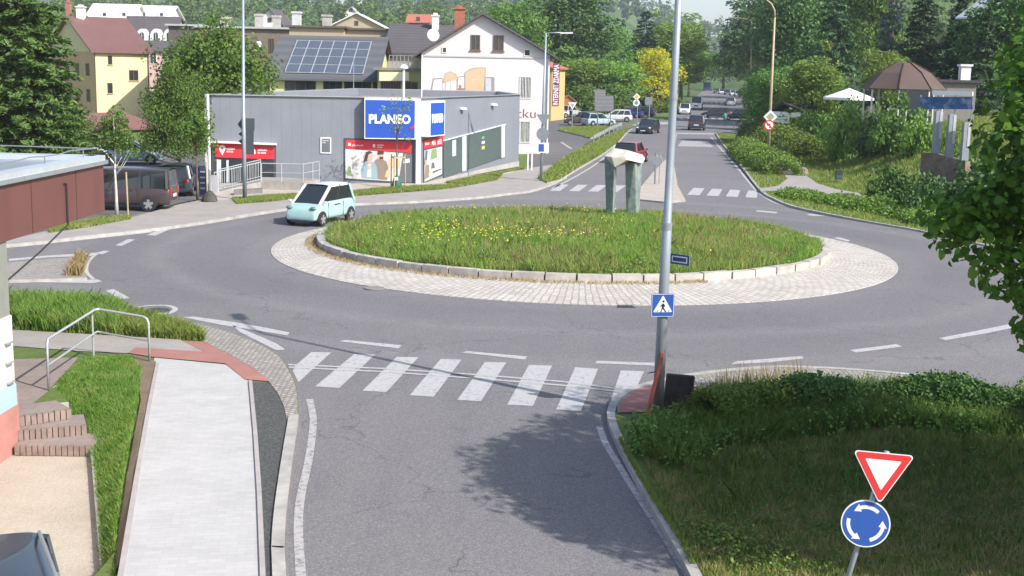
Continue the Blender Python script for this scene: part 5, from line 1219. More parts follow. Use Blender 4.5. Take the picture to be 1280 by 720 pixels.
# yellow house right behind with vertical banner
YA = P3(690, 160, 0); YB = P3(706.5, 166, 0); YP = mat('yellow_plaster', (0.52, 0.40, 0.17), 0.9, var=0.08)
yt = Wall(YA, YB); yh, w, p, rf = rot_house('yellow_annex', 'narrow sunlit yellow annex with a red roof edge right of the white gable house', YA, YB, 6, yt.hit(700, 86)[1], yt.hit(704, 76)[1], YP, mat('red_roof_tiles', (0.40, 0.13, 0.085), 0.8, var=.2, sc=3), False, 0.35)
wb = Wall(YA + Vector((0, -1, 0)), YA + Vector((1.5, -1.0, 0))); mb = MB(); q = wb.rect(691.3, 79, 698.5, 133); wb.slab(mb, [(q[0], q[2]), (q[1], q[2]), (q[1], q[3]), (q[0], q[3])], -.05, 0.05)
mb.mt(0) if False else None
bn = mb.build('banner', pc('plum_banner', (0.19, 0.04, 0.10)), yh, world=True); text_mesh('lettering', 'INTERNET ZDARMA', wb, q[0] + .1, q[1] - .1, q[2] + .15, q[3] - .15, WHT, bn, 0.052, 0.01, 0.02, vertical=True)
# vertical lettering must run upwards; small orange hut
hA, hB = P3(702, 180, 0), P3(721, 180, 0)
rot_house('garden_hut', 'small orange wooden hut behind the white parked car', hA, hB, 3, 1.9, 2.7, mat('orange_wood', (0.42, 0.16, 0.06), .8, var=.15), mat('orange_roof', (0.35, 0.15, 0.08), .8), True, .2, cat='hut')
# solar roof house
SA, SB = P3(337, 101, 0), P3(466, 101, 0); st_ = Wall(SA, SB); e_ = st_.hit(400, 98)[1]
YW = mat('pale_yellow_plaster', (0.62, 0.60, 0.30), .9, var=.06); GRF = tiles('grey_sheet_roof', (0.11, 0.115, 0.125), .6, .08)
qr = at(420, 48, 108.5)
sh2, w, p, rf = rot_house('solar_house', 'pale yellow house whose grey roof carries a large solar array', SA, SB, 15, e_, qr.z, YW, GRF, False, 0.5)
mb = MB(); mbf = MB(); sl = Vector((0, 7.5, qr.z - e_)).normalized()
for i in range(6):
    for j in range(4):
        s0 = 1.15 + i * 1.02 - 0.0; d0 = 0.5 + j * 1.62
        def rp_(s, d, up): return p(s, d * sl.y, e_ + d * sl.z) + Vector((0, -sl.z, sl.y)) * up
        vs = [rp_(s0 + a, d0 + b, up) for up in (0.23, 0.27) for a, b in ((0, 0), (0.98, 0), (0.98, 1.56), (0, 1.56))]
        mb.add(vs, [(3, 2, 1, 0), (4, 5, 6, 7), (0, 1, 5, 4), (1, 2, 6, 5), (2, 3, 7, 6), (3, 0, 4, 7)])
for i in range(7):
    a = rp_(1.13 + i * 1.02, 0.45, .26); b = rp_(1.13 + i * 1.02, 0.5 + 4 * 1.62, .26); mbf.bar(a, b, 0.07, 0.06)
for j in range(5):
    a = rp_(1.1, 0.47 + j * 1.62, .262); b = rp_(1.15 + 6.12, 0.47 + j * 1.62, .262); mbf.bar(a, b, 0.07, 0.05)
pn = mb.build('solar_array', mat('solar_cells', (0.085, 0.10, 0.125), .15, var=.15, spec=.8), sh2, world=True); mbf.build('array_frame', mat('silver_rail', (0.55, 0.57, 0.6), .4, .5, var=0), pn, world=True)
for x0, x1 in ((356, 395), (404, 428), (430, 464)): window(w, sh2, *w.rect(x0, 100.5, x1, 115), fr=BFR, nx=3)
# tan flat block behind it
def block(name, label, x0, x1, y, ytop, wm, rm, depth=8, cat='house', par=0.3, y1=None):
    A, B = P3(x0, y), P3(x1, y1 or y); A.z = B.z = 0; w = Wall(A, B); h = w.hit((x0 + x1) / 2, ytop)[1]; root = empty(name, (A.x, A.y, 0)); tag(root, label, cat)
    mb = MB(); q = [w.P, w.P + w.u * w.L, w.P + w.u * w.L - w.n * depth, w.P - w.n * depth]
    mb.prism([(v.x, v.y) for v in q], -.5, h - .12); mb.build('wall', wm, root, world=True)
    mb = MB(); q = [w.pt(-par, 0, par), w.pt(w.L + par, 0, par), w.pt(w.L + par, 0, -depth), w.pt(-par, 0, -depth)]; mb.prism([(v.x, v.y) for v in q], h - .118, h + .06); rf = mb.build('roof', rm, root, world=True)
    return root, w, h, rf
TAN = mat('tan_plaster', (0.42, 0.34, 0.24), .9, var=.06); BRNP = mat('brown_plaster', (0.20, 0.155, 0.12), .9, var=.12, sc=.8); LROOF = mat('pale_sheet_roof', (0.48, 0.5, 0.52), .5, .3, var=.1)
tb, w, h, rf = block('flat_block', 'tan flat-roofed block rising behind the solar roof', 362, 430, 118, 33, TAN, mat('dark_edge', (.12, .09, .08), .8), 10)
tb, w, h, rf = block('flat_block', 'lower tan flat-roofed block with a dark roof edge right of the taller tan block', 431, 484, 119, 36, TAN, mat('dark_edge', (.12, .09, .08), .8), 10)
bb, w, h, rf = block('long_building', 'long brown building with a pale flat roof behind the broad tree', 248, 362, 125, 34, BRNP, LROOF, 14)
for r in ((297, 48, 303.5, 66), (336, 48, 343, 66), (285, 50, 291, 68)): window(w, bb, *w.rect(*r), fr=BFR)
mb = MB(); a, z = w.hit(324, 55); mb.tube([w.pt(a, z, 0), w.pt(a, z, .12)], .42, 16); cl_ = mb.build('clock', KIT, bb, world=True); mb = MB(); mb.tube([w.pt(a, z, .121), w.pt(a, z, .13)], .3, 16); mb.build('clock_face', WHT, cl_, world=True)
for i, (px, y0, y1, ww) in enumerate(((282, 34, 24, .9), (324, 34, 20, .7), (346, 34, 22, .7), (371, 33, 17, .8), (409, 33, 21, .85))):
    q = at(px, y0, 128); z1 = HT(q, y1); mb = MB(); mb.box(q.x - ww / 2, q.x + ww / 2, q.y - ww / 2, q.y + ww / 2, h - .2 if i < 3 else 7.5, z1); mb.box(q.x - ww * .6, q.x + ww * .6, q.y - ww * .6, q.y + ww * .6, z1, z1 + .2); mb.build('chimney', CONC if i != 3 else mat('grey_white_chimney', (.5, .5, .5), .8, var=.1), rf, world=True)
tb, w, h, rf = block('dark_building', 'dark-walled low building between the mansard roof and the long brown building', 212, 250, 128, 31, mat('dark_wall', (0.12, .10, .10), .9, var=.1), LROOF, 10)
# yellow low link building
lb, w, h, rf = block('link_building', 'low yellow-green link building left of the white gable house', 472, 526, 99, 86, mat('lime_plaster', (0.48, 0.50, 0.20), .9, var=.05), mat('link_roof', (.2, .2, .2), .8), 6)
mb = MB(); w.pslab(mb, [(475, 101), (512, 101), (512, 90), (475, 90)], .003, .6); mb.build('canopy', mat('cream_canopy', (.72, .7, .45), .7, var=.04), lb, world=True); window(w, lb, *w.rect(476, 102, 501, 112), fr=BFR, nx=8); window(w, lb, *w.rect(506, 102, 522, 112), fr=BFR, nx=4)
mb = MB(); a0, z0 = w.hit(486, 85); a1, _ = w.hit(524, 85)
for k in range(9): s = a0 + (a1 - a0) * k / 8; mb.tube([w.pt(s, z0, -.3), w.pt(s, z0 + .95, -.3)], .03, 5)
for zz in (.5, .95): mb.tube([w.pt(a0, z0 + zz, -.3), w.pt(a1, z0 + zz, -.3)], .03, 5)
mb.build('balcony_rail', GALV, lb, world=True)
# dark roofed house
DA, DB = P3(484, 112, 0), P3(572, 112, 0); dt = Wall(DA, DB); e2 = dt.hit(520, 67)[1]; q = at(520, 33, 118)
rot_house('dark_roofed_house', 'house with a broad dark tiled roof left of the white gable', DA, DB, 13, e2, q.z, mat('grey_plaster', (.35, .33, .31), .9, var=.1), DROOF, False, .4, chim=[(3.8, 5.5, e2, q.z + .9, .6, WHP)])
# far small houses
for x0, x1, d, ye, yr, wm, rm, lb_, gf in ((414, 478, 210, 33, 17, TAN, mat('white_sheet_roof', (.75, .75, .75), .4, var=.04), 'small tan house with a bright white roof in front of the hillside trees', True),
    (323, 352, 190, 29, 11, WHP, DROOF, 'small white gable just right of the left lamp post top', True),
    (510, 536, 230, 28, 19, BRNP, mat('red_roof_tiles', (0.40, 0.13, 0.085), .8), 'tiny red-roofed house between the trees above the dark roof', False),
    (432, 446, 420, 16, 9, WHP, LROOF, 'tiny pale house up on the wooded hillside', True),
    (112, 166, 215, 22, 6, WHP, mat('white_sheet_roof', (.75, .75, .75), .4), 'white-roofed house with small attic windows at the top left, left one', False),
    (163, 212, 222, 22, 8, WHP, mat('white_sheet_roof', (.75, .75, .75), .4), 'white-roofed house at the top left behind the three arched dormers', False)):
    A, B = P3(x0, d, 0), P3(x1, d, 0); bz_ = zt(A.x, A.y); ww = Wall(A, B); e3 = ww.hit((x0 + x1) / 2, ye)[1]; qz = at((x0 + x1) / 2, yr, d + (0 if gf else 4)).z
    r_, w, p, rf = rot_house('distant_house', lb_, A, B, 9, e3, qz, wm, rm, gf, .5, base=min(bz_, 0))
    cxp = (x0 + x1) / 2
    if x0 > 400 or x0 > 300: window(w, r_, *w.rect(cxp - 3, ye - 7, cxp + 2, ye - 1), nx=1, fr=BFR)
    if x0 < 200:
        for k in (0.35, 0.8):
            xx = x0 + (x1 - x0) * k; a, z = w.hit(xx, ye - 2); mb = MB(); pr = [(a - .9, z - .3), (a + .9, z - .3), (a, z + 1.4)]; w.slab(mb, pr, -3.0, 0.1); dm = mb.build('dormer', WHP, r_, world=True)
            mb = MB(); w.slab(mb, [(a - .25, z), (a + .25, z), (a + .25, z + .5), (a - .25, z + .5)], .102, .12); mb.build('dormer_window', GLASS, dm, world=True)
# cream house with reddish roof
CA = P3(118, 135, 0); u_ = Vector((.8, .6, 0)); CBx = CA + u_ * 5.9
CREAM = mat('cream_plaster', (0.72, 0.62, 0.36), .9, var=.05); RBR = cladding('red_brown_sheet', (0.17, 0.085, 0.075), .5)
wt = Wall(CA, CBx); e4 = wt.hit(150, 64.5)[1]; bk = -wt.n; q = HT(CA + bk * 7.5 + u_ * 0.2, 22)
ch, w, p, rf = rot_house('cream_house', 'tall cream house with a reddish-brown sheet roof right of the spruce', CA, CBx, 15, e4, q, CREAM, RBR, False, .45, chim=[(1.2, 7.2, q - .4, q + 1.1, .8, WHP), (0.3, 8.5, q - .8, q + 1.6, .5, mat('chimney_red', (.35, .16, .13), .8))])
for r in ((134.5, 69.5, 140.5, 81), (134, 103.5, 141, 117), (161, 87.5, 173, 101)): window(w, ch, *w.rect(*r), fr=BFR, nx=1 if r[0] < 150 else 2, sill=mat('cream_trim2', (.6, .5, .3), .8))
wl = Wall(CA + bk * 14, CA)
for k in range(4):
    for zz in (2.0, 4.7): s = 1.5 + k * 3.3; window(wl, ch, s, s + 1.1, zz, zz + 1.3, fr=BFR)
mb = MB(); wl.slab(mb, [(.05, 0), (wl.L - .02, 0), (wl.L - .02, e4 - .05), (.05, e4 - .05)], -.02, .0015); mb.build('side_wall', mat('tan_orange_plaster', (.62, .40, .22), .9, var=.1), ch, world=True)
mb = MB(); mb.tube([wt.pt(.05, e4 - .2, .1), wt.pt(.05, .2, .1)], .07, 6); mb.tube([wt.pt(5.8, e4 - .2, .1), wt.pt(5.8, .2, .1)], .07, 6); mb.build('downpipe', RBR, ch, world=True)
# porch roof in front
pA, pB = P3(86, 112, 0), P3(196, 118, 0); wp = Wall(pA, pB); e5 = wp.hit(140, 162)[1]; qz = at(140, 145, 119).z
rot_house('porch_building', 'low building with a dull red roof in front of the cream house', pA, pB, 8, e5, qz, mat('dim_wall', (.25, .2, .16), .9, var=.1), mat('dull_red_roof', (.21, .10, .085), .8, var=.12), False, .5, ridge_pos=.9)
# mansard house
mA, mB = P3(152, 160, 0), P3(216, 160, 0); wm_ = Wall(mA, mB); e6 = wm_.hit(190, 62)[1]; qz = at(185, 22, 163.5).z
mh, w, p, rf = rot_house('mansard_house', 'pink house with a steep slate mansard roof and three arched dormers', mA, mB, 12, e6, qz, mat('pink_plaster', (.62, .42, .40), .9, var=.05), DROOF, False, .3, ridge_pos=.32)
for px in (175, 192.5, 209):
    a, z = w.hit(px, 51); mb = MB(); r = .75
    pr = [(a - r, z - .5)] + [(a + r, z - .5)] + [(a + r * math.cos(t * PI / 8), z + .35 + 1.15 * math.sin(t * PI / 8)) for t in range(9)]
    w.slab(mb, pr, -4, -0.9); dm = mb.build('dormer', WHP, rf, world=True)
    mb = MB(); r = .5
    for sg in (-1, 1): w.slab(mb, [(a + sg * .05, z - .35), (a + sg * .25, z - .35), (a + sg * .25, z + .9), (a + sg * .05, z + 1.1)][::sg], -.898, -.86)
    mb.build('dormer_window', GLASS, dm, world=True)
for r in ((187, 64, 196, 80), (203, 62, 210, 75)): window(w, mh, *w.rect(*r))
# hillside villa
vA, vB = P3(1207, 118), P3(1290, 112); wv = Wall(vA, vB); e7 = wv.hit(1240, 17)[1]; 
vl, w, p, rf = rot_house('villa', 'grey hillside villa with a pale overhanging roof at the top right', Vector((vA.x, vA.y, 0)), Vector((vB.x, vB.y, 0)), 8, e7, e7 + 2.2, mat('grey_render', (.34, .32, .31), .9, var=.08), LROOF, False, .9, base=vA.z, chim=[(4.0, 3.5, e7 + 1, e7 + 3.4, 1.2, BRICK)])
for r in ((1213, 20, 1219, 31), (1222, 19.5, 1228, 31)): window(w, vl, *w.rect(*r), nx=1)
mb = MB(); a0, z0 = w.hit(1240, 36); w.slab(mb, [(a0, z0 - 1.3), (w.L, z0 - 1.3), (w.L, z0), (a0, z0)], .01, 1.6); mb.build('balcony', WHP, vl, world=True)
# brown pavilion: eight-sided tent roof on posts
pv = P3(1131, 86); pz = pv.z; ez = HT(pv, 111); tz = HT(pv, 79); PVM = mat('brown_canvas', (.10, .066, .056), .85, var=.12, sc=.7)
root = empty('pavilion', pv); tag(root, 'open pavilion with a faceted brown roof on the hillside terrace', 'pavilion')
mb = MB(); R1, R0 = 2.75, .55; el = 1.0
ring0 = [(R1 * 1.0 * math.cos(PI / 8 + i * PI / 4), R1 * math.sin(PI / 8 + i * PI / 4), ez - pz) for i in range(8)]; ring1 = [(R0 * math.cos(PI / 8 + i * PI / 4), R0 * math.sin(PI / 8 + i * PI / 4), tz - pz) for i in range(8)]
ringm = [(R1 * .62 * math.cos(PI / 8 + i * PI / 4), R1 * .62 * math.sin(PI / 8 + i * PI / 4), ez - pz + (tz - ez) * .62) for i in range(8)]
vs = ring0 + ringm + ring1 + [(0, 0, tz - pz + .05)]; fs = []
for i in range(8): j = (i + 1) % 8; fs += [(i, j, 8 + j, 8 + i), (8 + i, 8 + j, 16 + j, 16 + i), (16 + i, 16 + j, 24)]
mb.add(vs, fs); o = mb.build('roof', PVM, root); md = o.modifiers.new('s', 'SOLIDIFY'); md.thickness = .06
mb = MB()
for i in range(8): mb.bar(Vector(ring0[i]) + Vector((0, 0, .05)), Vector(ringm[i]) + Vector((0, 0, .05)), .07, .05); mb.bar(Vector(ringm[i]) + Vector((0, 0, .05)), Vector(ring1[i]) + Vector((0, 0, .05)), .07, .05)
mb.build('ridge_batten', mat('dark_batten', (.09, .06, .05), .8), root)
for i in range(8):
    mb = MB(); q = Vector(ring0[i]) * .92; mb.tube([(q.x, q.y, -.1), (q.x, q.y, ez - pz)], .05, 6); mb.build('post', WHP, root)
A, B = P3(1165, 92), P3(1215, 92); bw_ = Wall(A, B); t_h = bw_.hit(1190, 102)[1]
tb, w, h, rf = block('low_pub_building', 'low building with a dark flat roof right of the brown pavilion', 1168, 1222, 93, 101, mat('dim_wall2', (.2, .19, .18), .9, var=.1), mat('dark_flat_roof', (.05, .045, .045), .8), 8)
tb.location.z = 0
mb = MB(); a = w.hit(1211, 101)[0]; q = w.pt(a, 0, -1); mb.box(q.x - .35, q.x + .35, q.y - .3, q.y + .3, h, HT(q, 83)); mb.box(q.x - .45, q.x + .45, q.y - .4, q.y + .4, HT(q, 83), HT(q, 83) + .15); mb.build('chimney', WHP, rf, world=True)
# white parasol
q = P3(1063, 100); root = empty('parasol', q); tag(root, 'white square parasol standing among the bushes on the slope', 'parasol'); e8 = HT(q, 122) - q.z; t8 = HT(q, 110) - q.z
mb = MB(); c4 = [(1.35, 1.35), (-1.35, 1.35), (-1.35, -1.35), (1.35, -1.35)]; mb.add([(x, y, e8) for x, y in c4] + [(x, y, e8 - .18) for x, y in c4] + [(0, 0, t8)], [(0, 1, 8), (1, 2, 8), (2, 3, 8), (3, 0, 8)] + [(4 + i, 4 + (i + 1) % 4, (i + 1) % 4, i) for i in range(4)])
o = mb.build('canopy', WHT, root); md = o.modifiers.new('s', 'SOLIDIFY'); md.thickness = .02; root.rotation_euler.z = .5
mb = MB(); mb.tube([(0, 0, -.1), (0, 0, t8)], .035, 8); mb.build('pole', GALV, root)
# blue banner fence + terrace with posts
bA, bB = P3(1150, 82), P3(1216, 80); wb = Wall(bA, bB); root = empty('banner_fence', bA); tag(root, 'blue printed banner fence with a white top along the terrace edge', 'banner')
BN = ground_mat('banner_print', [(.3, (.03, .07, .22)), (.5, (.05, .12, .30)), (.62, (.35, .36, .42)), (.72, (.06, .10, .25)), (.8, (.22, .07, .06))], 1.4, 3, 0, .6)
mb = MB(); wb.pslab(mb, [(1150, 136.5), (1216, 136.5), (1216, 121), (1150, 121)], 0, .05); mb.build('banner', BN, root, world=True)
mb = MB(); wb.pslab(mb, [(1166, 118.5), (1216, 119.5), (1216, 115), (1166, 113)], -.1, .1); mb.build('awning', WHT, root, world=True)
mb = MB()
for px in (1150, 1172, 1194, 1215): a = wb.hit(px, 130)[0]; zb = zt(wb.pt(a, 0).x, wb.pt(a, 0).y) - .1; mb.tube([wb.pt(a, zb, -.04), wb.pt(a, wb.hit(px, 119)[1], -.04)], .04, 6)
mb.build('fence_frame', GALV, root, world=True)
tA, tB = P3(1159, 64), P3(1216, 62); wt_ = Wall(tA, tB); tz_ = wt_.hit(1170, 192)[1]
mb = MB(); wt_.slab(mb, [(0, -.4), (wt_.L, -.4), (wt_.L, tz_ - .3), (.6, tz_), (0, tz_)], -.5, 0); tag(mb.build('retaining_wall', mat('brown_stone', (.20, .145, .11), .9, var=.35, sc=2.5, bmp=.5), origin='base'), 'short brown stone retaining wall carrying the terrace posts', 'wall')
for i, px in enumerate((1167, 1184, 1203)):
    a = wt_.hit(px, 185)[0]; q = wt_.pt(a, tz_ - (.0 if i == 0 else .25), -.2); zt3 = HT(q, (139, 143, 153)[i]); root = empty('terrace_post', q); tag(root, ('square grey terrace post with a white face, leftmost of three', 'square grey terrace post with a white face, middle of three', 'square grey terrace post half hidden by the near leafy tree')[i], 'post', 'posts on the terrace wall')
    mb = MB(); mb.box(-.16, .16, -.16, .16, 0, zt3 - q.z); mb.build('shaft', mat('grey_blue_post', (.25, .28, .31), .7, var=.1), root); mb = MB(); mb.box(.03, .163, -.18, -.161, (zt3 - q.z) * .35, zt3 - q.z - .03); mb.build('white_panel', mat('dull_white', (.45, .45, .46), .6, var=.1), root)
# ------------------------------------------------------------------ near flat-roofed building on the left
fz0, fz1 = 3.3, 4.35
def at_z(px, py, z): return G(px, py, z)
F0 = at_z(10, 301, fz0); F1 = at_z(131, 264, fz0); fz1 = HT(F1, 203); du = (F1 - F0); du.z = 0; du.normalize(); Fb = F0 - du * 14
pn_ = Vector((-du.y, du.x, 0))
root = empty('flat_roofed_building', (F0.x, F0.y, YZ)); tag(root, 'near flat-roofed building with a dark red fascia at the left edge', 'building')
FASC = cladding('dark_red_fascia', (0.155, 0.062, 0.057), 2.2, .45)
A, B = Fb, F1; C = F1 + pn_ * 14; D = Fb + pn_ * 14
mb = MB(); mb.prism([(v.x, v.y) for v in (A, B, C, D)], fz0, fz1 - .03); o = mb.build('fascia', FASC, root, world=True)
mb = MB(); ov = [A - pn_ * .08, B - pn_ * .08 + du * .08, C + du * .08, D]; mb.prism([(v.x, v.y) for v in ov], fz1 - .03, fz1 + .05)
RFM = cladding('silver_roof_sheet', (0.33, 0.36, 0.39), .35, .3, .3)
mb.build('roof', RFM, root, world=True)
mb = MB()
for a, b in ((A, B), (B, C)):
    d = (b - a).normalized(); nn_ = Vector((d.y, -d.x, 0)); mb.bar(Vector((a.x, a.y, fz1 + .10)) - nn_ * .12 + d * .1, Vector((b.x, b.y, fz1 + .10)) - nn_ * .12 - d * .0, .34, .10)
mb.build('roof_kerb', mat('bright_flashing', (.62, .66, .69), .35, .4, var=.08), root, world=True)
mb = MB(); pts = []
for i in range(30):
    s = i / 29; v = A.lerp(B, s) + pn_ * .16; pts.append(Vector((v.x, v.y, fz1 + .30 + .02 * math.sin(i * 1.9))))
mb.tube(pts, .012, 5)
for i in range(1, 30, 3): v = pts[i]; mb.tube([v, (v.x, v.y, fz1 + .12)], .012, 4)
v = B + pn_ * .16; mb.tube([pts[-1]] + [Vector((v.x + (C - B).normalized().x * k, v.y + (C - B).normalized().y * k, fz1 + .3)) for k in (2, 4, 6)], .012, 5)
mb.build('lightning_wire', mat('grey_wire', (.3, .31, .33), .5, .5, var=0), root, world=True)
mb = MB(); q0 = A.lerp(B, 1 - 2.05 / (B - A).length) - pn_ * .03; 
for dz in (0,): mb.tube([Vector((q0.x, q0.y, fz1 - .25)) - du * .1, Vector((q0.x, q0.y, fz1 - .25)), Vector((q0.x, q0.y, fz0 - .03))], .02, 6)
q1 = G(46, 326, 2.85)
mb.tube([Vector((q0.x, q0.y, fz0 - .03)), Vector((q0.x, q0.y, fz0 - .06)).lerp(Vector((F0.x, F0.y, 2.62)), .5), Vector((F0.x - .05, F0.y, 2.6)), Vector((F0.x - .1, F0.y, 2.55))], .018, 6)
mb.build('cable', mat('black_cable', (.03, .03, .03), .6, var=0), root, world=True)
for k in (2.05, 4.1, 6.2):
    mb = MB(); c_ = B - du * (k - .55 if k < 3 else k - .5) - pn_ * .004; mb.prism([(v.x, v.y) for v in (c_ - du * .015, c_, c_ + pn_ * .05, c_ - du * .015 + pn_ * .05)], fz0 - .004, fz1 - .04); mb.build('panel_joint', mat('dark_joint', (.035, .015, .015), .8, var=0), root, world=True)
# walls below
Wc = G(14, 560, YZ); wl0 = F0 - pn_ * 0.0
wa = Vector((F0.x + .02, F0.y + .0, 0)); 
def wallbox(mb, off0, off1, z0, z1, l=14): 
    a = wa - du * l + pn_ * off0; b = wa + pn_ * off0; c = wa + pn_ * off1; d = wa - du * l + pn_ * off1
    mb.prism([(v.x, v.y) for v in (a, b, c, d)], z0, z1)
mb = MB(); wallbox(mb, 0.02, 9, YZ - .1, 2.0); mb.build('wall', mat('cream_white_wall', (.66, .66, .58), .85, var=.06), root, world=True)
mb = MB(); wallbox(mb, 0.05, 9, 2.0, fz0, 13.9); mb.build('upper_wall', mat('grey_wall', (.22, .23, .2), .85, var=.1), root, world=True)
mb = MB(); wallbox(mb, -.03, .02, YZ - .1, .62); mb.build('plinth', mat('salmon_plinth', (.45, .20, .17), .85, var=.15, sc=2), root, world=True)
a = wa - du * .08 - pn_ * .04
mb = MB(); mb.prism([(v.x, v.y) for v in (a - du * 1.0, a, a + pn_ * .2, a - du * 1.0 + pn_ * .2)][::1], .42, .80); mb.build('meter_cabinet', mat('pale_blue_box', (.38, .52, .58), .5, var=.05), root, world=True)
mb = MB(); a2 = wa - pn_ * .06
for z in (1.55, 1.2, .85): mb = MB(); mb.prism([(v.x, v.y) for v in (a2 - du * .35, a2 - du * .12, a2 - du * .12 + pn_ * .09, a2 - du * .35 + pn_ * .09)], z, z + .02); mb.build('wall_bracket', GALV, root, world=True)
# ================================================================== VEHICLES
TYRE = mat('tyre_rubber', (0.02, 0.02, 0.02), 0.85, var=.15); RIM = mat('alloy_rim', (0.5, 0.5, 0.52), .35, .7, var=.05); CARGL = mat('car_glass', (0.02, 0.025, 0.03), .05, var=0, spec=.9)
BLKP = mat('black_plastic', (0.025, .025, .027), .6, var=.1); LAMPW = mat('headlamp_glass', (.6, .62, .65), .1, var=.05, spec=.9); LAMPR = mat('tail_lamp_red', (.42, .015, .015), .2, var=.05); PLATE = mat('number_plate', (.7, .7, .7), .5, var=.02)
def paint(n, c, r=.3): return mat('paint_' + n, c, r, var=.06, coat=.5)
STY = {   # x from rear (0) to front (1): body top line, greenhouse as (x_rear_base, x_rear_roof, x_front_roof, x_front_base)
 'hatch': dict(top=[(0, .52), (.03, .60), (.12, .60), (.66, .585), (.74, .575), (.92, .50), (.985, .40), (1, .30)], gh=(.02, .09, .52, .76), belt=.58),
 'wagon': dict(top=[(0, .50), (.02, .58), (.1, .60), (.66, .585), (.72, .575), (.92, .50), (.985, .40), (1, .30)], gh=(.015, .07, .52, .73), belt=.58),
 'sedan': dict(top=[(0, .42), (.02, .58), (.14, .60), (.66, .585), (.72, .575), (.92, .49), (.985, .39), (1, .30)], gh=(.10, .26, .54, .73), belt=.58),
 'van': dict(top=[(0, .50), (.01, .56), (.1, .56), (.76, .56), (.84, .55), (.95, .46), (.99, .36), (1, .28)], gh=(.005, .02, .72, .88), belt=.55),
 'micro': dict(top=[(0, .45), (.02, .58), (.12, .61), (.66, .60), (.80, .575), (.90, .53), (.96, .46), (.99, .38), (1, .25)], gh=(.01, .10, .57, .86), belt=.60)}
def interp(T, x):
    for (a, b), (c, d) in zip(T, T[1:]):
        if x <= c: return b + (d - b) * (x - a) / (c - a)
    return T[-1][1]
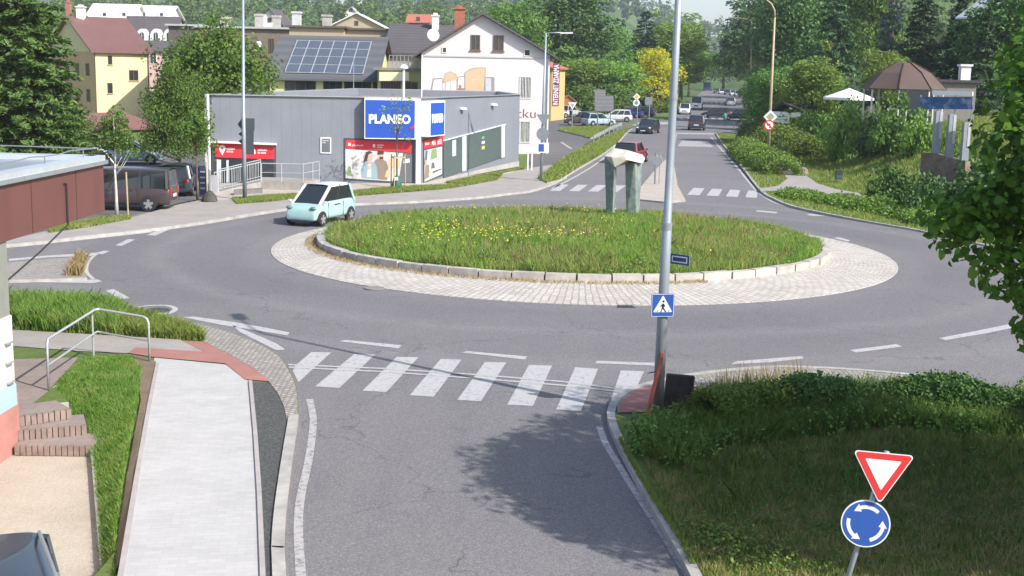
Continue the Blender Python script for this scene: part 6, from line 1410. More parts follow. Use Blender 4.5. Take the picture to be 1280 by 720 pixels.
def car(name, label, cat, loc, yaw, L, Wd, H, style, pm, roof_m=None, detail=True, group=None, wb=(.17, .81), wr=None, roofbox=False, plate_txt=None):
    S = STY[style]; root = empty(name, loc, yaw, label, cat, group)      # local +x = front
    wr = wr or H * .205
    st = [0, .012, .03, .07, .14, .25, .4, .55, .66, .72, .78, .85, .91, .955, .985, 1]
    X = lambda f: (f - .5) * L
    def halfw(f):      # plan taper
        return Wd / 2 * (1 - .16 * max(0, (f - .86) / .14) ** 2 - .10 * max(0, (.1 - f) / .1) ** 2)
    vs = []; fs = []; z0 = H * .13
    for f in st:
        w = halfw(f); zt_ = H * interp(S['top'], f); zb = z0 + H * (.06 if f < .01 or f > .985 else 0)
        zm = zb + (zt_ - zb) * .45
        ring = [(w * .90, zb), (w * .985, zb + (zm - zb) * .4), (w, zm), (w * .985, zt_ - (zt_ - zm) * .35), (w * .93, zt_ - .02), (w * .80, zt_), (0, zt_ + .012)]
        full = [(y, z) for y, z in ring] + [(-y, z) for y, z in ring[-2::-1]]
        vs += [(X(f), y, z) for y, z in full]
    k = 13
    for i in range(len(st) - 1):
        for j in range(k - 1): fs.append((i * k + j, i * k + j + 1, (i + 1) * k + j + 1, (i + 1) * k + j))
        fs.append((i * k + k - 1, i * k, (i + 1) * k, (i + 1) * k + k - 1))
    fs.append(tuple(range(k - 1, -1, -1))); fs.append(tuple((len(st) - 1) * k + j for j in range(k)))
    mb = MB(); mb.add(vs, fs); body = mb.build('body', pm, root, smooth=True); md = body.modifiers.new('b', 'SUBSURF'); md.levels = 1; md.render_levels = 1 if not detail else 2
    # greenhouse
    a, b, c, d = S['gh']; zb = H * S['belt'] - .02; zr = H * .965; yb = Wd / 2 * .90; yr = Wd / 2 * (.76 if style != 'van' else .84)
    if style == 'van': yb = Wd / 2 * .93
    zfb = H * interp(S['top'], d) - .02; zrb = H * interp(S['top'], a) - .02
    def gh(exp=0.0):
        return [(X(a) - exp, -yb, zrb), (X(d), -yb * .92, zfb), (X(d), yb * .92, zfb), (X(a) - exp, yb, zrb), (X(b), -yr, zr), (X(c), -yr, zr), (X(c), yr, zr), (X(b), yr, zr)]
    g = gh(); mb = MB(); mb.add(g, [(3, 2, 1, 0), (4, 5, 6, 7), (0, 1, 5, 4), (2, 3, 7, 6), (1, 2, 6, 5), (3, 0, 4, 7)]); mb.build('windows', CARGL, root, bevel=.05)
    V_ = [Vector(v) for v in g]
    rm = roof_m or pm
    # roof skin
    mb = MB(); n1 = 6; vs = []; fs = []; xr0, xr1 = X(b) - .03, X(c) + .03
    for i in range(n1 + 1):
        t = i / n1; x = xr0 + (xr1 - xr0) * t; bow = H * .035 * (1 - (2 * t - 1) ** 2 * .7)
        for y, dz in ((-yr - .02, -.045), (-yr * .92, .02), (-yr * .5, .03 + bow), (yr * .5, .03 + bow), (yr * .92, .02), (yr + .02, -.045)): vs.append((x, y, zr + dz))
    for i in range(n1):
        for j in range(5): fs.append((i * 6 + j, (i + 1) * 6 + j, (i + 1) * 6 + j + 1, i * 6 + j + 1))
    mb.add(vs, fs); ro = mb.build('roof', rm, root, smooth=True); md = ro.modifiers.new('s', 'SUBSURF'); md.levels = md.render_levels = 2
    # pillars, each a part
    pw = .07 if style != 'micro' else .09
    for sgn in (0, 1):
        r0_, r1_ = (V_[0], V_[4]) if sgn == 0 else (V_[3], V_[7]); f0, f1 = (V_[1], V_[5]) if sgn == 0 else (V_[2], V_[6])
        PLm = rm if style == 'micro' else pm
        mb = MB(); mb.bar(f0 - Vector((0, 0, .03)), f1, pw, pw); mb.build('pillar', PLm, root)
        mb = MB(); mb.bar(r0_ + Vector((.12, 0, .02)), r1_ + Vector((.09, 0, 0)), pw * (1.6 if style != 'micro' else 2.2), pw); mb.build('pillar', pm, root)
        for t in ((.5,) if style == 'hatch' else (.50,) if style == 'micro' else (.36, .66)):
            lo = r0_.lerp(f0, t); hi = r1_.lerp(f1, t if style != 'micro' else .50)
            mb = MB(); mb.bar(lo, hi, .05, .05); mb.build('pillar', pm if style != 'micro' else BLKP, root)
    # wheels
    for f in wb:
        for s in (-1, 1):
            y = s * (Wd / 2 - .09); x = X(f); mb = MB()
            Rm = Matrix.Rotation(PI / 2, 4, 'X')
            mb.lathe([(wr * .62, -.095), (wr * .95, -.095), (wr, -.06), (wr, .06), (wr * .95, .095), (wr * .62, .095)], (x, y, wr), 20, Rm)
            wh = mb.build('wheel', TYRE, root)
            mb = MB(); yy = y + s * .088
            sp_ = []
            for q in range(5):
                t = q * 2 * PI / 5 + .3
                sp_ += [(math.cos(t - .26) * wr * .66, math.sin(t - .26) * wr * .66), (math.cos(t + .26) * wr * .66, math.sin(t + .26) * wr * .66), (math.cos(t + PI / 5) * wr * .30, math.sin(t + PI / 5) * wr * .30)]
            vv = [(x + a_, yy - .02 * s, wr + b_) for a_, b_ in sp_] + [(x + a_, yy + .016 * s, wr + b_) for a_, b_ in sp_]; n_ = len(sp_)
            mb.add(vv, [tuple(range(n_, 2 * n_)), tuple(range(n_ - 1, -1, -1))] + [(i, (i + 1) % n_, n_ + (i + 1) % n_, n_ + i) for i in range(n_)]); rimo = mb.build('rim', RIM, wh)
            mb = MB(); pts = [(x + math.cos(t) * wr * 1.17, wr + math.sin(t) * wr * 1.17) for t in [i * PI / 10 - .12 for i in range(11)]] + [(x - wr * 1.16, H * .14), (x + wr * 1.16, H * .14)]
            yy0 = s * (Wd / 2 * .99 - .0); 
            vv = [(px, yy0 - s * .12, pz) for px, pz in pts] + [(px, yy0 + s * .006, pz) for px, pz in pts]; n_ = len(pts)
            mb.add(vv, [tuple(range(n_, 2 * n_)) if s < 0 else tuple(range(2 * n_ - 1, n_ - 1, -1))] + [(i, (i + 1) % n_, n_ + (i + 1) % n_, n_ + i) for i in range(n_)])
            mb.build('wheel_arch', BLKP, root)
            wh.location = (0, s * .022, 0)
    # lights, plates, bumpers
    for s in (-1, 1):
        f = .965; w = halfw(f); z = H * (.43 if style != 'micro' else .46)
        mb = MB(); mb.lathe([(.01, -.09), (.10, -.05), (.13, .0), (.10, .05), (.01, .09)], (X(f) - .01, s * w * .80, z), 12, Matrix.Rotation(PI / 2, 4, 'Y') @ Matrix.Diagonal((.62, 1.25, 1.1, 1))); mb.build('headlight', LAMPW if style != 'micro' else mat('smoked_lamp', (.14, .2, .22), .1, var=.2, spec=.9), root, smooth=True)
        mb = MB(); zz = H * .50; ww = halfw(.0)
        mb.box(X(0) - .012, X(.045), s * ww * .80 - .09, s * ww * .80 + .10, zz - (.11 if style != 'van' else .22), zz + .10); mb.build('tail_light', LAMPR, root, bevel=.02)
        if detail:
            mb = MB(); q = V_[1 if s < 0 else 2]; c0 = Vector((q.x - .12, s * (Wd / 2 + .06), q.z + .10)); mb.box(c0.x - .035, c0.x + .035, c0.y - .07, c0.y + .07, c0.z - .05, c0.z + .05); mb.bar(Vector((q.x - .1, s * yb, q.z + .04)), c0, .04, .04); mb.build('door_mirror', rm if style == 'micro' else pm, root, bevel=.02)
    if style != 'micro': mb = MB(); mb.box(X(1) - .12, X(1) + .012, -.26, .26, H * .20, H * .27); mb.build('number_plate', PLATE, root)
    mb = MB(); mb.box(X(0) - .014, X(0) + .1, -.26, .26, H * .33, H * .40); mb.build('number_plate', PLATE, root)
    if style != 'micro':
        mb = MB(); w = halfw(.97); mb.box(X(.99) - .3, X(1) + .008, -w * .62, w * .62, H * .17, H * .195); mb.box(X(.97), X(1) + .004, -w * .4, w * .4, H * .29, H * .38); mb.build('grille', BLKP, root)
    else:
        mb = MB(); w = halfw(.97); mb.box(X(1) - .15, X(1) + .010, -w * .6, w * .6, H * .10, H * .16); mb.build('lower_grille', BLKP, root)
    if detail:
        mb = MB()
        for s in (-1, 1):
            for xx in ((.30, .52, .70) if style not in ('micro',) else (.34, .70)): mb.box(X(xx) - .006, X(xx) + .006, s * (Wd / 2) - .02, s * (Wd / 2) + .004, H * .2, H * .56)
        mb.build('door_gap', BLKP, root)
        mb = MB()
        for s in (-1, 1):
            for xx in ((.34, .56) if style != 'micro' else (.42,)): mb.box(X(xx) - .0, X(xx) + (.16 if style != 'micro' else .45), s * (Wd / 2 * .985) - .02, s * (Wd / 2 * .985) + .022, H * .49, H * .51)
        mb.build('door_handle', pm if style != 'micro' else BLKP, root)
    return root
def heading(pf, pr):       # yaw from rear point to front point
    d = pf - pr; return math.atan2(d.y, d.x)
# mint micro car
MINT = paint('mint', (0.33, 0.50, 0.48)); PWHITE = paint('white', (0.62, 0.63, 0.64))
f_, r_ = G(402, 283.5), G(438, 276); hd = (f_ - r_).normalized(); yaw = math.atan2(hd.y, hd.x); left = Vector((-hd.y, hd.x, 0))
ctr = f_ - left * .70 - hd * 1.15
mc = car('parked_car', 'mint green small electric car with white roof driving round the island', 'car', (ctr.x, ctr.y, .012), yaw, 3.3, 1.5, 1.6, 'micro', MINT, PWHITE, wb=(.15, .845), wr=.285)
mc.name = 'small_car'
mb = MB(); mb.box(-.15, .42, -.60, .60, 1.0, 1.05); mb.build('dashboard_light', mat('seat_cloth', (.12, .11, .1), .9, var=.1), mc)
# brown van and its neighbour
BVAN = paint('brown', (.05, .036, .037), .35)
v = car('van', 'dark brown passenger van parked behind the pavement saplings', 'van', (-14.75 - 2.3, 54.3 + .92, .02), PI + .03, 4.6, 1.8, 1.82, 'van', BVAN, wb=(.2, .80), wr=.32)
q = G(180, 248); car('parked_car', 'dark blue hatchback parked behind the brown van', 'car', (q.x + .9, 62.5, .02), .15 - PI / 2 + PI, 4.0, 1.72, 1.5, 'hatch', paint('navy', (.03, .045, .07)))
q = G(117, 252); car('van', 'white van half hidden behind the metal roof corner', 'van', (-21.6, 63.5, .02), .4, 4.6, 1.8, 2.1, 'van', PWHITE)
q = P3(160, 80, 0); car('parked_car', 'pale blue car glimpsed through the sapling in front of the red-roofed low building', 'car', (q.x, q.y, .02), .2, 4.1, 1.72, 1.5, 'hatch', paint('pale_blue', (.30, .38, .45)))
# vehicle in the yard bottom left
zr_ = YZ + 1.45
q1 = G(33, 668, zr_); q2 = G(48, 715, zr_)
hdg = (q2 - q1); hdg.z = 0; hdg.normalize(); yaw = math.atan2(hdg.y, hdg.x); lf = Vector((-hdg.y, hdg.x, 0))
ctr = q1 + hdg * (.5 - .07) * 4.3 - lf * .56 + Vector((.06, 0, 0))
car('parked_car', 'dark grey estate car with roof rails in the gravel yard at the lower left corner', 'car', (ctr.x, ctr.y, YZ), yaw, 4.3, 1.78, 1.50, 'wagon', paint('dark_grey', (.035, .045, .055)))
dgm = [o_ for o_ in bpy.data.objects if o_.get('label', '').startswith('dark grey estate car with roof rails')][0]
for sd in (-1, 1):
    mb = MB(); mb.tube([(-1.75, sd * .62, 1.47), (-1.6, sd * .62, 1.56), (-.2, sd * .62, 1.59), (.15, sd * .62, 1.50)], .022, 8); mb.build('roof_rail', mat('rail_silver', (.4, .41, .43), .35, .6, var=0), dgm)

# red car
def at_road(px, py): return G(px, py)
q = G(792, 206); car('parked_car', 'red hatchback driving away behind the stone sculpture', 'car', (q.x, q.y + 2.0, .012), math.radians(72), 4.0, 1.72, 1.5, 'hatch', paint('red', (.24, .018, .03)))
q = G(812, 168); car('parked_car', 'black hatchback coming down the road towards the roundabout', 'car', (q.x, q.y + 2, .012), math.radians(-110), 4.1, 1.75, 1.48, 'hatch', paint('black', (.02, .024, .03)))
q = G(874, 163.5); car('parked_car', 'dark blue-grey off-roader driving away beyond the white road panel', 'car', (q.x, q.y + 2, .012), math.radians(80), 4.2, 1.8, 1.68, 'wagon', paint('dark_blue_grey', (.03, .045, .06)))
q = G(858, 143.5); car('parked_car', 'white compact car waiting at the far crossing, left lane', 'car', (q.x, q.y + 2, .012), math.radians(-100), 3.9, 1.75, 1.65, 'hatch', PWHITE)
q = G(873, 138); car('van', 'white delivery van behind the white compact car', 'van', (q.x, q.y + 2.4, .012), math.radians(-100), 4.9, 1.95, 2.3, 'van', PWHITE)
q = G(896, 148); car('parked_car', 'dark hatchback turning at the far crossing', 'car', (q.x, q.y + 1.5, .012), math.radians(160), 4.0, 1.75, 1.5, 'hatch', paint('charcoal', (.04, .045, .05)))
q = G(925, 151); car('parked_car', 'black saloon at the right side of the far junction', 'car', (q.x, q.y + 1.5, .012), math.radians(170), 4.2, 1.75, 1.5, 'sedan', paint('black', (.02, .024, .03)))
q = G(914.5, 132.5); car('parked_car', 'silver-blue car on the far zebra crossing', 'car', (q.x, q.y + 2, .012), math.radians(85), 4.1, 1.8, 1.6, 'hatch', paint('silver_blue', (.24, .29, .34)))
fcols = [('first of the far row, dark', paint('charcoal', (.04, .045, .05))), ('white', PWHITE), ('dark', paint('navy', (.03, .045, .07))), ('white', PWHITE), ('silver', paint('silver', (.45, .46, .48))), ('black', paint('black', (.02, .024, .03)))]
for i, (px, py) in enumerate(((896, 116.5), (902, 117.5), (909, 118.5), (916, 119.5), (922, 120.5), (928, 121.5))):
    q = G(px, py); car('parked_car', ('charcoal car, leftmost of the far parked row', 'white car, second in the far parked row', 'navy car in the middle of the far parked row', 'white car right of the navy one in the far row', 'silver car in the far parked row', 'black car at the right end of the far row')[i], 'car', (q.x, q.y, .012), math.radians(-95), 4.1, 1.8, 1.5, 'hatch', fcols[i][1], detail=False, group='cars parked in a row down the far road')
# car park row
for px, py, yaw, stl, nm, pm, lb, H_ in ((728, 157.5, 175, 'wagon', 'parked_car', paint('olive', (.08, .075, .05)), 'olive brown off-roader at the car park entrance', 1.65), (748, 158, 35, 'hatch', 'parked_car', paint('ice_blue', (.35, .45, .5)), 'pale ice-blue small car touching the olive one', 1.5),
    (770, 152.5, 178, 'wagon', 'parked_car', PWHITE, 'white estate car parked beside the pale blue car', 1.5), (786, 147.5, 160, 'hatch', 'parked_car', paint('cobalt', (.04, .09, .26)), 'cobalt blue car behind the white estate car', 1.5), (802, 146.5, 160, 'hatch', 'parked_car', paint('navy', (.03, .045, .07)), 'navy car at the right end of the car park row', 1.5),
    (765, 142, 170, 'wagon', 'parked_car', paint('maroon', (.16, .03, .035)), 'maroon car hidden behind the white estate car', 1.6), (694, 147.5, 10, 'hatch', 'parked_car', PWHITE, 'white car parked right behind the white gable house', 1.5), (712, 146, 60, 'hatch', 'parked_car', paint('silver', (.45, .46, .48)), 'silver car between the white car and the olive off-roader', 1.5)):
    q = G(px, py); car(nm, lb, 'car', (q.x, q.y + 1.2, .012), math.radians(yaw), 4.2, 1.75, H_, stl, pm)
# dark coach-like vehicle far down the road
q = G(884, 113.5); root = empty('bus', (q.x, q.y, 0), math.radians(-100), 'dark blue bus standing where the far road enters the trees', 'bus')
mb = MB(); mb.box(-5, 5, -1.25, 1.25, .4, 3.1); mb.build('body', paint('bus_blue', (.03, .06, .13)), root, bevel=.15)
mb = MB(); mb.box(5.0, 5.03, -1.1, 1.1, 1.3, 2.7); mb.box(-4.6, 4.4, 1.255, 1.27, 1.5, 2.5); mb.box(-4.6, 4.4, -1.27, -1.255, 1.5, 2.5); mb.build('windows', CARGL, root)
for x in (-3, 3.2):
    for s in (-1, 1): mb = MB(); mb.lathe([(.3, -.12), (.48, -.1), (.48, .1), (.3, .12)], (x, s * 1.15, .48), 14, Matrix.Rotation(PI / 2, 4, 'X')); mb.build('wheel', TYRE, root)
# ================================================================== PEOPLE
def person(loc, yaw, label, h, top_m, leg_m, hair_m, stride=.18):
    s = h / 1.72; root_v = []; 
    P = {'pel': (0, 0, .95), 'spine': (0, .0, 1.18), 'chest': (0, .02, 1.36), 'neck': (0, .02, 1.5), 'head': (0, .035, 1.60), 'crown': (0, .03, 1.70),
         'hL': (.09, 0, .90), 'kL': (.10, stride * .6, .50), 'aL': (.10, stride * .7, .09), 'tL': (.10, stride * .7 + .15, .03), 'hR': (-.09, 0, .90), 'kR': (-.10, -stride * .2, .50), 'aR': (-.10, -stride, .10), 'tR': (-.10, -stride + .15, .03),
         'sL': (.18, .0, 1.41), 'eL': (.24, -.04, 1.15), 'wL': (.23, .06, .92), 'fL': (.23, .09, .83), 'sR': (-.18, .0, 1.41), 'eR': (-.24, .02, 1.15), 'wR': (-.23, .12, .93), 'fR': (-.23, .15, .84)}
    R = {'pel': .14, 'spine': .125, 'chest': .145, 'neck': .055, 'head': .088, 'crown': .07, 'hL': .095, 'hR': .095, 'kL': .06, 'kR': .06, 'aL': .04, 'aR': .04, 'tL': .035, 'tR': .035, 'sL': .06, 'sR': .06, 'eL': .043, 'eR': .043, 'wL': .032, 'wR': .032, 'fL': .03, 'fR': .03}
    E = [('pel', 'spine'), ('spine', 'chest'), ('chest', 'neck'), ('neck', 'head'), ('head', 'crown'), ('pel', 'hL'), ('hL', 'kL'), ('kL', 'aL'), ('aL', 'tL'), ('pel', 'hR'), ('hR', 'kR'), ('kR', 'aR'), ('aR', 'tR'), ('chest', 'sL'), ('sL', 'eL'), ('eL', 'wL'), ('wL', 'fL'), ('chest', 'sR'), ('sR', 'eR'), ('eR', 'wR'), ('wR', 'fR')]
    K_ = list(P); me = bpy.data.meshes.new('person'); me.from_pydata([tuple(c * s for c in P[k]) for k in K_], [(K_.index(a), K_.index(b)) for a, b in E], [])
    o = bpy.data.objects.new('person', me); COL.objects.link(o); md = o.modifiers.new('skin', 'SKIN'); sv = me.skin_vertices[0].data
    for i, k in enumerate(K_): sv[i].radius = (R[k] * s, R[k] * s * (.8 if k in ('pel', 'spine', 'chest') else 1)); sv[i].use_root = (k == 'pel')
    o.modifiers.new('sub', 'SUBSURF').levels = 1; bpy.context.view_layer.update()
    me2 = bpy.data.meshes.new_from_object(o.evaluated_get(bpy.context.evaluated_depsgraph_get())); o.modifiers.clear(); o.data = me2
    me2.materials.clear(); skin = mat('skin', (.5, .32, .24), .6, var=.05); shoe = BLKP
    for m_ in (top_m, leg_m, skin, shoe, hair_m): me2.materials.append(m_)
    for p_ in me2.polygons:
        c = p_.center / s; z = c.z
        p_.material_index = 4 if (z > 1.62 or (z > 1.53 and c.y < .03)) else 2 if z > 1.47 else 3 if z < .10 else 2 if (abs(c.x) > .185 and z < .95) else 1 if z < .98 else 0
        p_.use_smooth = True
    o.location = loc; o.rotation_euler = (0, 0, yaw); return tag(o, label, 'person')
HR = mat('dark_hair', (.05, .035, .025), .8)
q = G(906, 158); person((q.x, q.y, .012), .4, 'pedestrian in a teal jacket crossing the far road junction', 1.72, mat('teal_jacket', (.04, .22, .19), .8), mat('dark_trousers', (.04, .05, .06), .8), HR)
q = G(713, 154); person((q.x, q.y, .012), 2.2, 'person in dark clothes standing beside the olive off-roader', 1.75, mat('dark_coat', (.04, .045, .05), .8), mat('dark_trousers', (.04, .05, .06), .8), HR, .05)
# ================================================================== STREET FURNITURE
POLEM = mat('grey_blue_pole', (.30, .34, .38), .5, .3, var=.12, sc=1.5)
# main lamp post
b0 = G(822, 516, K); b0.z = K
tp = at(848, 0, b0.y)
lean = Vector((0, 0, 1)); top = Vector((b0.x, b0.y, 9.6)); qx, qy = PXY(b0.x, b0.y, tp.z)
slope = (tp.x - b0.x) / (tp.z - K)
root = empty('lamp_post', b0); tag(root, 'tall grey lamp post in the foreground carrying the pedestrian crossing sign', 'lamp post')
def PP(z): return Vector((slope * (z - K), 0, z - K))
mb = MB(); mb.tube([PP(K - .05), PP(3.6), PP(3.62), PP(6.0), PP(9.4)], [.105, .09, .078, .068, .055], 16); mb.build('pole', POLEM, root, smooth=True)
mb = MB(); mb.tube([PP(3.55), PP(3.68)], .094, 16); mb.tube([PP(5.9), PP(6.0)], .076, 16); mb.build('pole_collar', POLEM, root)
arm = Vector((-.35, .94, 0)).normalized()
mb = MB(); mb.tube([PP(9.35), PP(9.6) + arm * .3, PP(9.75) + arm * 1.5], [.05, .045, .035], 10); ar = mb.build('arm', POLEM, root, smooth=True)
mb = MB(); c = PP(9.75) + arm * 1.8; mb.bar(c - arm * .4, c + arm * .4, .32, .12); mb.build('lamp_head', mat('lamp_grey', (.35, .36, .38), .5, var=.05), root, bevel=.04)
# signs
BLUES = mat('sign_blue', (.025, .09, .36), .4, var=.05); SIGNW = mat('sign_reflective_white', (.74, .74, .75), .45, var=.03); SIGNR = mat('sign_red', (.58, .03, .03), .4, var=.04); BACK = mat('sign_back', (.22, .25, .27), .55, .4, var=.12); BLK = mat('sign_black', (.015, .015, .017), .5, var=0)
def sign_frame(center, nrm, roll=0.0):
    n = Vector(nrm).normalized(); r = Vector((-n.y, n.x, 0)).normalized(); u = n.cross(r)   # viewer looking along -n sees +r to the right
    cr, sr = math.cos(roll), math.sin(roll); r2 = r * cr + u * sr; u2 = -r * sr + u * cr
    M_ = Matrix((r2, u2, n)).transposed().to_4x4(); M_.translation = center; return M_
def circle(r, n=28, cx=0, cy=0): return [(cx + r * math.cos(2 * PI * i / n), cy + r * math.sin(2 * PI * i / n)) for i in range(n)]
def rrect(w, h, r, cx=0, cy=0):
    o_ = []
    for sx, sy, a in ((1, 1, 0), (-1, 1, PI / 2), (-1, -1, PI), (1, -1, 1.5 * PI)):
        for i in range(5): t = a + i * PI / 8; o_.append((cx + sx * (w / 2 - r) + r * math.cos(t), cy + sy * (h / 2 - r) + r * math.sin(t)))
    return o_
def tri(s, r, up=True):
    k = 1 if up else -1; o_ = []
    for i in range(3):
        a = PI / 2 + i * 2 * PI / 3; c = (math.cos(a) * (s / math.sqrt(3) - 2 * r), math.sin(a) * (s / math.sqrt(3) - 2 * r))
        for j in range(5): t = a - PI / 3 + j * PI / 6; o_.append((c[0] + r * math.cos(t), k * (c[1] + r * math.sin(t))))
    return o_ if up else o_[::-1]
def plates(name, M_, layers, parent=None, t=.004, back=None):
    mb = MB(); z = 0
    for m_, poly in layers:
        if z == 0: mb.mt(back or BACK); mb.prism(poly, -.02, 0, M_)
        mb.mt(m_); mb.prism(poly, z + .0005, z + .0015, M_); z += .0016
    return mb.build(name, parent=parent, world=True) if parent else mb.build(name, origin='base')
# crossing sign on the post (faces the viewer, slightly right)
zc = HT(b0, 380); c = b0 + PP(zc); M_ = sign_frame(c + Vector((-.02, -.13, 0)), (.16, -1, 0), 0)
ws = 29.5 * (b0.y) / F / .985
man = [(-.02, .10), (.025, .115), (.06, .06), (.09, .0), (.07, -.005), (.045, .03), (.035, -.02), (.07, -.09), (.115, -.15), (.085, -.165), (.03, -.10), (0, -.055), (-.045, -.165), (-.085, -.165), (-.045, -.08), (-.03, -.01), (-.04, .04), (-.07, -.01), (-.09, -.0), (-.06, .06)]
man = [(x * ws * 1.35, y * ws * 1.35 - .03) for x, y in man][::-1]
k = ws
lay = [(BLUES, rrect(k, k, .03)), (SIGNW, rrect(k * .97, k * .97, .025)), (BLUES, rrect(k * .93, k * .93, .02)), (SIGNW, [(x, y - k * .05) for x, y in tri(k * .84, .012)]), (BLK, man), (BLK, circle(k * .048, 12, k * .02, k * .17))]
sg = plates('crossing_sign', M_, lay, root)
mb = MB()
for i in range(4): x = k * (-.26 + .16 * i); mb.prism([(x, -k * .26), (x + k * .05, -k * .26), (x + k * .07, -k * .215), (x + k * .03, -k * .215)], .0096, .0106, M_)
mb.build('zebra_bars', BLK, sg, world=True)
# street name plate sticking out to the right
zc = HT(b0, 326); c = b0 + PP(zc) + Vector((.27, .06, .02)); M_ = sign_frame(c, (-.65, -.75, 0), .0)
mb = MB(); w_, h_ = .42, .19
np_ = plates('street_name_plate', M_, [(mat('navy_plate', (.02, .05, .20), .4), rrect(w_, h_, .01)), (SIGNW, rrect(w_ * .80, h_ * .62, .01)), (mat('navy_plate', (.02, .05, .20), .4), rrect(w_ * .70, h_ * .40, .005))], root)
# leaning red-framed board and black notice board
q = G(806, 528, K); t1 = at(826, 447, q.y + .05)
A = Vector((q.x, q.y, K)); 
root = empty('advert_board', A); tag(root, 'leaning dark red board standing edge-on against the tall lamp post', 'board')
M_ = sign_frame(Vector((0, 0, 0)), (-.97, -.26, 0)); 
mb = MB(); lean_v = (t1 - A); u = Vector((.06, .55, 0)); 
vs = [A, A + u, A + u + lean_v + Vector((0, 0, -.02)), A + lean_v]; off = Vector((.045, -.015, 0))
mb.add([v - A for v in vs] + [v - A + off for v in vs], [(0, 1, 2, 3), (7, 6, 5, 4), (0, 4, 5, 1), (1, 5, 6, 2), (2, 6, 7, 3), (3, 7, 4, 0)]); mb.build('panel', mat('rust_red_board', (.30, .055, .03), .7, var=.25, sc=3), root)
mb = MB(); mb.bar(Vector((.03, .1, .9)), b0 + Vector((0, 0, .8)) - A, .02, .02); mb.build('wire_tie', GALV, root)
wA, wB = G(828, 517, K), G(860, 517, K); wA.z = wB.z = 0; wA.y = wB.y = b0.y + .12; wA.x = at(828, 500, wA.y).x; wB.x = at(861, 500, wA.y).x
wn = Wall(wA, wB); root = empty('notice_board', (wA.x, wA.y, K)); tag(root, 'black framed notice board half overgrown beside the tall lamp post', 'notice board')
mb = MB(); q_ = [wn.hit(829, 514), wn.hit(861, 519), wn.hit(867.5, 470.5), wn.hit(834, 467.5)]; wn.slab(mb, q_, -.04, 0); mb.build('panel', mat('weathered_black_board', (.03, .028, .03), .6, var=.5, sc=6), root, world=True)
mb = MB(); pts = [wn.pt(a, z, .01) for a, z in q_]
for i in range(4): mb.bar(pts[i], pts[(i + 1) % 4], .035, .035)
mb.build('frame', mat('dark_metal', (.07, .07, .075), .5, .5), root, world=True)
mb = MB()
for i in (0, 1): p_ = pts[i].lerp(pts[(3, 2)[i]], .1); mb.tube([Vector((p_.x + (.06 if i == 0 else -.06), p_.y + .06, 0.05)), p_ + Vector((.03 if i == 0 else -.03, .06, .3))], .025, 6)
mb.build('leg', mat('dark_metal', (.07, .07, .075), .5, .5), root, world=True)
# give-way + roundabout signs lower right
D_ = 13.4
ct = at(1103, 589, D_); cc_ = at(1082, 654.5, D_ + .02); dirp = (ct - cc_).normalized()
gz = bank_z(cc_.x, cc_.y) + K; base = cc_ - dirp * ((cc_.z - gz) / dirp.z)
root = empty('signpost', base); tag(root, 'leaning signpost with a give-way triangle above a blue roundabout sign on the near bank', 'signpost')
mb = MB(); bk_ = Vector((0, .05, 0)); mb.tube([Vector((0, 0, -.1)) + bk_, ct - base + bk_ + dirp * .22], .03, 10); mb.build('post', POLEM, root, smooth=True)
wtri = 74.0 * ct.y / F; M_ = sign_frame(ct + Vector((0, 0, -.0)), (-.15, -1, .12), -.035)
T = wtri * 1.04
o = plates('give_way_sign', M_, [(SIGNW, [(x, y + T * .02) for x, y in tri(T * 1.02, .03, False)]), (SIGNR, [(x, y + T * .02) for x, y in tri(T * .97, .028, False)]), (SIGNW, [(x, y + T * .02) for x, y in tri(T * .60, .008, False)])], root)
Rr = 31.5 * cc_.y / F * 1.0; M_ = sign_frame(cc_, (-.2, -1, .1), -.04)
def arrow(a0, sweep, r, wd):
    pts_o = []; pts_i = []; n_ = 10
    for i in range(n_ + 1):
        t = a0 + sweep * i / n_; pts_o.append(((r + wd) * math.cos(t), (r + wd) * math.sin(t))); pts_i.append(((r - wd) * math.cos(t), (r - wd) * math.sin(t)))
    t = a0 + sweep; tip = t + (0.42 if sweep > 0 else -.42)
    poly = pts_o + [((r + 2.3 * wd) * math.cos(t), (r + 2.3 * wd) * math.sin(t)), (r * math.cos(tip), r * math.sin(tip)), ((r - 2.3 * wd) * math.cos(t), (r - 2.3 * wd) * math.sin(t))] + pts_i[::-1]
    return poly
o = plates('roundabout_sign', M_, [(SIGNW, circle(Rr, 40)), (BLUES, circle(Rr * .945, 40))], root)
mb = MB()
for a0 in (.55, .55 + 2 * PI / 3, .55 + 4 * PI / 3): mb.prism(arrow(a0 - .05 + .35, 1.12, Rr * .70, Rr * .075), .0034, .0048, M_)
mb.build('arrow', SIGNW, o, world=True)
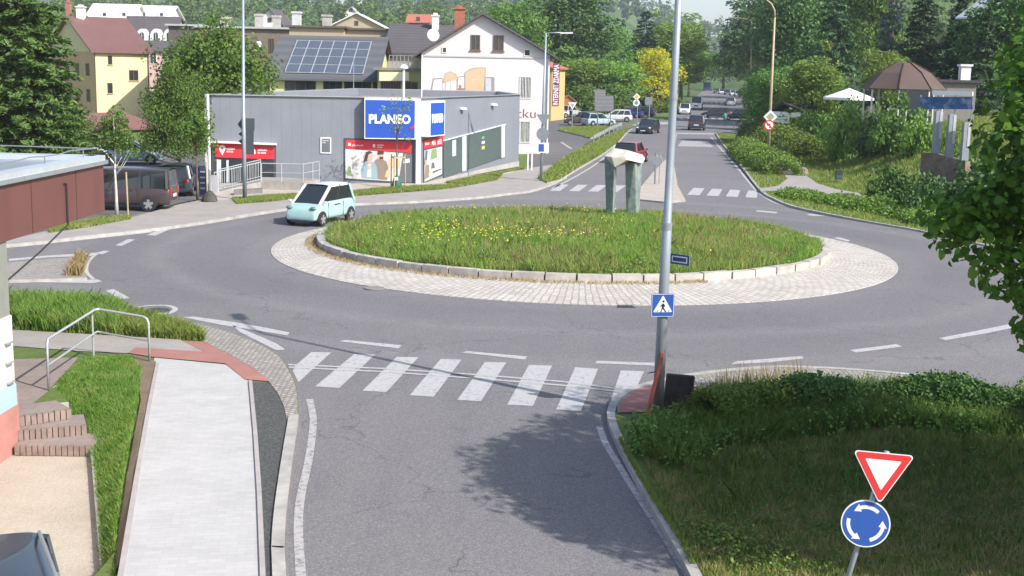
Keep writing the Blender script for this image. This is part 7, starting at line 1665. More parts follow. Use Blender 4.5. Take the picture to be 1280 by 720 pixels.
# left tall lamp post with direction signs seen from behind
b1 = G(306, 250, K); root = empty('lamp_post', b1); tag(root, 'tall slim grey lamp post left of the shop entrance with arrow signs', 'lamp post')
mb = MB(); mb.tube([(0, 0, -.1), (0, 0, 4.0), (0, 0, 4.02), (.08, 0, 10.6)], [.10, .09, .075, .055], 12); mb.build('pole', POLEM, root, smooth=True)
mb = MB(); mb.tube([(.08, 0, 10.5), (.1, -.3, 10.75), (.1, -1.5, 10.9)], .04, 8); mb.bar(Vector((.1, -1.4, 10.9)), Vector((.1, -2.1, 10.95)), .28, .1); mb.build('lamp_head', mat('lamp_grey', (.35, .36, .38), .5, var=.05), root)
w_ = Wall(b1 + Vector((0, .12, 0)), b1 + Vector((1, .12, 0)))
for x0, x1, y0, y1, side in ((297, 318, 148, 163, 0), (298, 317, 163.5, 172, 0), (298, 317, 172.5, 181, 0), (306, 317.5, 181.5, 193, 2)):
    a0, z0 = w_.hit(x0, y1); a1, z1 = w_.hit(x1, y0); mb = MB(); zm = (z0 + z1) / 2
    w_.slab(mb, [(a0, zm), (a0 + .22, z0), (a1, z0), (a1, z1), (a0 + .22, z1)] if side == 0 else [(a0, z0), (a1, z0), (a1, z1), (a0, z1)], -.02, .02); mb.build('direction_sign', mat('dark_sign_back', (.07, .085, .095), .5, .3, var=.15), root, world=True)
# lamp at the far crossing with signs seen from behind
b2 = G(676, 226, K); root = empty('lamp_post', b2); tag(root, 'grey lamp post with a horizontal arm by the white gable house, sign backs on it', 'lamp post')
t2 = at(682.5, 41, b2.y); sx_ = (t2.x - b2.x); hz_ = t2.z - K
mb = MB(); mb.tube([(0, 0, -.1), (sx_ * .5, 0, hz_ * .5), (sx_, 0, hz_)], [.09, .075, .05], 12); mb.tube([(sx_, 0, hz_), (sx_ + .9, -.1, hz_ + .02)], .035, 8); mb.build('pole', POLEM, root, smooth=True)
mb = MB(); mb.bar(Vector((sx_ + .8, -.1, hz_)), Vector((sx_ + 1.5, -.15, hz_ + .02)), .2, .08); mb.build('lamp_head', WHP, root)
w_ = Wall(b2 + Vector((0, -.12, 0)), b2 + Vector((1, -.12, 0)))
def back_sign(name, poly_px, m_=BACK, o0=-.0, o1=.02): mb = MB(); w_.pslab(mb, poly_px, o0, o1); return mb.build(name, m_, root, world=True)
back_sign('give_way_sign', [(679.5, 157.5), (688.5, 143), (670.5, 143)])
a, z = w_.hit(678.5, 167.5); mb = MB(); r_ = 8 * b2.y / F; w_.slab(mb, [(a + r_ * math.cos(t * .3), z + r_ * math.sin(t * .3)) for t in range(21)], 0, .02); mb.build('round_sign', BACK, root, world=True)
back_sign('square_sign', [(672, 191), (686, 191), (686, 178.5), (672, 178.5)], SIGNW); back_sign('square_sign_panel', [(673.2, 189.5), (680, 189.5), (680, 180), (673.2, 180)], BLUES, .021, .03)
# low white sign stand beside
q = G(664, 213, K); root = empty('information_board', q); tag(root, 'low white board on two white legs beside the gable house', 'board'); w_ = Wall(q + Vector((-.5, 0, 0)), q + Vector((.5, 0, 0)))
mb = MB(); w_.pslab(mb, [(654, 190), (672, 190), (672, 184), (654, 184)], 0, .04); mb.build('panel', WHP, root, world=True)
for x in (660, 665): mb = MB(); a, _ = w_.hit(x, 200); mb.bar(w_.pt(a, K), w_.pt(a, w_.hit(x, 190)[1]), .09, .04); mb.build('leg', WHP, root, world=True)
# splitter sign posts
q = G(819, 230, K); root = empty('island_sign', q); tag(root, 'round sign seen from behind on the traffic island in front of the far arm', 'sign')
for dx, h_, r_ in ((-.02, 1.75, .05), (.22, 1.7, .03)): mb = MB(); mb.tube([(dx, 0, -.05), (dx, 0, h_)], r_, 8); mb.build('post', BACK if dx < 0 else POLEM, root)
zz = HT(q, 201) - K; mb = MB(); mb.lathe([(.28, -.02), (.28, .0)], (.08, -.04, zz), 24, Matrix.Rotation(PI / 2, 4, 'X')); mb.build('round_sign', BACK, root); mb = MB(); mb.lathe([(.29, -.022), (.285, -.02)], (.08, -.0, zz), 24, Matrix.Rotation(PI / 2, 4, 'X')); mb.build('sign_rim', SIGNW, root)
# big grey direction board, seen from behind
q = G(753, 160); root = empty('direction_board', (q.x, q.y, 0)); tag(root, 'large grey direction board seen from behind above the parked cars', 'direction board'); w_ = Wall(q + Vector((-.5, 0, 0)), q + Vector((.5, 0, 0)))
mb = MB(); w_.pslab(mb, [(743.5, 139), (767, 139), (767, 120), (757, 120), (757, 112), (743.5, 112)], 0, .05); mb.build('panel', mat('board_back', (.20, .20, .215), .6, .2, var=.08), root, world=True)
mb = MB()
for y in (115, 118.5, 122, 127, 132): w_.pslab(mb, [(744, y + .5), (756.5 if y < 120 else 766, y + .5), (756.5 if y < 120 else 766, y), (744, y)], .051, .06)
mb.build('stiffener', GALV, root, world=True)
for x in (747, 763): mb = MB(); a, _ = w_.hit(x, 150); mb.tube([w_.pt(a, 0, -.05), w_.pt(a, w_.hit(x, 125)[1], -.05)], .06, 8); mb.build('post', BACK, root, world=True)
def small_sign(px, base_y, items, lb, cat='sign', nm='road_sign', rz=0):
    q = G(px, base_y); root = empty(nm, (q.x, q.y, 0)); tag(root, lb, cat); w_ = Wall(Vector((q.x - .5, q.y - .06, 0)), Vector((q.x + .5, q.y - .06, 0)))
    ymin = min(i[2] for i in items); mb = MB(); mb.tube([(0, 0, 0), (0, 0, HT(q, ymin))], .045, 8); mb.build('post', POLEM, root)
    for kind, x, y, r, ms in items:
        a, z = w_.hit(x, y); rr = r * q.y / F
        for i, (m_, k_) in enumerate(ms):
            mb = MB(); R_ = rr * k_
            if kind == 'c': pts = [(a + R_ * math.cos(t * PI / 10), z + R_ * math.sin(t * PI / 10)) for t in range(20)]
            elif kind == 'd': pts = [(a, z - R_), (a + R_, z), (a, z + R_), (a - R_, z)]
            elif kind == 't': pts = [(a, z - R_), (a + R_, z + R_ * .75), (a - R_, z + R_ * .75)]
            else: pts = [(a - R_, z - R_), (a + R_, z - R_), (a + R_, z + R_), (a - R_, z + R_)]
            w_.slab(mb, pts, i * .006, .012 + i * .006); mb.build('sign_plate', m_, root, world=True)
    return root, w_
small_sign(796, 158, [('d', 796, 121, 4.6, [(SIGNW, 1), (mat('sign_yellow', (.6, .45, .05), .4), .6)]), ('c', 795.5, 128.5, 4.2, [(SIGNW, 1), (BACK, .55)])], 'small diamond and round signs on one post behind the white estate car')
small_sign(811, 156, [('q', 811, 126, 4.6, [(BACK, 1)])], 'square grey-blue sign back near the golden tree')
small_sign(715, 160, [('t', 715.5, 132, 5.4, [(SIGNW, 1), (mat('sign_green_grey', (.3, .38, .33), .5), .5)])], 'small inverted triangle sign at the car park entrance')
# brown tall lamp + no-left-turn sign
TANP = mat('tan_lamp_pole', (.42, .33, .22), .6, var=.12)
b3 = G(960, 197, K); root = empty('street_lamp', b3); tag(root, 'tall tan street lamp with a curved arm above the no-turn sign', 'street lamp')
tt = at(968.5, 22, b3.y); hz_ = tt.z - K; sx_ = tt.x - b3.x
mb = MB(); mb.tube([(0, 0, -.1), (sx_ * .5, 0, hz_ * .5), (sx_, 0, hz_)], [.13, .10, .07], 12)
mb.tube([(sx_, 0, hz_ - .02), (sx_ - .05, 0, hz_ + .55), (sx_ - .3, 0, hz_ + 1.0), (sx_ - .8, 0, hz_ + 1.35), (sx_ - 1.6, 0, hz_ + 1.5)], [.07, .06, .055, .05, .045], 8); mb.build('pole', TANP, root, smooth=True)
mb = MB(); mb.bar(Vector((sx_ - 1.5, 0, hz_ + 1.5)), Vector((sx_ - 2.2, 0, hz_ + 1.45)), .25, .1); mb.build('lamp_head', GALV, root)
w_ = Wall(b3 + Vector((-.5, -.16, 0)), b3 + Vector((.5, -.16, 0)))
a, z = w_.hit(961.5, 156.5); r_ = 6.6 * b3.y / F
for i, (m_, k_) in enumerate(((SIGNR, 1), (SIGNW, .74))): mb = MB(); w_.slab(mb, [(a + r_ * k_ * math.cos(t * PI / 12), z + r_ * k_ * math.sin(t * PI / 12)) for t in range(24)], i * .008, .015 + i * .008); mb.build('no_left_turn_sign' if i == 0 else 'sign_face', m_, root, world=True)
mb = MB(); w_.slab(mb, [(a + .02, z - .2), (a + .09, z - .2), (a + .09, z + .10), (a - .08, z + .10), (a - .08, z + .17), (a - .22, z + .06), (a - .08, z - .05), (a - .08, z + .02), (a + .02, z + .02)], .024, .03); mb.build('arrow', BLK, root, world=True)
mb = MB(); k2 = r_ * .78
w_.slab(mb, [(a - r_ * k_ * .5 - .1 * 0, z), (a, z)] + [(a, z)] if False else [(a - k2 * .65 - .04, z + k2 * .65 - .02), (a - k2 * .65 + .03, z + k2 * .65 + .04), (a + k2 * .65 + .04, z - k2 * .65 + .02), (a + k2 * .65 - .03, z - k2 * .65 - .04)][::-1], .031, .036); mb.build('bar', SIGNR, root, world=True)
a, z = w_.hit(963, 146); mb = MB(); R_ = 8.5 * b3.y / F; mb.cm = 0; w_.slab(mb, [(a, z - R_), (a + R_, z), (a, z + R_), (a - R_, z)], -.02, .0); mb.build('priority_sign', SIGNW, root, world=True); mb = MB(); R_ *= .62; w_.slab(mb, [(a, z - R_), (a + R_, z), (a, z + R_), (a - R_, z)], .001, .008); mb.build('priority_centre', mat('olive_print', (.3, .32, .18), .5, var=.2), root, world=True)
q = G(951, 178); root = empty('red_sign', (q.x, q.y, 0)); tag(root, 'round red sign on a thin post left of the tan street lamp', 'sign'); mb = MB(); w_ = Wall(q + Vector((-.5, -.1, 0)), q + Vector((.5, -.1, 0)))
for (x, y, r) in ((952, 143.5, 4.5), (950, 149, 3.6)):
    a, z = w_.hit(x, y); r_ = r * q.y / F; mb = MB(); w_.slab(mb, [(a + r_ * math.cos(t * PI / 10), z + r_ * math.sin(t * PI / 10)) for t in range(20)], 0, .03); mb.build('disc', SIGNR, root, world=True)
mb = MB(); mb.tube([(0, 0, 0), (0, 0, HT(q, 140))], .04, 6); mb.build('post', TANP, root)
for px, by, ty, lx, lb in ((938, 140, 27, -22, 'tan street lamp further down the road, arm towards the left'), (958, 128, 52, 0, 'plain tan mast behind the tall tan street lamp')):
    b = G(px, by); root = empty('street_lamp', (b.x, b.y, 0)); tag(root, lb, 'street lamp'); tt = at(px + 1.5, ty, b.y); hz_ = tt.z; sx_ = tt.x - b.x
    mb = MB(); mb.tube([(0, 0, 0), (sx_, 0, hz_)], [.15, .10], 8)
    if lx: kx = abs(lx) * b.y / F; mb.tube([(sx_, 0, hz_), (sx_ - kx * .2, 0, hz_ + .4), (sx_ - kx, 0, hz_ + .6)], .08, 6)
    mb.build('pole', TANP, root, smooth=True)
    if lx: mb = MB(); mb.bar(Vector((sx_ - kx, 0, hz_ + .6)), Vector((sx_ - kx - .9, 0, hz_ + .6)), .35, .15); mb.build('lamp_head', GALV, root)
# thin light mast left
# white banner shelter on the right
sA, sB = P3(965, 112), P3(999, 110); w_ = Wall(sA, sB); root = empty('timber_shelter', sA); tag(root, 'dark timber shelter with a low gable and white advertising banners beside the street lamp', 'shelter')
DKW = mat('dark_timber', (.06, .05, .045), .8, var=.15)
mb = MB(); e0 = w_.hit(966, 140); e1 = w_.hit(998, 138); pk = w_.hit(979, 129)
for d_ in (0, -2.2):
    w_.slab(mb, [(e0[0] - .3, e0[1] - .05), (pk[0], pk[1] - .12), (e1[0] + .3, e1[1] - .05), (e1[0] + .3, e1[1] + .08), (pk[0], pk[1] + .08), (e0[0] - .3, e0[1] + .08)], d_ - .1, d_)
    for s in (e0[0], e1[0]): mb.bar(w_.pt(s, -1, d_ - .05), w_.pt(s, e0[1], d_ - .05), .1, .1)
mb.build('frame', DKW, root, world=True)
mb = MB(); mb.add([w_.pt(e0[0] - .3, e0[1] + .085, .1), w_.pt(pk[0], pk[1] + .085, .1), w_.pt(pk[0], pk[1] + .085, -2.4), w_.pt(e0[0] - .3, e0[1] + .085, -2.4), w_.pt(e1[0] + .3, e1[1] + .085, .1), w_.pt(e1[0] + .3, e1[1] + .085, -2.4)], [(0, 1, 2, 3), (1, 4, 5, 2)]); o = mb.build('roof', DKW, root, world=True); md = o.modifiers.new('s', 'SOLIDIFY'); md.thickness = .05
for q_ in ([(965, 152), (988, 154.5), (988, 142), (984, 140), (965, 139)], [(990, 146.5), (1001.5, 145.5), (1001.5, 140.5), (990, 141)]):
    mb = MB(); w_.pslab(mb, q_, .12, .16); b_ = mb.build('banner', WHT, root, world=True)
mb = MB(); 
for y in (144.5, 148.5): w_.pslab(mb, [(970, y + 1), (986, y + 1.6), (986, y + .4), (970, y - .2)], .161, .165)
mb.build('banner_stripe', mat('grey_print', (.35, .4, .42), .5), root, world=True)
# litter bin, boulder
q = G(1048, 229, K); root = empty('litter_bin', q); tag(root, 'dark green litter bin beside the footpath on the right', 'litter bin'); hb = HT(q, 213.5) - K
mb = MB(); mb.box(-.2, .2, -.17, .17, .25, hb - .06); mb.build('body', mat('bin_green', (.05, .10, .085), .5, var=.12), root, bevel=.03); mb = MB(); mb.box(-.22, .22, -.19, .19, hb - .055, hb); mb.box(-.18, .18, -.175, -.171, hb - .22, hb - .1); mb.build('lid', BLKP, root, bevel=.01)
for s in (-1, 1): mb = MB(); mb.tube([(s * .15, .05, -.05), (s * .15, .05, .27)], .025, 6); mb.build('leg', GALV, root)
def rock(loc, sx, sy, sz, m_, lb, seed, nm='boulder'):
    rg = random.Random(seed); mb = MB(); vs = []; fs = []; n_, k_ = 12, 7
    for i in range(k_ + 1):
        th = PI * i / k_ * .5 + .0
        for j in range(n_): a_ = 2 * PI * j / n_; r = math.cos(PI / 2 - th) if i else 0.02; jit = 1 + rg.uniform(-.14, .14); vs.append((sx * r * math.cos(a_) * jit, sy * r * math.sin(a_) * jit, sz * math.cos(th) * (1 + rg.uniform(-.1, .1)) - .03))
    for i in range(k_):
        for j in range(n_): fs.append((i * n_ + j, (i + 1) * n_ + j, (i + 1) * n_ + (j + 1) % n_, i * n_ + (j + 1) % n_))
    fs.append(tuple(range(n_))); mb.add(vs, fs); o = mb.build(nm, m_); o.location = loc; o.data.polygons.foreach_set('use_smooth', [True] * len(o.data.polygons)); return tag(o, lb, nm)
RK = mat('rock', (.22, .17, .14), .95, var=.4, sc=4, bmp=.8); RKG = mat('grey_rock', (.13, .135, .14), .95, var=.4, sc=4, bmp=.8)
rock(G(1003, 218, K), .42, .35, .5, RK, 'brown boulder at the start of the right footpath', 1)
rock(Vector((G(1222, 500, K).x, G(1222, 500, K).y, K - .1)), .36, .32, .55, RKG, 'dark grey boulder rising out of the weeds at the right pavement edge', 2)
rock(G(262, 252, K), .36, .3, .5, mat('dark_rock', (.07, .065, .055), .95, var=.4, sc=4), 'dark rounded boulder at the left shop corner', 3)
# info totem
q = G(254, 243, K); root = empty('totem', q); tag(root, 'dark blue information totem at the left corner of the shop', 'totem'); h_ = HT(q, 209) - K
mb = MB(); mb.box(-.18, .18, -.06, .06, 0, h_); mb.build('panel', mat('totem_blue', (.04, .055, .13), .4, var=.1), root); mb = MB()
for i in range(4): mb.box(-.12, .12, -.066, -.0605, h_ * (.2 + .2 * i), h_ * (.26 + .2 * i))
mb.build('print', mat('grey_print', (.35, .4, .42), .5), root)
# saplings
def sapling(px, py, top, wpx, label, stakes, pale, seed, lm=L_MID, sparse=1.0, z=K, bag=False, low=None):
    q = G(px, py, z); h = HT(q, top) - z; r = wpx * q.y / F; rg = np.random.default_rng(seed); root = empty('young_tree', q); tag(root, label, 'tree', 'young trees planted along the pavement')
    lo = (HT(q, low) - z) if low else h * .45; n_ = int(26 * sparse); d = unit(n_, rg); cc_ = d * rg.uniform(.3, .95, (n_, 1)) * np.array([r, r, (h - lo) / 2]) + np.array([0, 0, (h + lo) / 2]); cr = rg.uniform(.22, .4, n_) * r
    C_, N_ = clumps_leaves(cc_, cr, int(70 * min(1, sparse)), rg); V_, Fq_ = leaf_quads(C_, N_, .12, rg); npmesh('crown', V_, Fq_, lm, root)
    tk = trunk_mesh(h * .85, .055 if not pale else .07, cc_, rg, BIRCH if pale else BARK, 10, 7); tk.parent = root
    for i in range(stakes):
        a_ = i * 2 * PI / stakes + .3; mb = MB(); mb.tube([(.45 * math.cos(a_), .45 * math.sin(a_), -.05), (.42 * math.cos(a_), .42 * math.sin(a_), 1.75)], .035, 7); mb.build('stake', mat('pale_stake', (.42, .32, .2), .85, var=.15), root)
    if stakes > 1:
        mb = MB(); P_ = [Vector((.43 * math.cos(i * 2 * PI / stakes + .3), .43 * math.sin(i * 2 * PI / stakes + .3), 1.6)) for i in range(stakes)]
        for i in range(stakes): mb.bar(P_[i], P_[(i + 1) % stakes], .03, .07)
        mb.build('stake_rail', mat('pale_stake', (.42, .32, .2), .85, var=.15), root)
    if bag:
        mb = MB(); mb.lathe([(.24, 0), (.27, .15), (.2, .45), (.12, .62), (.1, .64)], (0, 0, 0), 12); mb.build('watering_bag', mat('green_bag', (.03, .12, .085), .6, var=.2), root, smooth=True); mb = MB(); mb.box(-.1, .08, -.26, -.18, .42, .58); mb.build('white_tag', WHT, root)
sapling(146, 268, 128, 30, 'young tree with a pale trunk and stake in front of the brown van', 1, True, 51, L_MID, 1.6)
sapling(247, 250, 130, 24, 'thin young tree beside the dark blue totem at the shop corner', 1, False, 52, L_MID, 1.3)
sapling(496, 235, 112, 26, 'sparse young tree with three stakes and a green watering bag in front of the poster', 3, False, 53, L_LIGHT, .42, bag=True, low=186)
# shop ramp and railings
def railing(pts, h, label, bars=0, nm='railing', r=.025, mid=True, m_=None):
    P_ = [Vector(p) for p in pts]; root = empty(nm, P_[0]); tag(root, label, 'railing'); m_ = m_ or mat('railing_steel', (.52, .54, .56), .4, .5, var=.06)
    mb = MB(); mb.tube([p + Vector((0, 0, h)) for p in P_], r, 8); mb.build('handrail', m_, root, world=True)
    if mid: mb = MB(); mb.tube([p + Vector((0, 0, h * .5 if not bars else .12)) for p in P_], r * .7, 6); mb.build('lower_rail', m_, root, world=True)
    for p in P_: mb = MB(); mb.tube([p, p + Vector((0, 0, h))], r, 8); mb.build('post', m_, root, world=True)
    if bars:
        mb = MB()
        for a, b in zip(P_, P_[1:]):
            n_ = int((b - a).length / bars)
            for i in range(1, n_): q = a.lerp(b, i / n_); mb.tube([q + Vector((0, 0, .12)), q + Vector((0, 0, h))], r * .45, 5)
        mb.build('bars', m_, root, world=True)
    return root
def pl(px, py, z): return G(px, py, z)
CST = mat('concrete_step', (.3, .28, .26), .9, var=.2)
q = [G(279, 240.5, K), G(322, 233.5, K + .1), G(322, 228, K), G(268, 233, K)]
def ad(px, d, z):            # point at world distance d below the sight column px
    x = at(px, 230, d).x; return Vector((x, d, z))
LZ = .5
mb = MB(); mb.prism([(v.x, v.y) for v in (ad(326, 64.3, 0), ad(380, 64.3, 0), ad(382, 65.4, 0), ad(400, 65.8, 0), ad(400, 66.9, 0), ad(326, 66.9, 0))], 0, LZ)
mb.add([ad(268, 62, .02), ad(326, 64.3, .02), ad(326, 66.0, .02), ad(268, 63.6, .02), ad(268, 62, .14), ad(326, 64.3, LZ), ad(326, 66.0, LZ), ad(268, 63.6, .14)], [(0, 3, 2, 1), (4, 5, 6, 7), (0, 1, 5, 4), (2, 3, 7, 6), (3, 0, 4, 7)])
tag(mb.build('entrance_ramp', CST, origin='base'), 'low concrete entrance ramp and landing in front of the red banners', 'ramp')
mb = MB(); mb.box(ad(263, 61.4, 0).x, ad(272, 61.4, 0).x, 61.4, 61.7, 0, 1.0); tag(mb.build('end_wall', mat('pale_wall', (.40, .41, .43), .8, var=.1), origin='base'), 'short pale end wall at the foot of the shop ramp', 'wall')
mb = MB(); mb.prism([(v.x, v.y) for v in (ad(292, 61.2, 0), ad(328, 62.4, 0), ad(328, 63.0, 0), ad(292, 61.8, 0))], 0, .32); tag(mb.build('concrete_step', mat('dark_concrete', (.16, .15, .14), .9, var=.2), origin='base'), 'long dark concrete step below the shop ramp', 'step')
railing([ad(268, 62, .12), ad(290, 62.9, .26), ad(326, 64.3, LZ)], .98, 'sloping barred handrail leading to the shop entrance', bars=.16)
railing([ad(275, 63.6, .15), ad(326, 66.0, LZ)], .98, 'second sloping handrail on the wall side of the shop ramp', bars=.16)
railing([ad(327, 64.35, LZ), ad(352, 64.35, LZ), ad(379, 64.35, LZ), ad(391, 65.6, LZ), ad(399, 66.3, LZ)], .92, 'angled railing round the shop landing', bars=.0)
mb = MB(); mb.tube([ad(262.5, 61.2, 0), ad(261.5, 61.2, 0) + Vector((0, 0, 4.9))], .07, 8); tag(mb.build('white_mast', WHP, origin='base'), 'slim white post at the left front edge of the shop', 'post')
# handrail beside the steps
P0, P1, P2 = G(61, 488, K), G(117, 445, K), G(187, 452, K); h0, h1 = HT(P0, 425) - K, HT(P1, 389) - K; h2 = HT(P2, 397) - K
root = empty('handrail', P0); tag(root, 'bent galvanised handrail beside the brick steps and lawn wedge', 'handrail'); GS = mat('railing_steel', (.52, .54, .56), .4, .5, var=.06)
T0, T1, T2 = P0 + Vector((0, 0, h0)), P1 + Vector((0, 0, h1)), P2 + Vector((0, 0, h2))
def bend(a, b, c, r=.12): return [a, b - (b - a).normalized() * r, b - (b - a).normalized() * r * .3 + (c - b).normalized() * r * .3, b + (c - b).normalized() * r]
mb = MB(); T1b = T1 + Vector((.10, -.02, .06)); L1 = bend(T0, T1b, T2) ; L2 = bend(T1b, T2, P2)
mb.tube([P0, T0 - Vector((0, 0, .08)), T0 + (T1b - T0).normalized() * .06] + L1[1:] + L2[1:] + [P2], .026, 10); mb.build('top_rail', GS, root, world=True, smooth=True)
mb = MB(); mb.tube([P1, T1], .024, 8); mb.build('post', GS, root, world=True)
dn = Vector((0, 0, -.5)); mb = MB(); mb.tube([T0 + dn, T1b + dn + Vector((0, 0, .0)), T2 + dn], .021, 8); mb.build('middle_rail', GS, root, world=True)
# crash barrier
bp = [G(742, 180, .15), G(752, 174.5, .15), G(764, 167, .15), G(777, 161.5, .15)]
root = empty('crash_barrier', bp[0]); tag(root, 'galvanised crash barrier along the grass verge in front of the car park', 'crash barrier')
mb = MB()
for a, b in zip(bp, bp[1:]):
    for z, t in ((.68, .03), (.58, .05), (.48, .03)): mb.bar(a + Vector((0, -t, z)), b + Vector((0, -t, z)), .03, .11)
mb.build('rail', mat('bright_galvanised', (.55, .56, .56), .4, .5, var=.1), root, world=True)
for i in range(7): v = bp[0].lerp(bp[-1], i / 6); mb = MB(); mb.bar(v + Vector((0, .06, -.1)), v + Vector((0, .06, .7)), .08, .05); mb.build('post', GALV, root, world=True)
# ------------------------------------------------------------------ stone sculpture: two slabs carrying a folded block
sy = 50.2; sz0 = mound_z(4.8, sy) - .05
def sq(px, py, dy=0): return at(px, py, sy + dy)
m, t, b = newmat('veined_marble'); tc = N(t, 'ShaderNodeTexCoord'); n = noise(t, 1.2, 6, .75, tc.outputs['Object']); n2 = noise(t, 5, 4, .7, tc.outputs['Object'])
c_ = ramp(t, n, [(.3, (.09, .135, .14)), (.48, (.19, .25, .24)), (.62, (.30, .33, .28)), (.75, (.42, .42, .35))]); c_ = mixc(t, .3, c_, ramp(t, n2, [(.4, (.06, .09, .10)), (.7, (.36, .38, .34))]))
t.links.new(c_, b.inputs['Base Color']); b.inputs['Roughness'].default_value = .6; bump(t, b, n2, .3)
MARB = m; MARW = mat('pale_marble', (.56, .51, .43), .6, var=.2, sc=2, bmp=.2)
root = empty('stone_sculpture', (4.8, sy, sz0)); tag(root, 'angular pale stone sculpture like a gate on two pillars on the roundabout', 'sculpture')
def loft(mb, A_, B_):
    n_ = len(A_); mb.add(A_ + B_, [tuple(range(n_ - 1, -1, -1)), tuple(range(n_, 2 * n_))] + [(i, (i + 1) % n_, n_ + (i + 1) % n_, n_ + i) for i in range(n_)])
mb = MB(); z0p = 268
loft(mb, [sq(757.5, z0p, 0), sq(766, z0p, -.25), sq(769, z0p, .1), sq(762, z0p, .5)], [sq(755.2, 195, 0), sq(768.5, 208, -.35), sq(771, 203, .25), sq(760, 195, .6)])
mb.build('left_pillar', MARB, root, world=True, bevel=.05)
mb = MB(); loft(mb, [sq(782.5, z0p, 0), sq(795.5, z0p, -.1), sq(799.5, z0p, .2), sq(785, z0p, .5)], [sq(781, 203, 0), sq(794, 203, -.3), sq(803.5, 203, .2), sq(788, 203, .6)])
mb.build('right_pillar', MARB, root, world=True, bevel=.05)
mb = MB()
Vv = [sq(755, 195, -.1), sq(768.5, 210, -.45), sq(784, 200, -.55), sq(803.5, 204.5, -.2), sq(807, 198, 0), sq(803.5, 193, .35), sq(784, 187.5, .2), sq(768, 184.8, .45), sq(756.5, 192, .3), sq(764, 196, -.42), sq(781, 194, -.5), sq(771, 205, .5), sq(788, 204, .6), sq(762, 197, .65), sq(801, 204, .45)]
mb.add(Vv, [(0, 1, 9), (9, 1, 2, 10), (10, 2, 3), (10, 3, 4), (10, 4, 5, 6), (9, 10, 6, 7), (0, 9, 7, 8), (7, 6, 5, 14, 12), (7, 12, 11), (8, 7, 11, 13), (0, 8, 13), (0, 13, 11, 1), (1, 11, 12, 2), (2, 12, 14, 3), (3, 14, 5, 4)])
mb.build('top_block', MARW, root, world=True, bevel=.03)
# ------------------------------------------------------------------ near leafy tree on the right (trunk just outside the picture)
def near_tree(loc, parts, ntot, ls, seed, label, h):
    rg = np.random.default_rng(seed); root = empty('linden_tree', loc); tag(root, label, 'tree'); Cc = []; Cr = []
    for (cx, cy, cz, rx, ry, rz, n_) in parts:
        d = unit(n_, rg); rad = rg.uniform(.25, 1.0, (n_, 1)) ** .5; Cc.append(d * rad * np.array([rx, ry, rz]) + np.array([cx, cy, cz])); Cr.append(rg.uniform(.35, .75, n_))
    Cc = np.concatenate(Cc); Cr = np.concatenate(Cr); per = ntot // len(Cc)
    C_, N_ = clumps_leaves(Cc, Cr, per, rg, .45, .75); V_, Fq_ = leaf_hex(C_, N_, ls, rg); npmesh('crown', V_, Fq_, L_LIME, root)
    mb = MB(); mb.tube([(0, 0, -.1), (.05, .05, 1.5), (-.05, .1, 3.5), (.1, 0, 6), (0, .1, h * .85)], [.34, .26, .22, .14, .04], 12)
    for i in rg.choice(len(Cc), 60, replace=False):
        c = Vector(Cc[i]); zb = min(max(1.8, c.z * .6), h * .7); s = Vector((0, 0, zb)); md_ = s.lerp(c, .5) + Vector((0, 0, -.12 * (c - s).length)); mb.tube([s, md_, c], [.07, .04, .012], 6)
    mb.build('trunk', BARK, root, smooth=True); return root
near_tree(Vector((10.1, 15.4, .1)), [(.5, -.2, 6.1, 3.5, 3.6, 3.5, 180), (-2.7, -.6, 4.5, 2.35, 1.9, 1.35, 100), (-2.5, -.2, 6.1, 1.8, 1.7, 1.3, 64), (-1.2, -1.0, 3.6, 2.3, 1.8, .8, 40), (1.8, 1.2, 8.5, 2.4, 2.2, 1.7, 36), (-2.7, -1.9, 5.9, 1.5, 1.5, 1.7, 40)], 80000, .125, 61, 'large leafy lime tree reaching into the picture from the right edge', 11.5)
near_tree(Vector((16.5, 12.5, .2)), [(0, 0, 7.0, 4.6, 4.2, 4.8, 130)], 15000, .2, 62, 'second leafy tree standing outside the right edge that shades the near bank', 12)
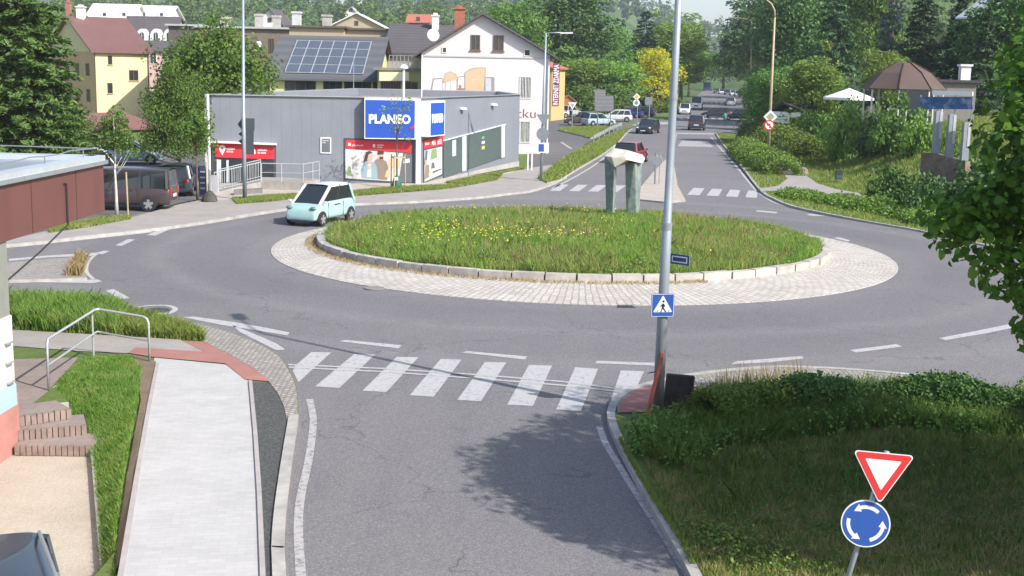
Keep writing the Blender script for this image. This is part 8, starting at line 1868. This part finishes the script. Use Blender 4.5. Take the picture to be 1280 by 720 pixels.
# ================================================================== HAZE
hx = MB(); hx.box(-1700, 1900, -60, 2750, -2.5, 130)
hm = bpy.data.materials.new('haze'); hm.use_nodes = True; ht = hm.node_tree; ht.nodes.clear()
ho = ht.nodes.new('ShaderNodeOutputMaterial'); hv = ht.nodes.new('ShaderNodeVolumePrincipled'); hv.inputs['Density'].default_value = 0.00021; hv.inputs['Color'].default_value = (0.80, 0.88, 1.0, 1); hv.inputs['Anisotropy'].default_value = 0.0
ht.links.new(hv.outputs[0], ho.inputs['Volume']); hz = hx.build('haze', hm); hz['kind'] = 'stuff'; hz['label'] = 'thin bluish morning haze over the valley'
# shrubs along the crest of the near bank
hedge(PG((985, 530), (1080, 522), (1180, 526), (1300, 545)), 1.3, .62, L_DARK, 0.07, 6500, 71, 'dark leafy shrub belt on the crest of the near bank, right of the nettles', zf=bz, name='shrubs')
hedge(PG((880, 545), (930, 535), (985, 530)), 1.1, .6, L_MID, 0.07, 5000, 72, 'mid green leafy shrub patch in the middle of the near bank crest', zf=bz, name='shrubs')

low_weeds('bank_weeds', PG((860, 600), (1000, 560), (1290, 570), (1290, 700), (1000, 720), (900, 700), z=K), 7000, 0.05, L_MID, 81, bz, 0.1, 'small scattered leafy weeds in the short grass round the signpost')
blades('bank_tufts', scatter(PG((850, 600), (930, 560), (1290, 560), (1290, 640), (1020, 620), (900, 660), z=K), 2600, rng, bz), 0.22, 0.016, GM_WEED, 82, 'loose longer grass tufts spilling down the near bank', hv=.6)
for i, (px, py, h_, w_, k_, lb) in enumerate(((862, 548, .55, .5, 'bush', 'small leafy bush just right of the black notice board'), (1010, 512, .75, .8, 'bushdark', 'dark bush on the near bank crest left of the grey boulder'),
    (1120, 515, .8, .9, 'bush', 'rounded bush on the near bank crest behind the give-way triangle'), (1195, 520, .7, .8, 'bushdark', 'dark bush beside the grey boulder on the near bank'), (1270, 525, .95, .9, 'bushlight', 'light bush at the right end of the near bank crest'))):
    g_ = G(px, py, K); plant(k_, Vector((g_.x, g_.y, bz(g_.x, g_.y) - .03)), h_, w_, i * 1.3, lb, 'bush')
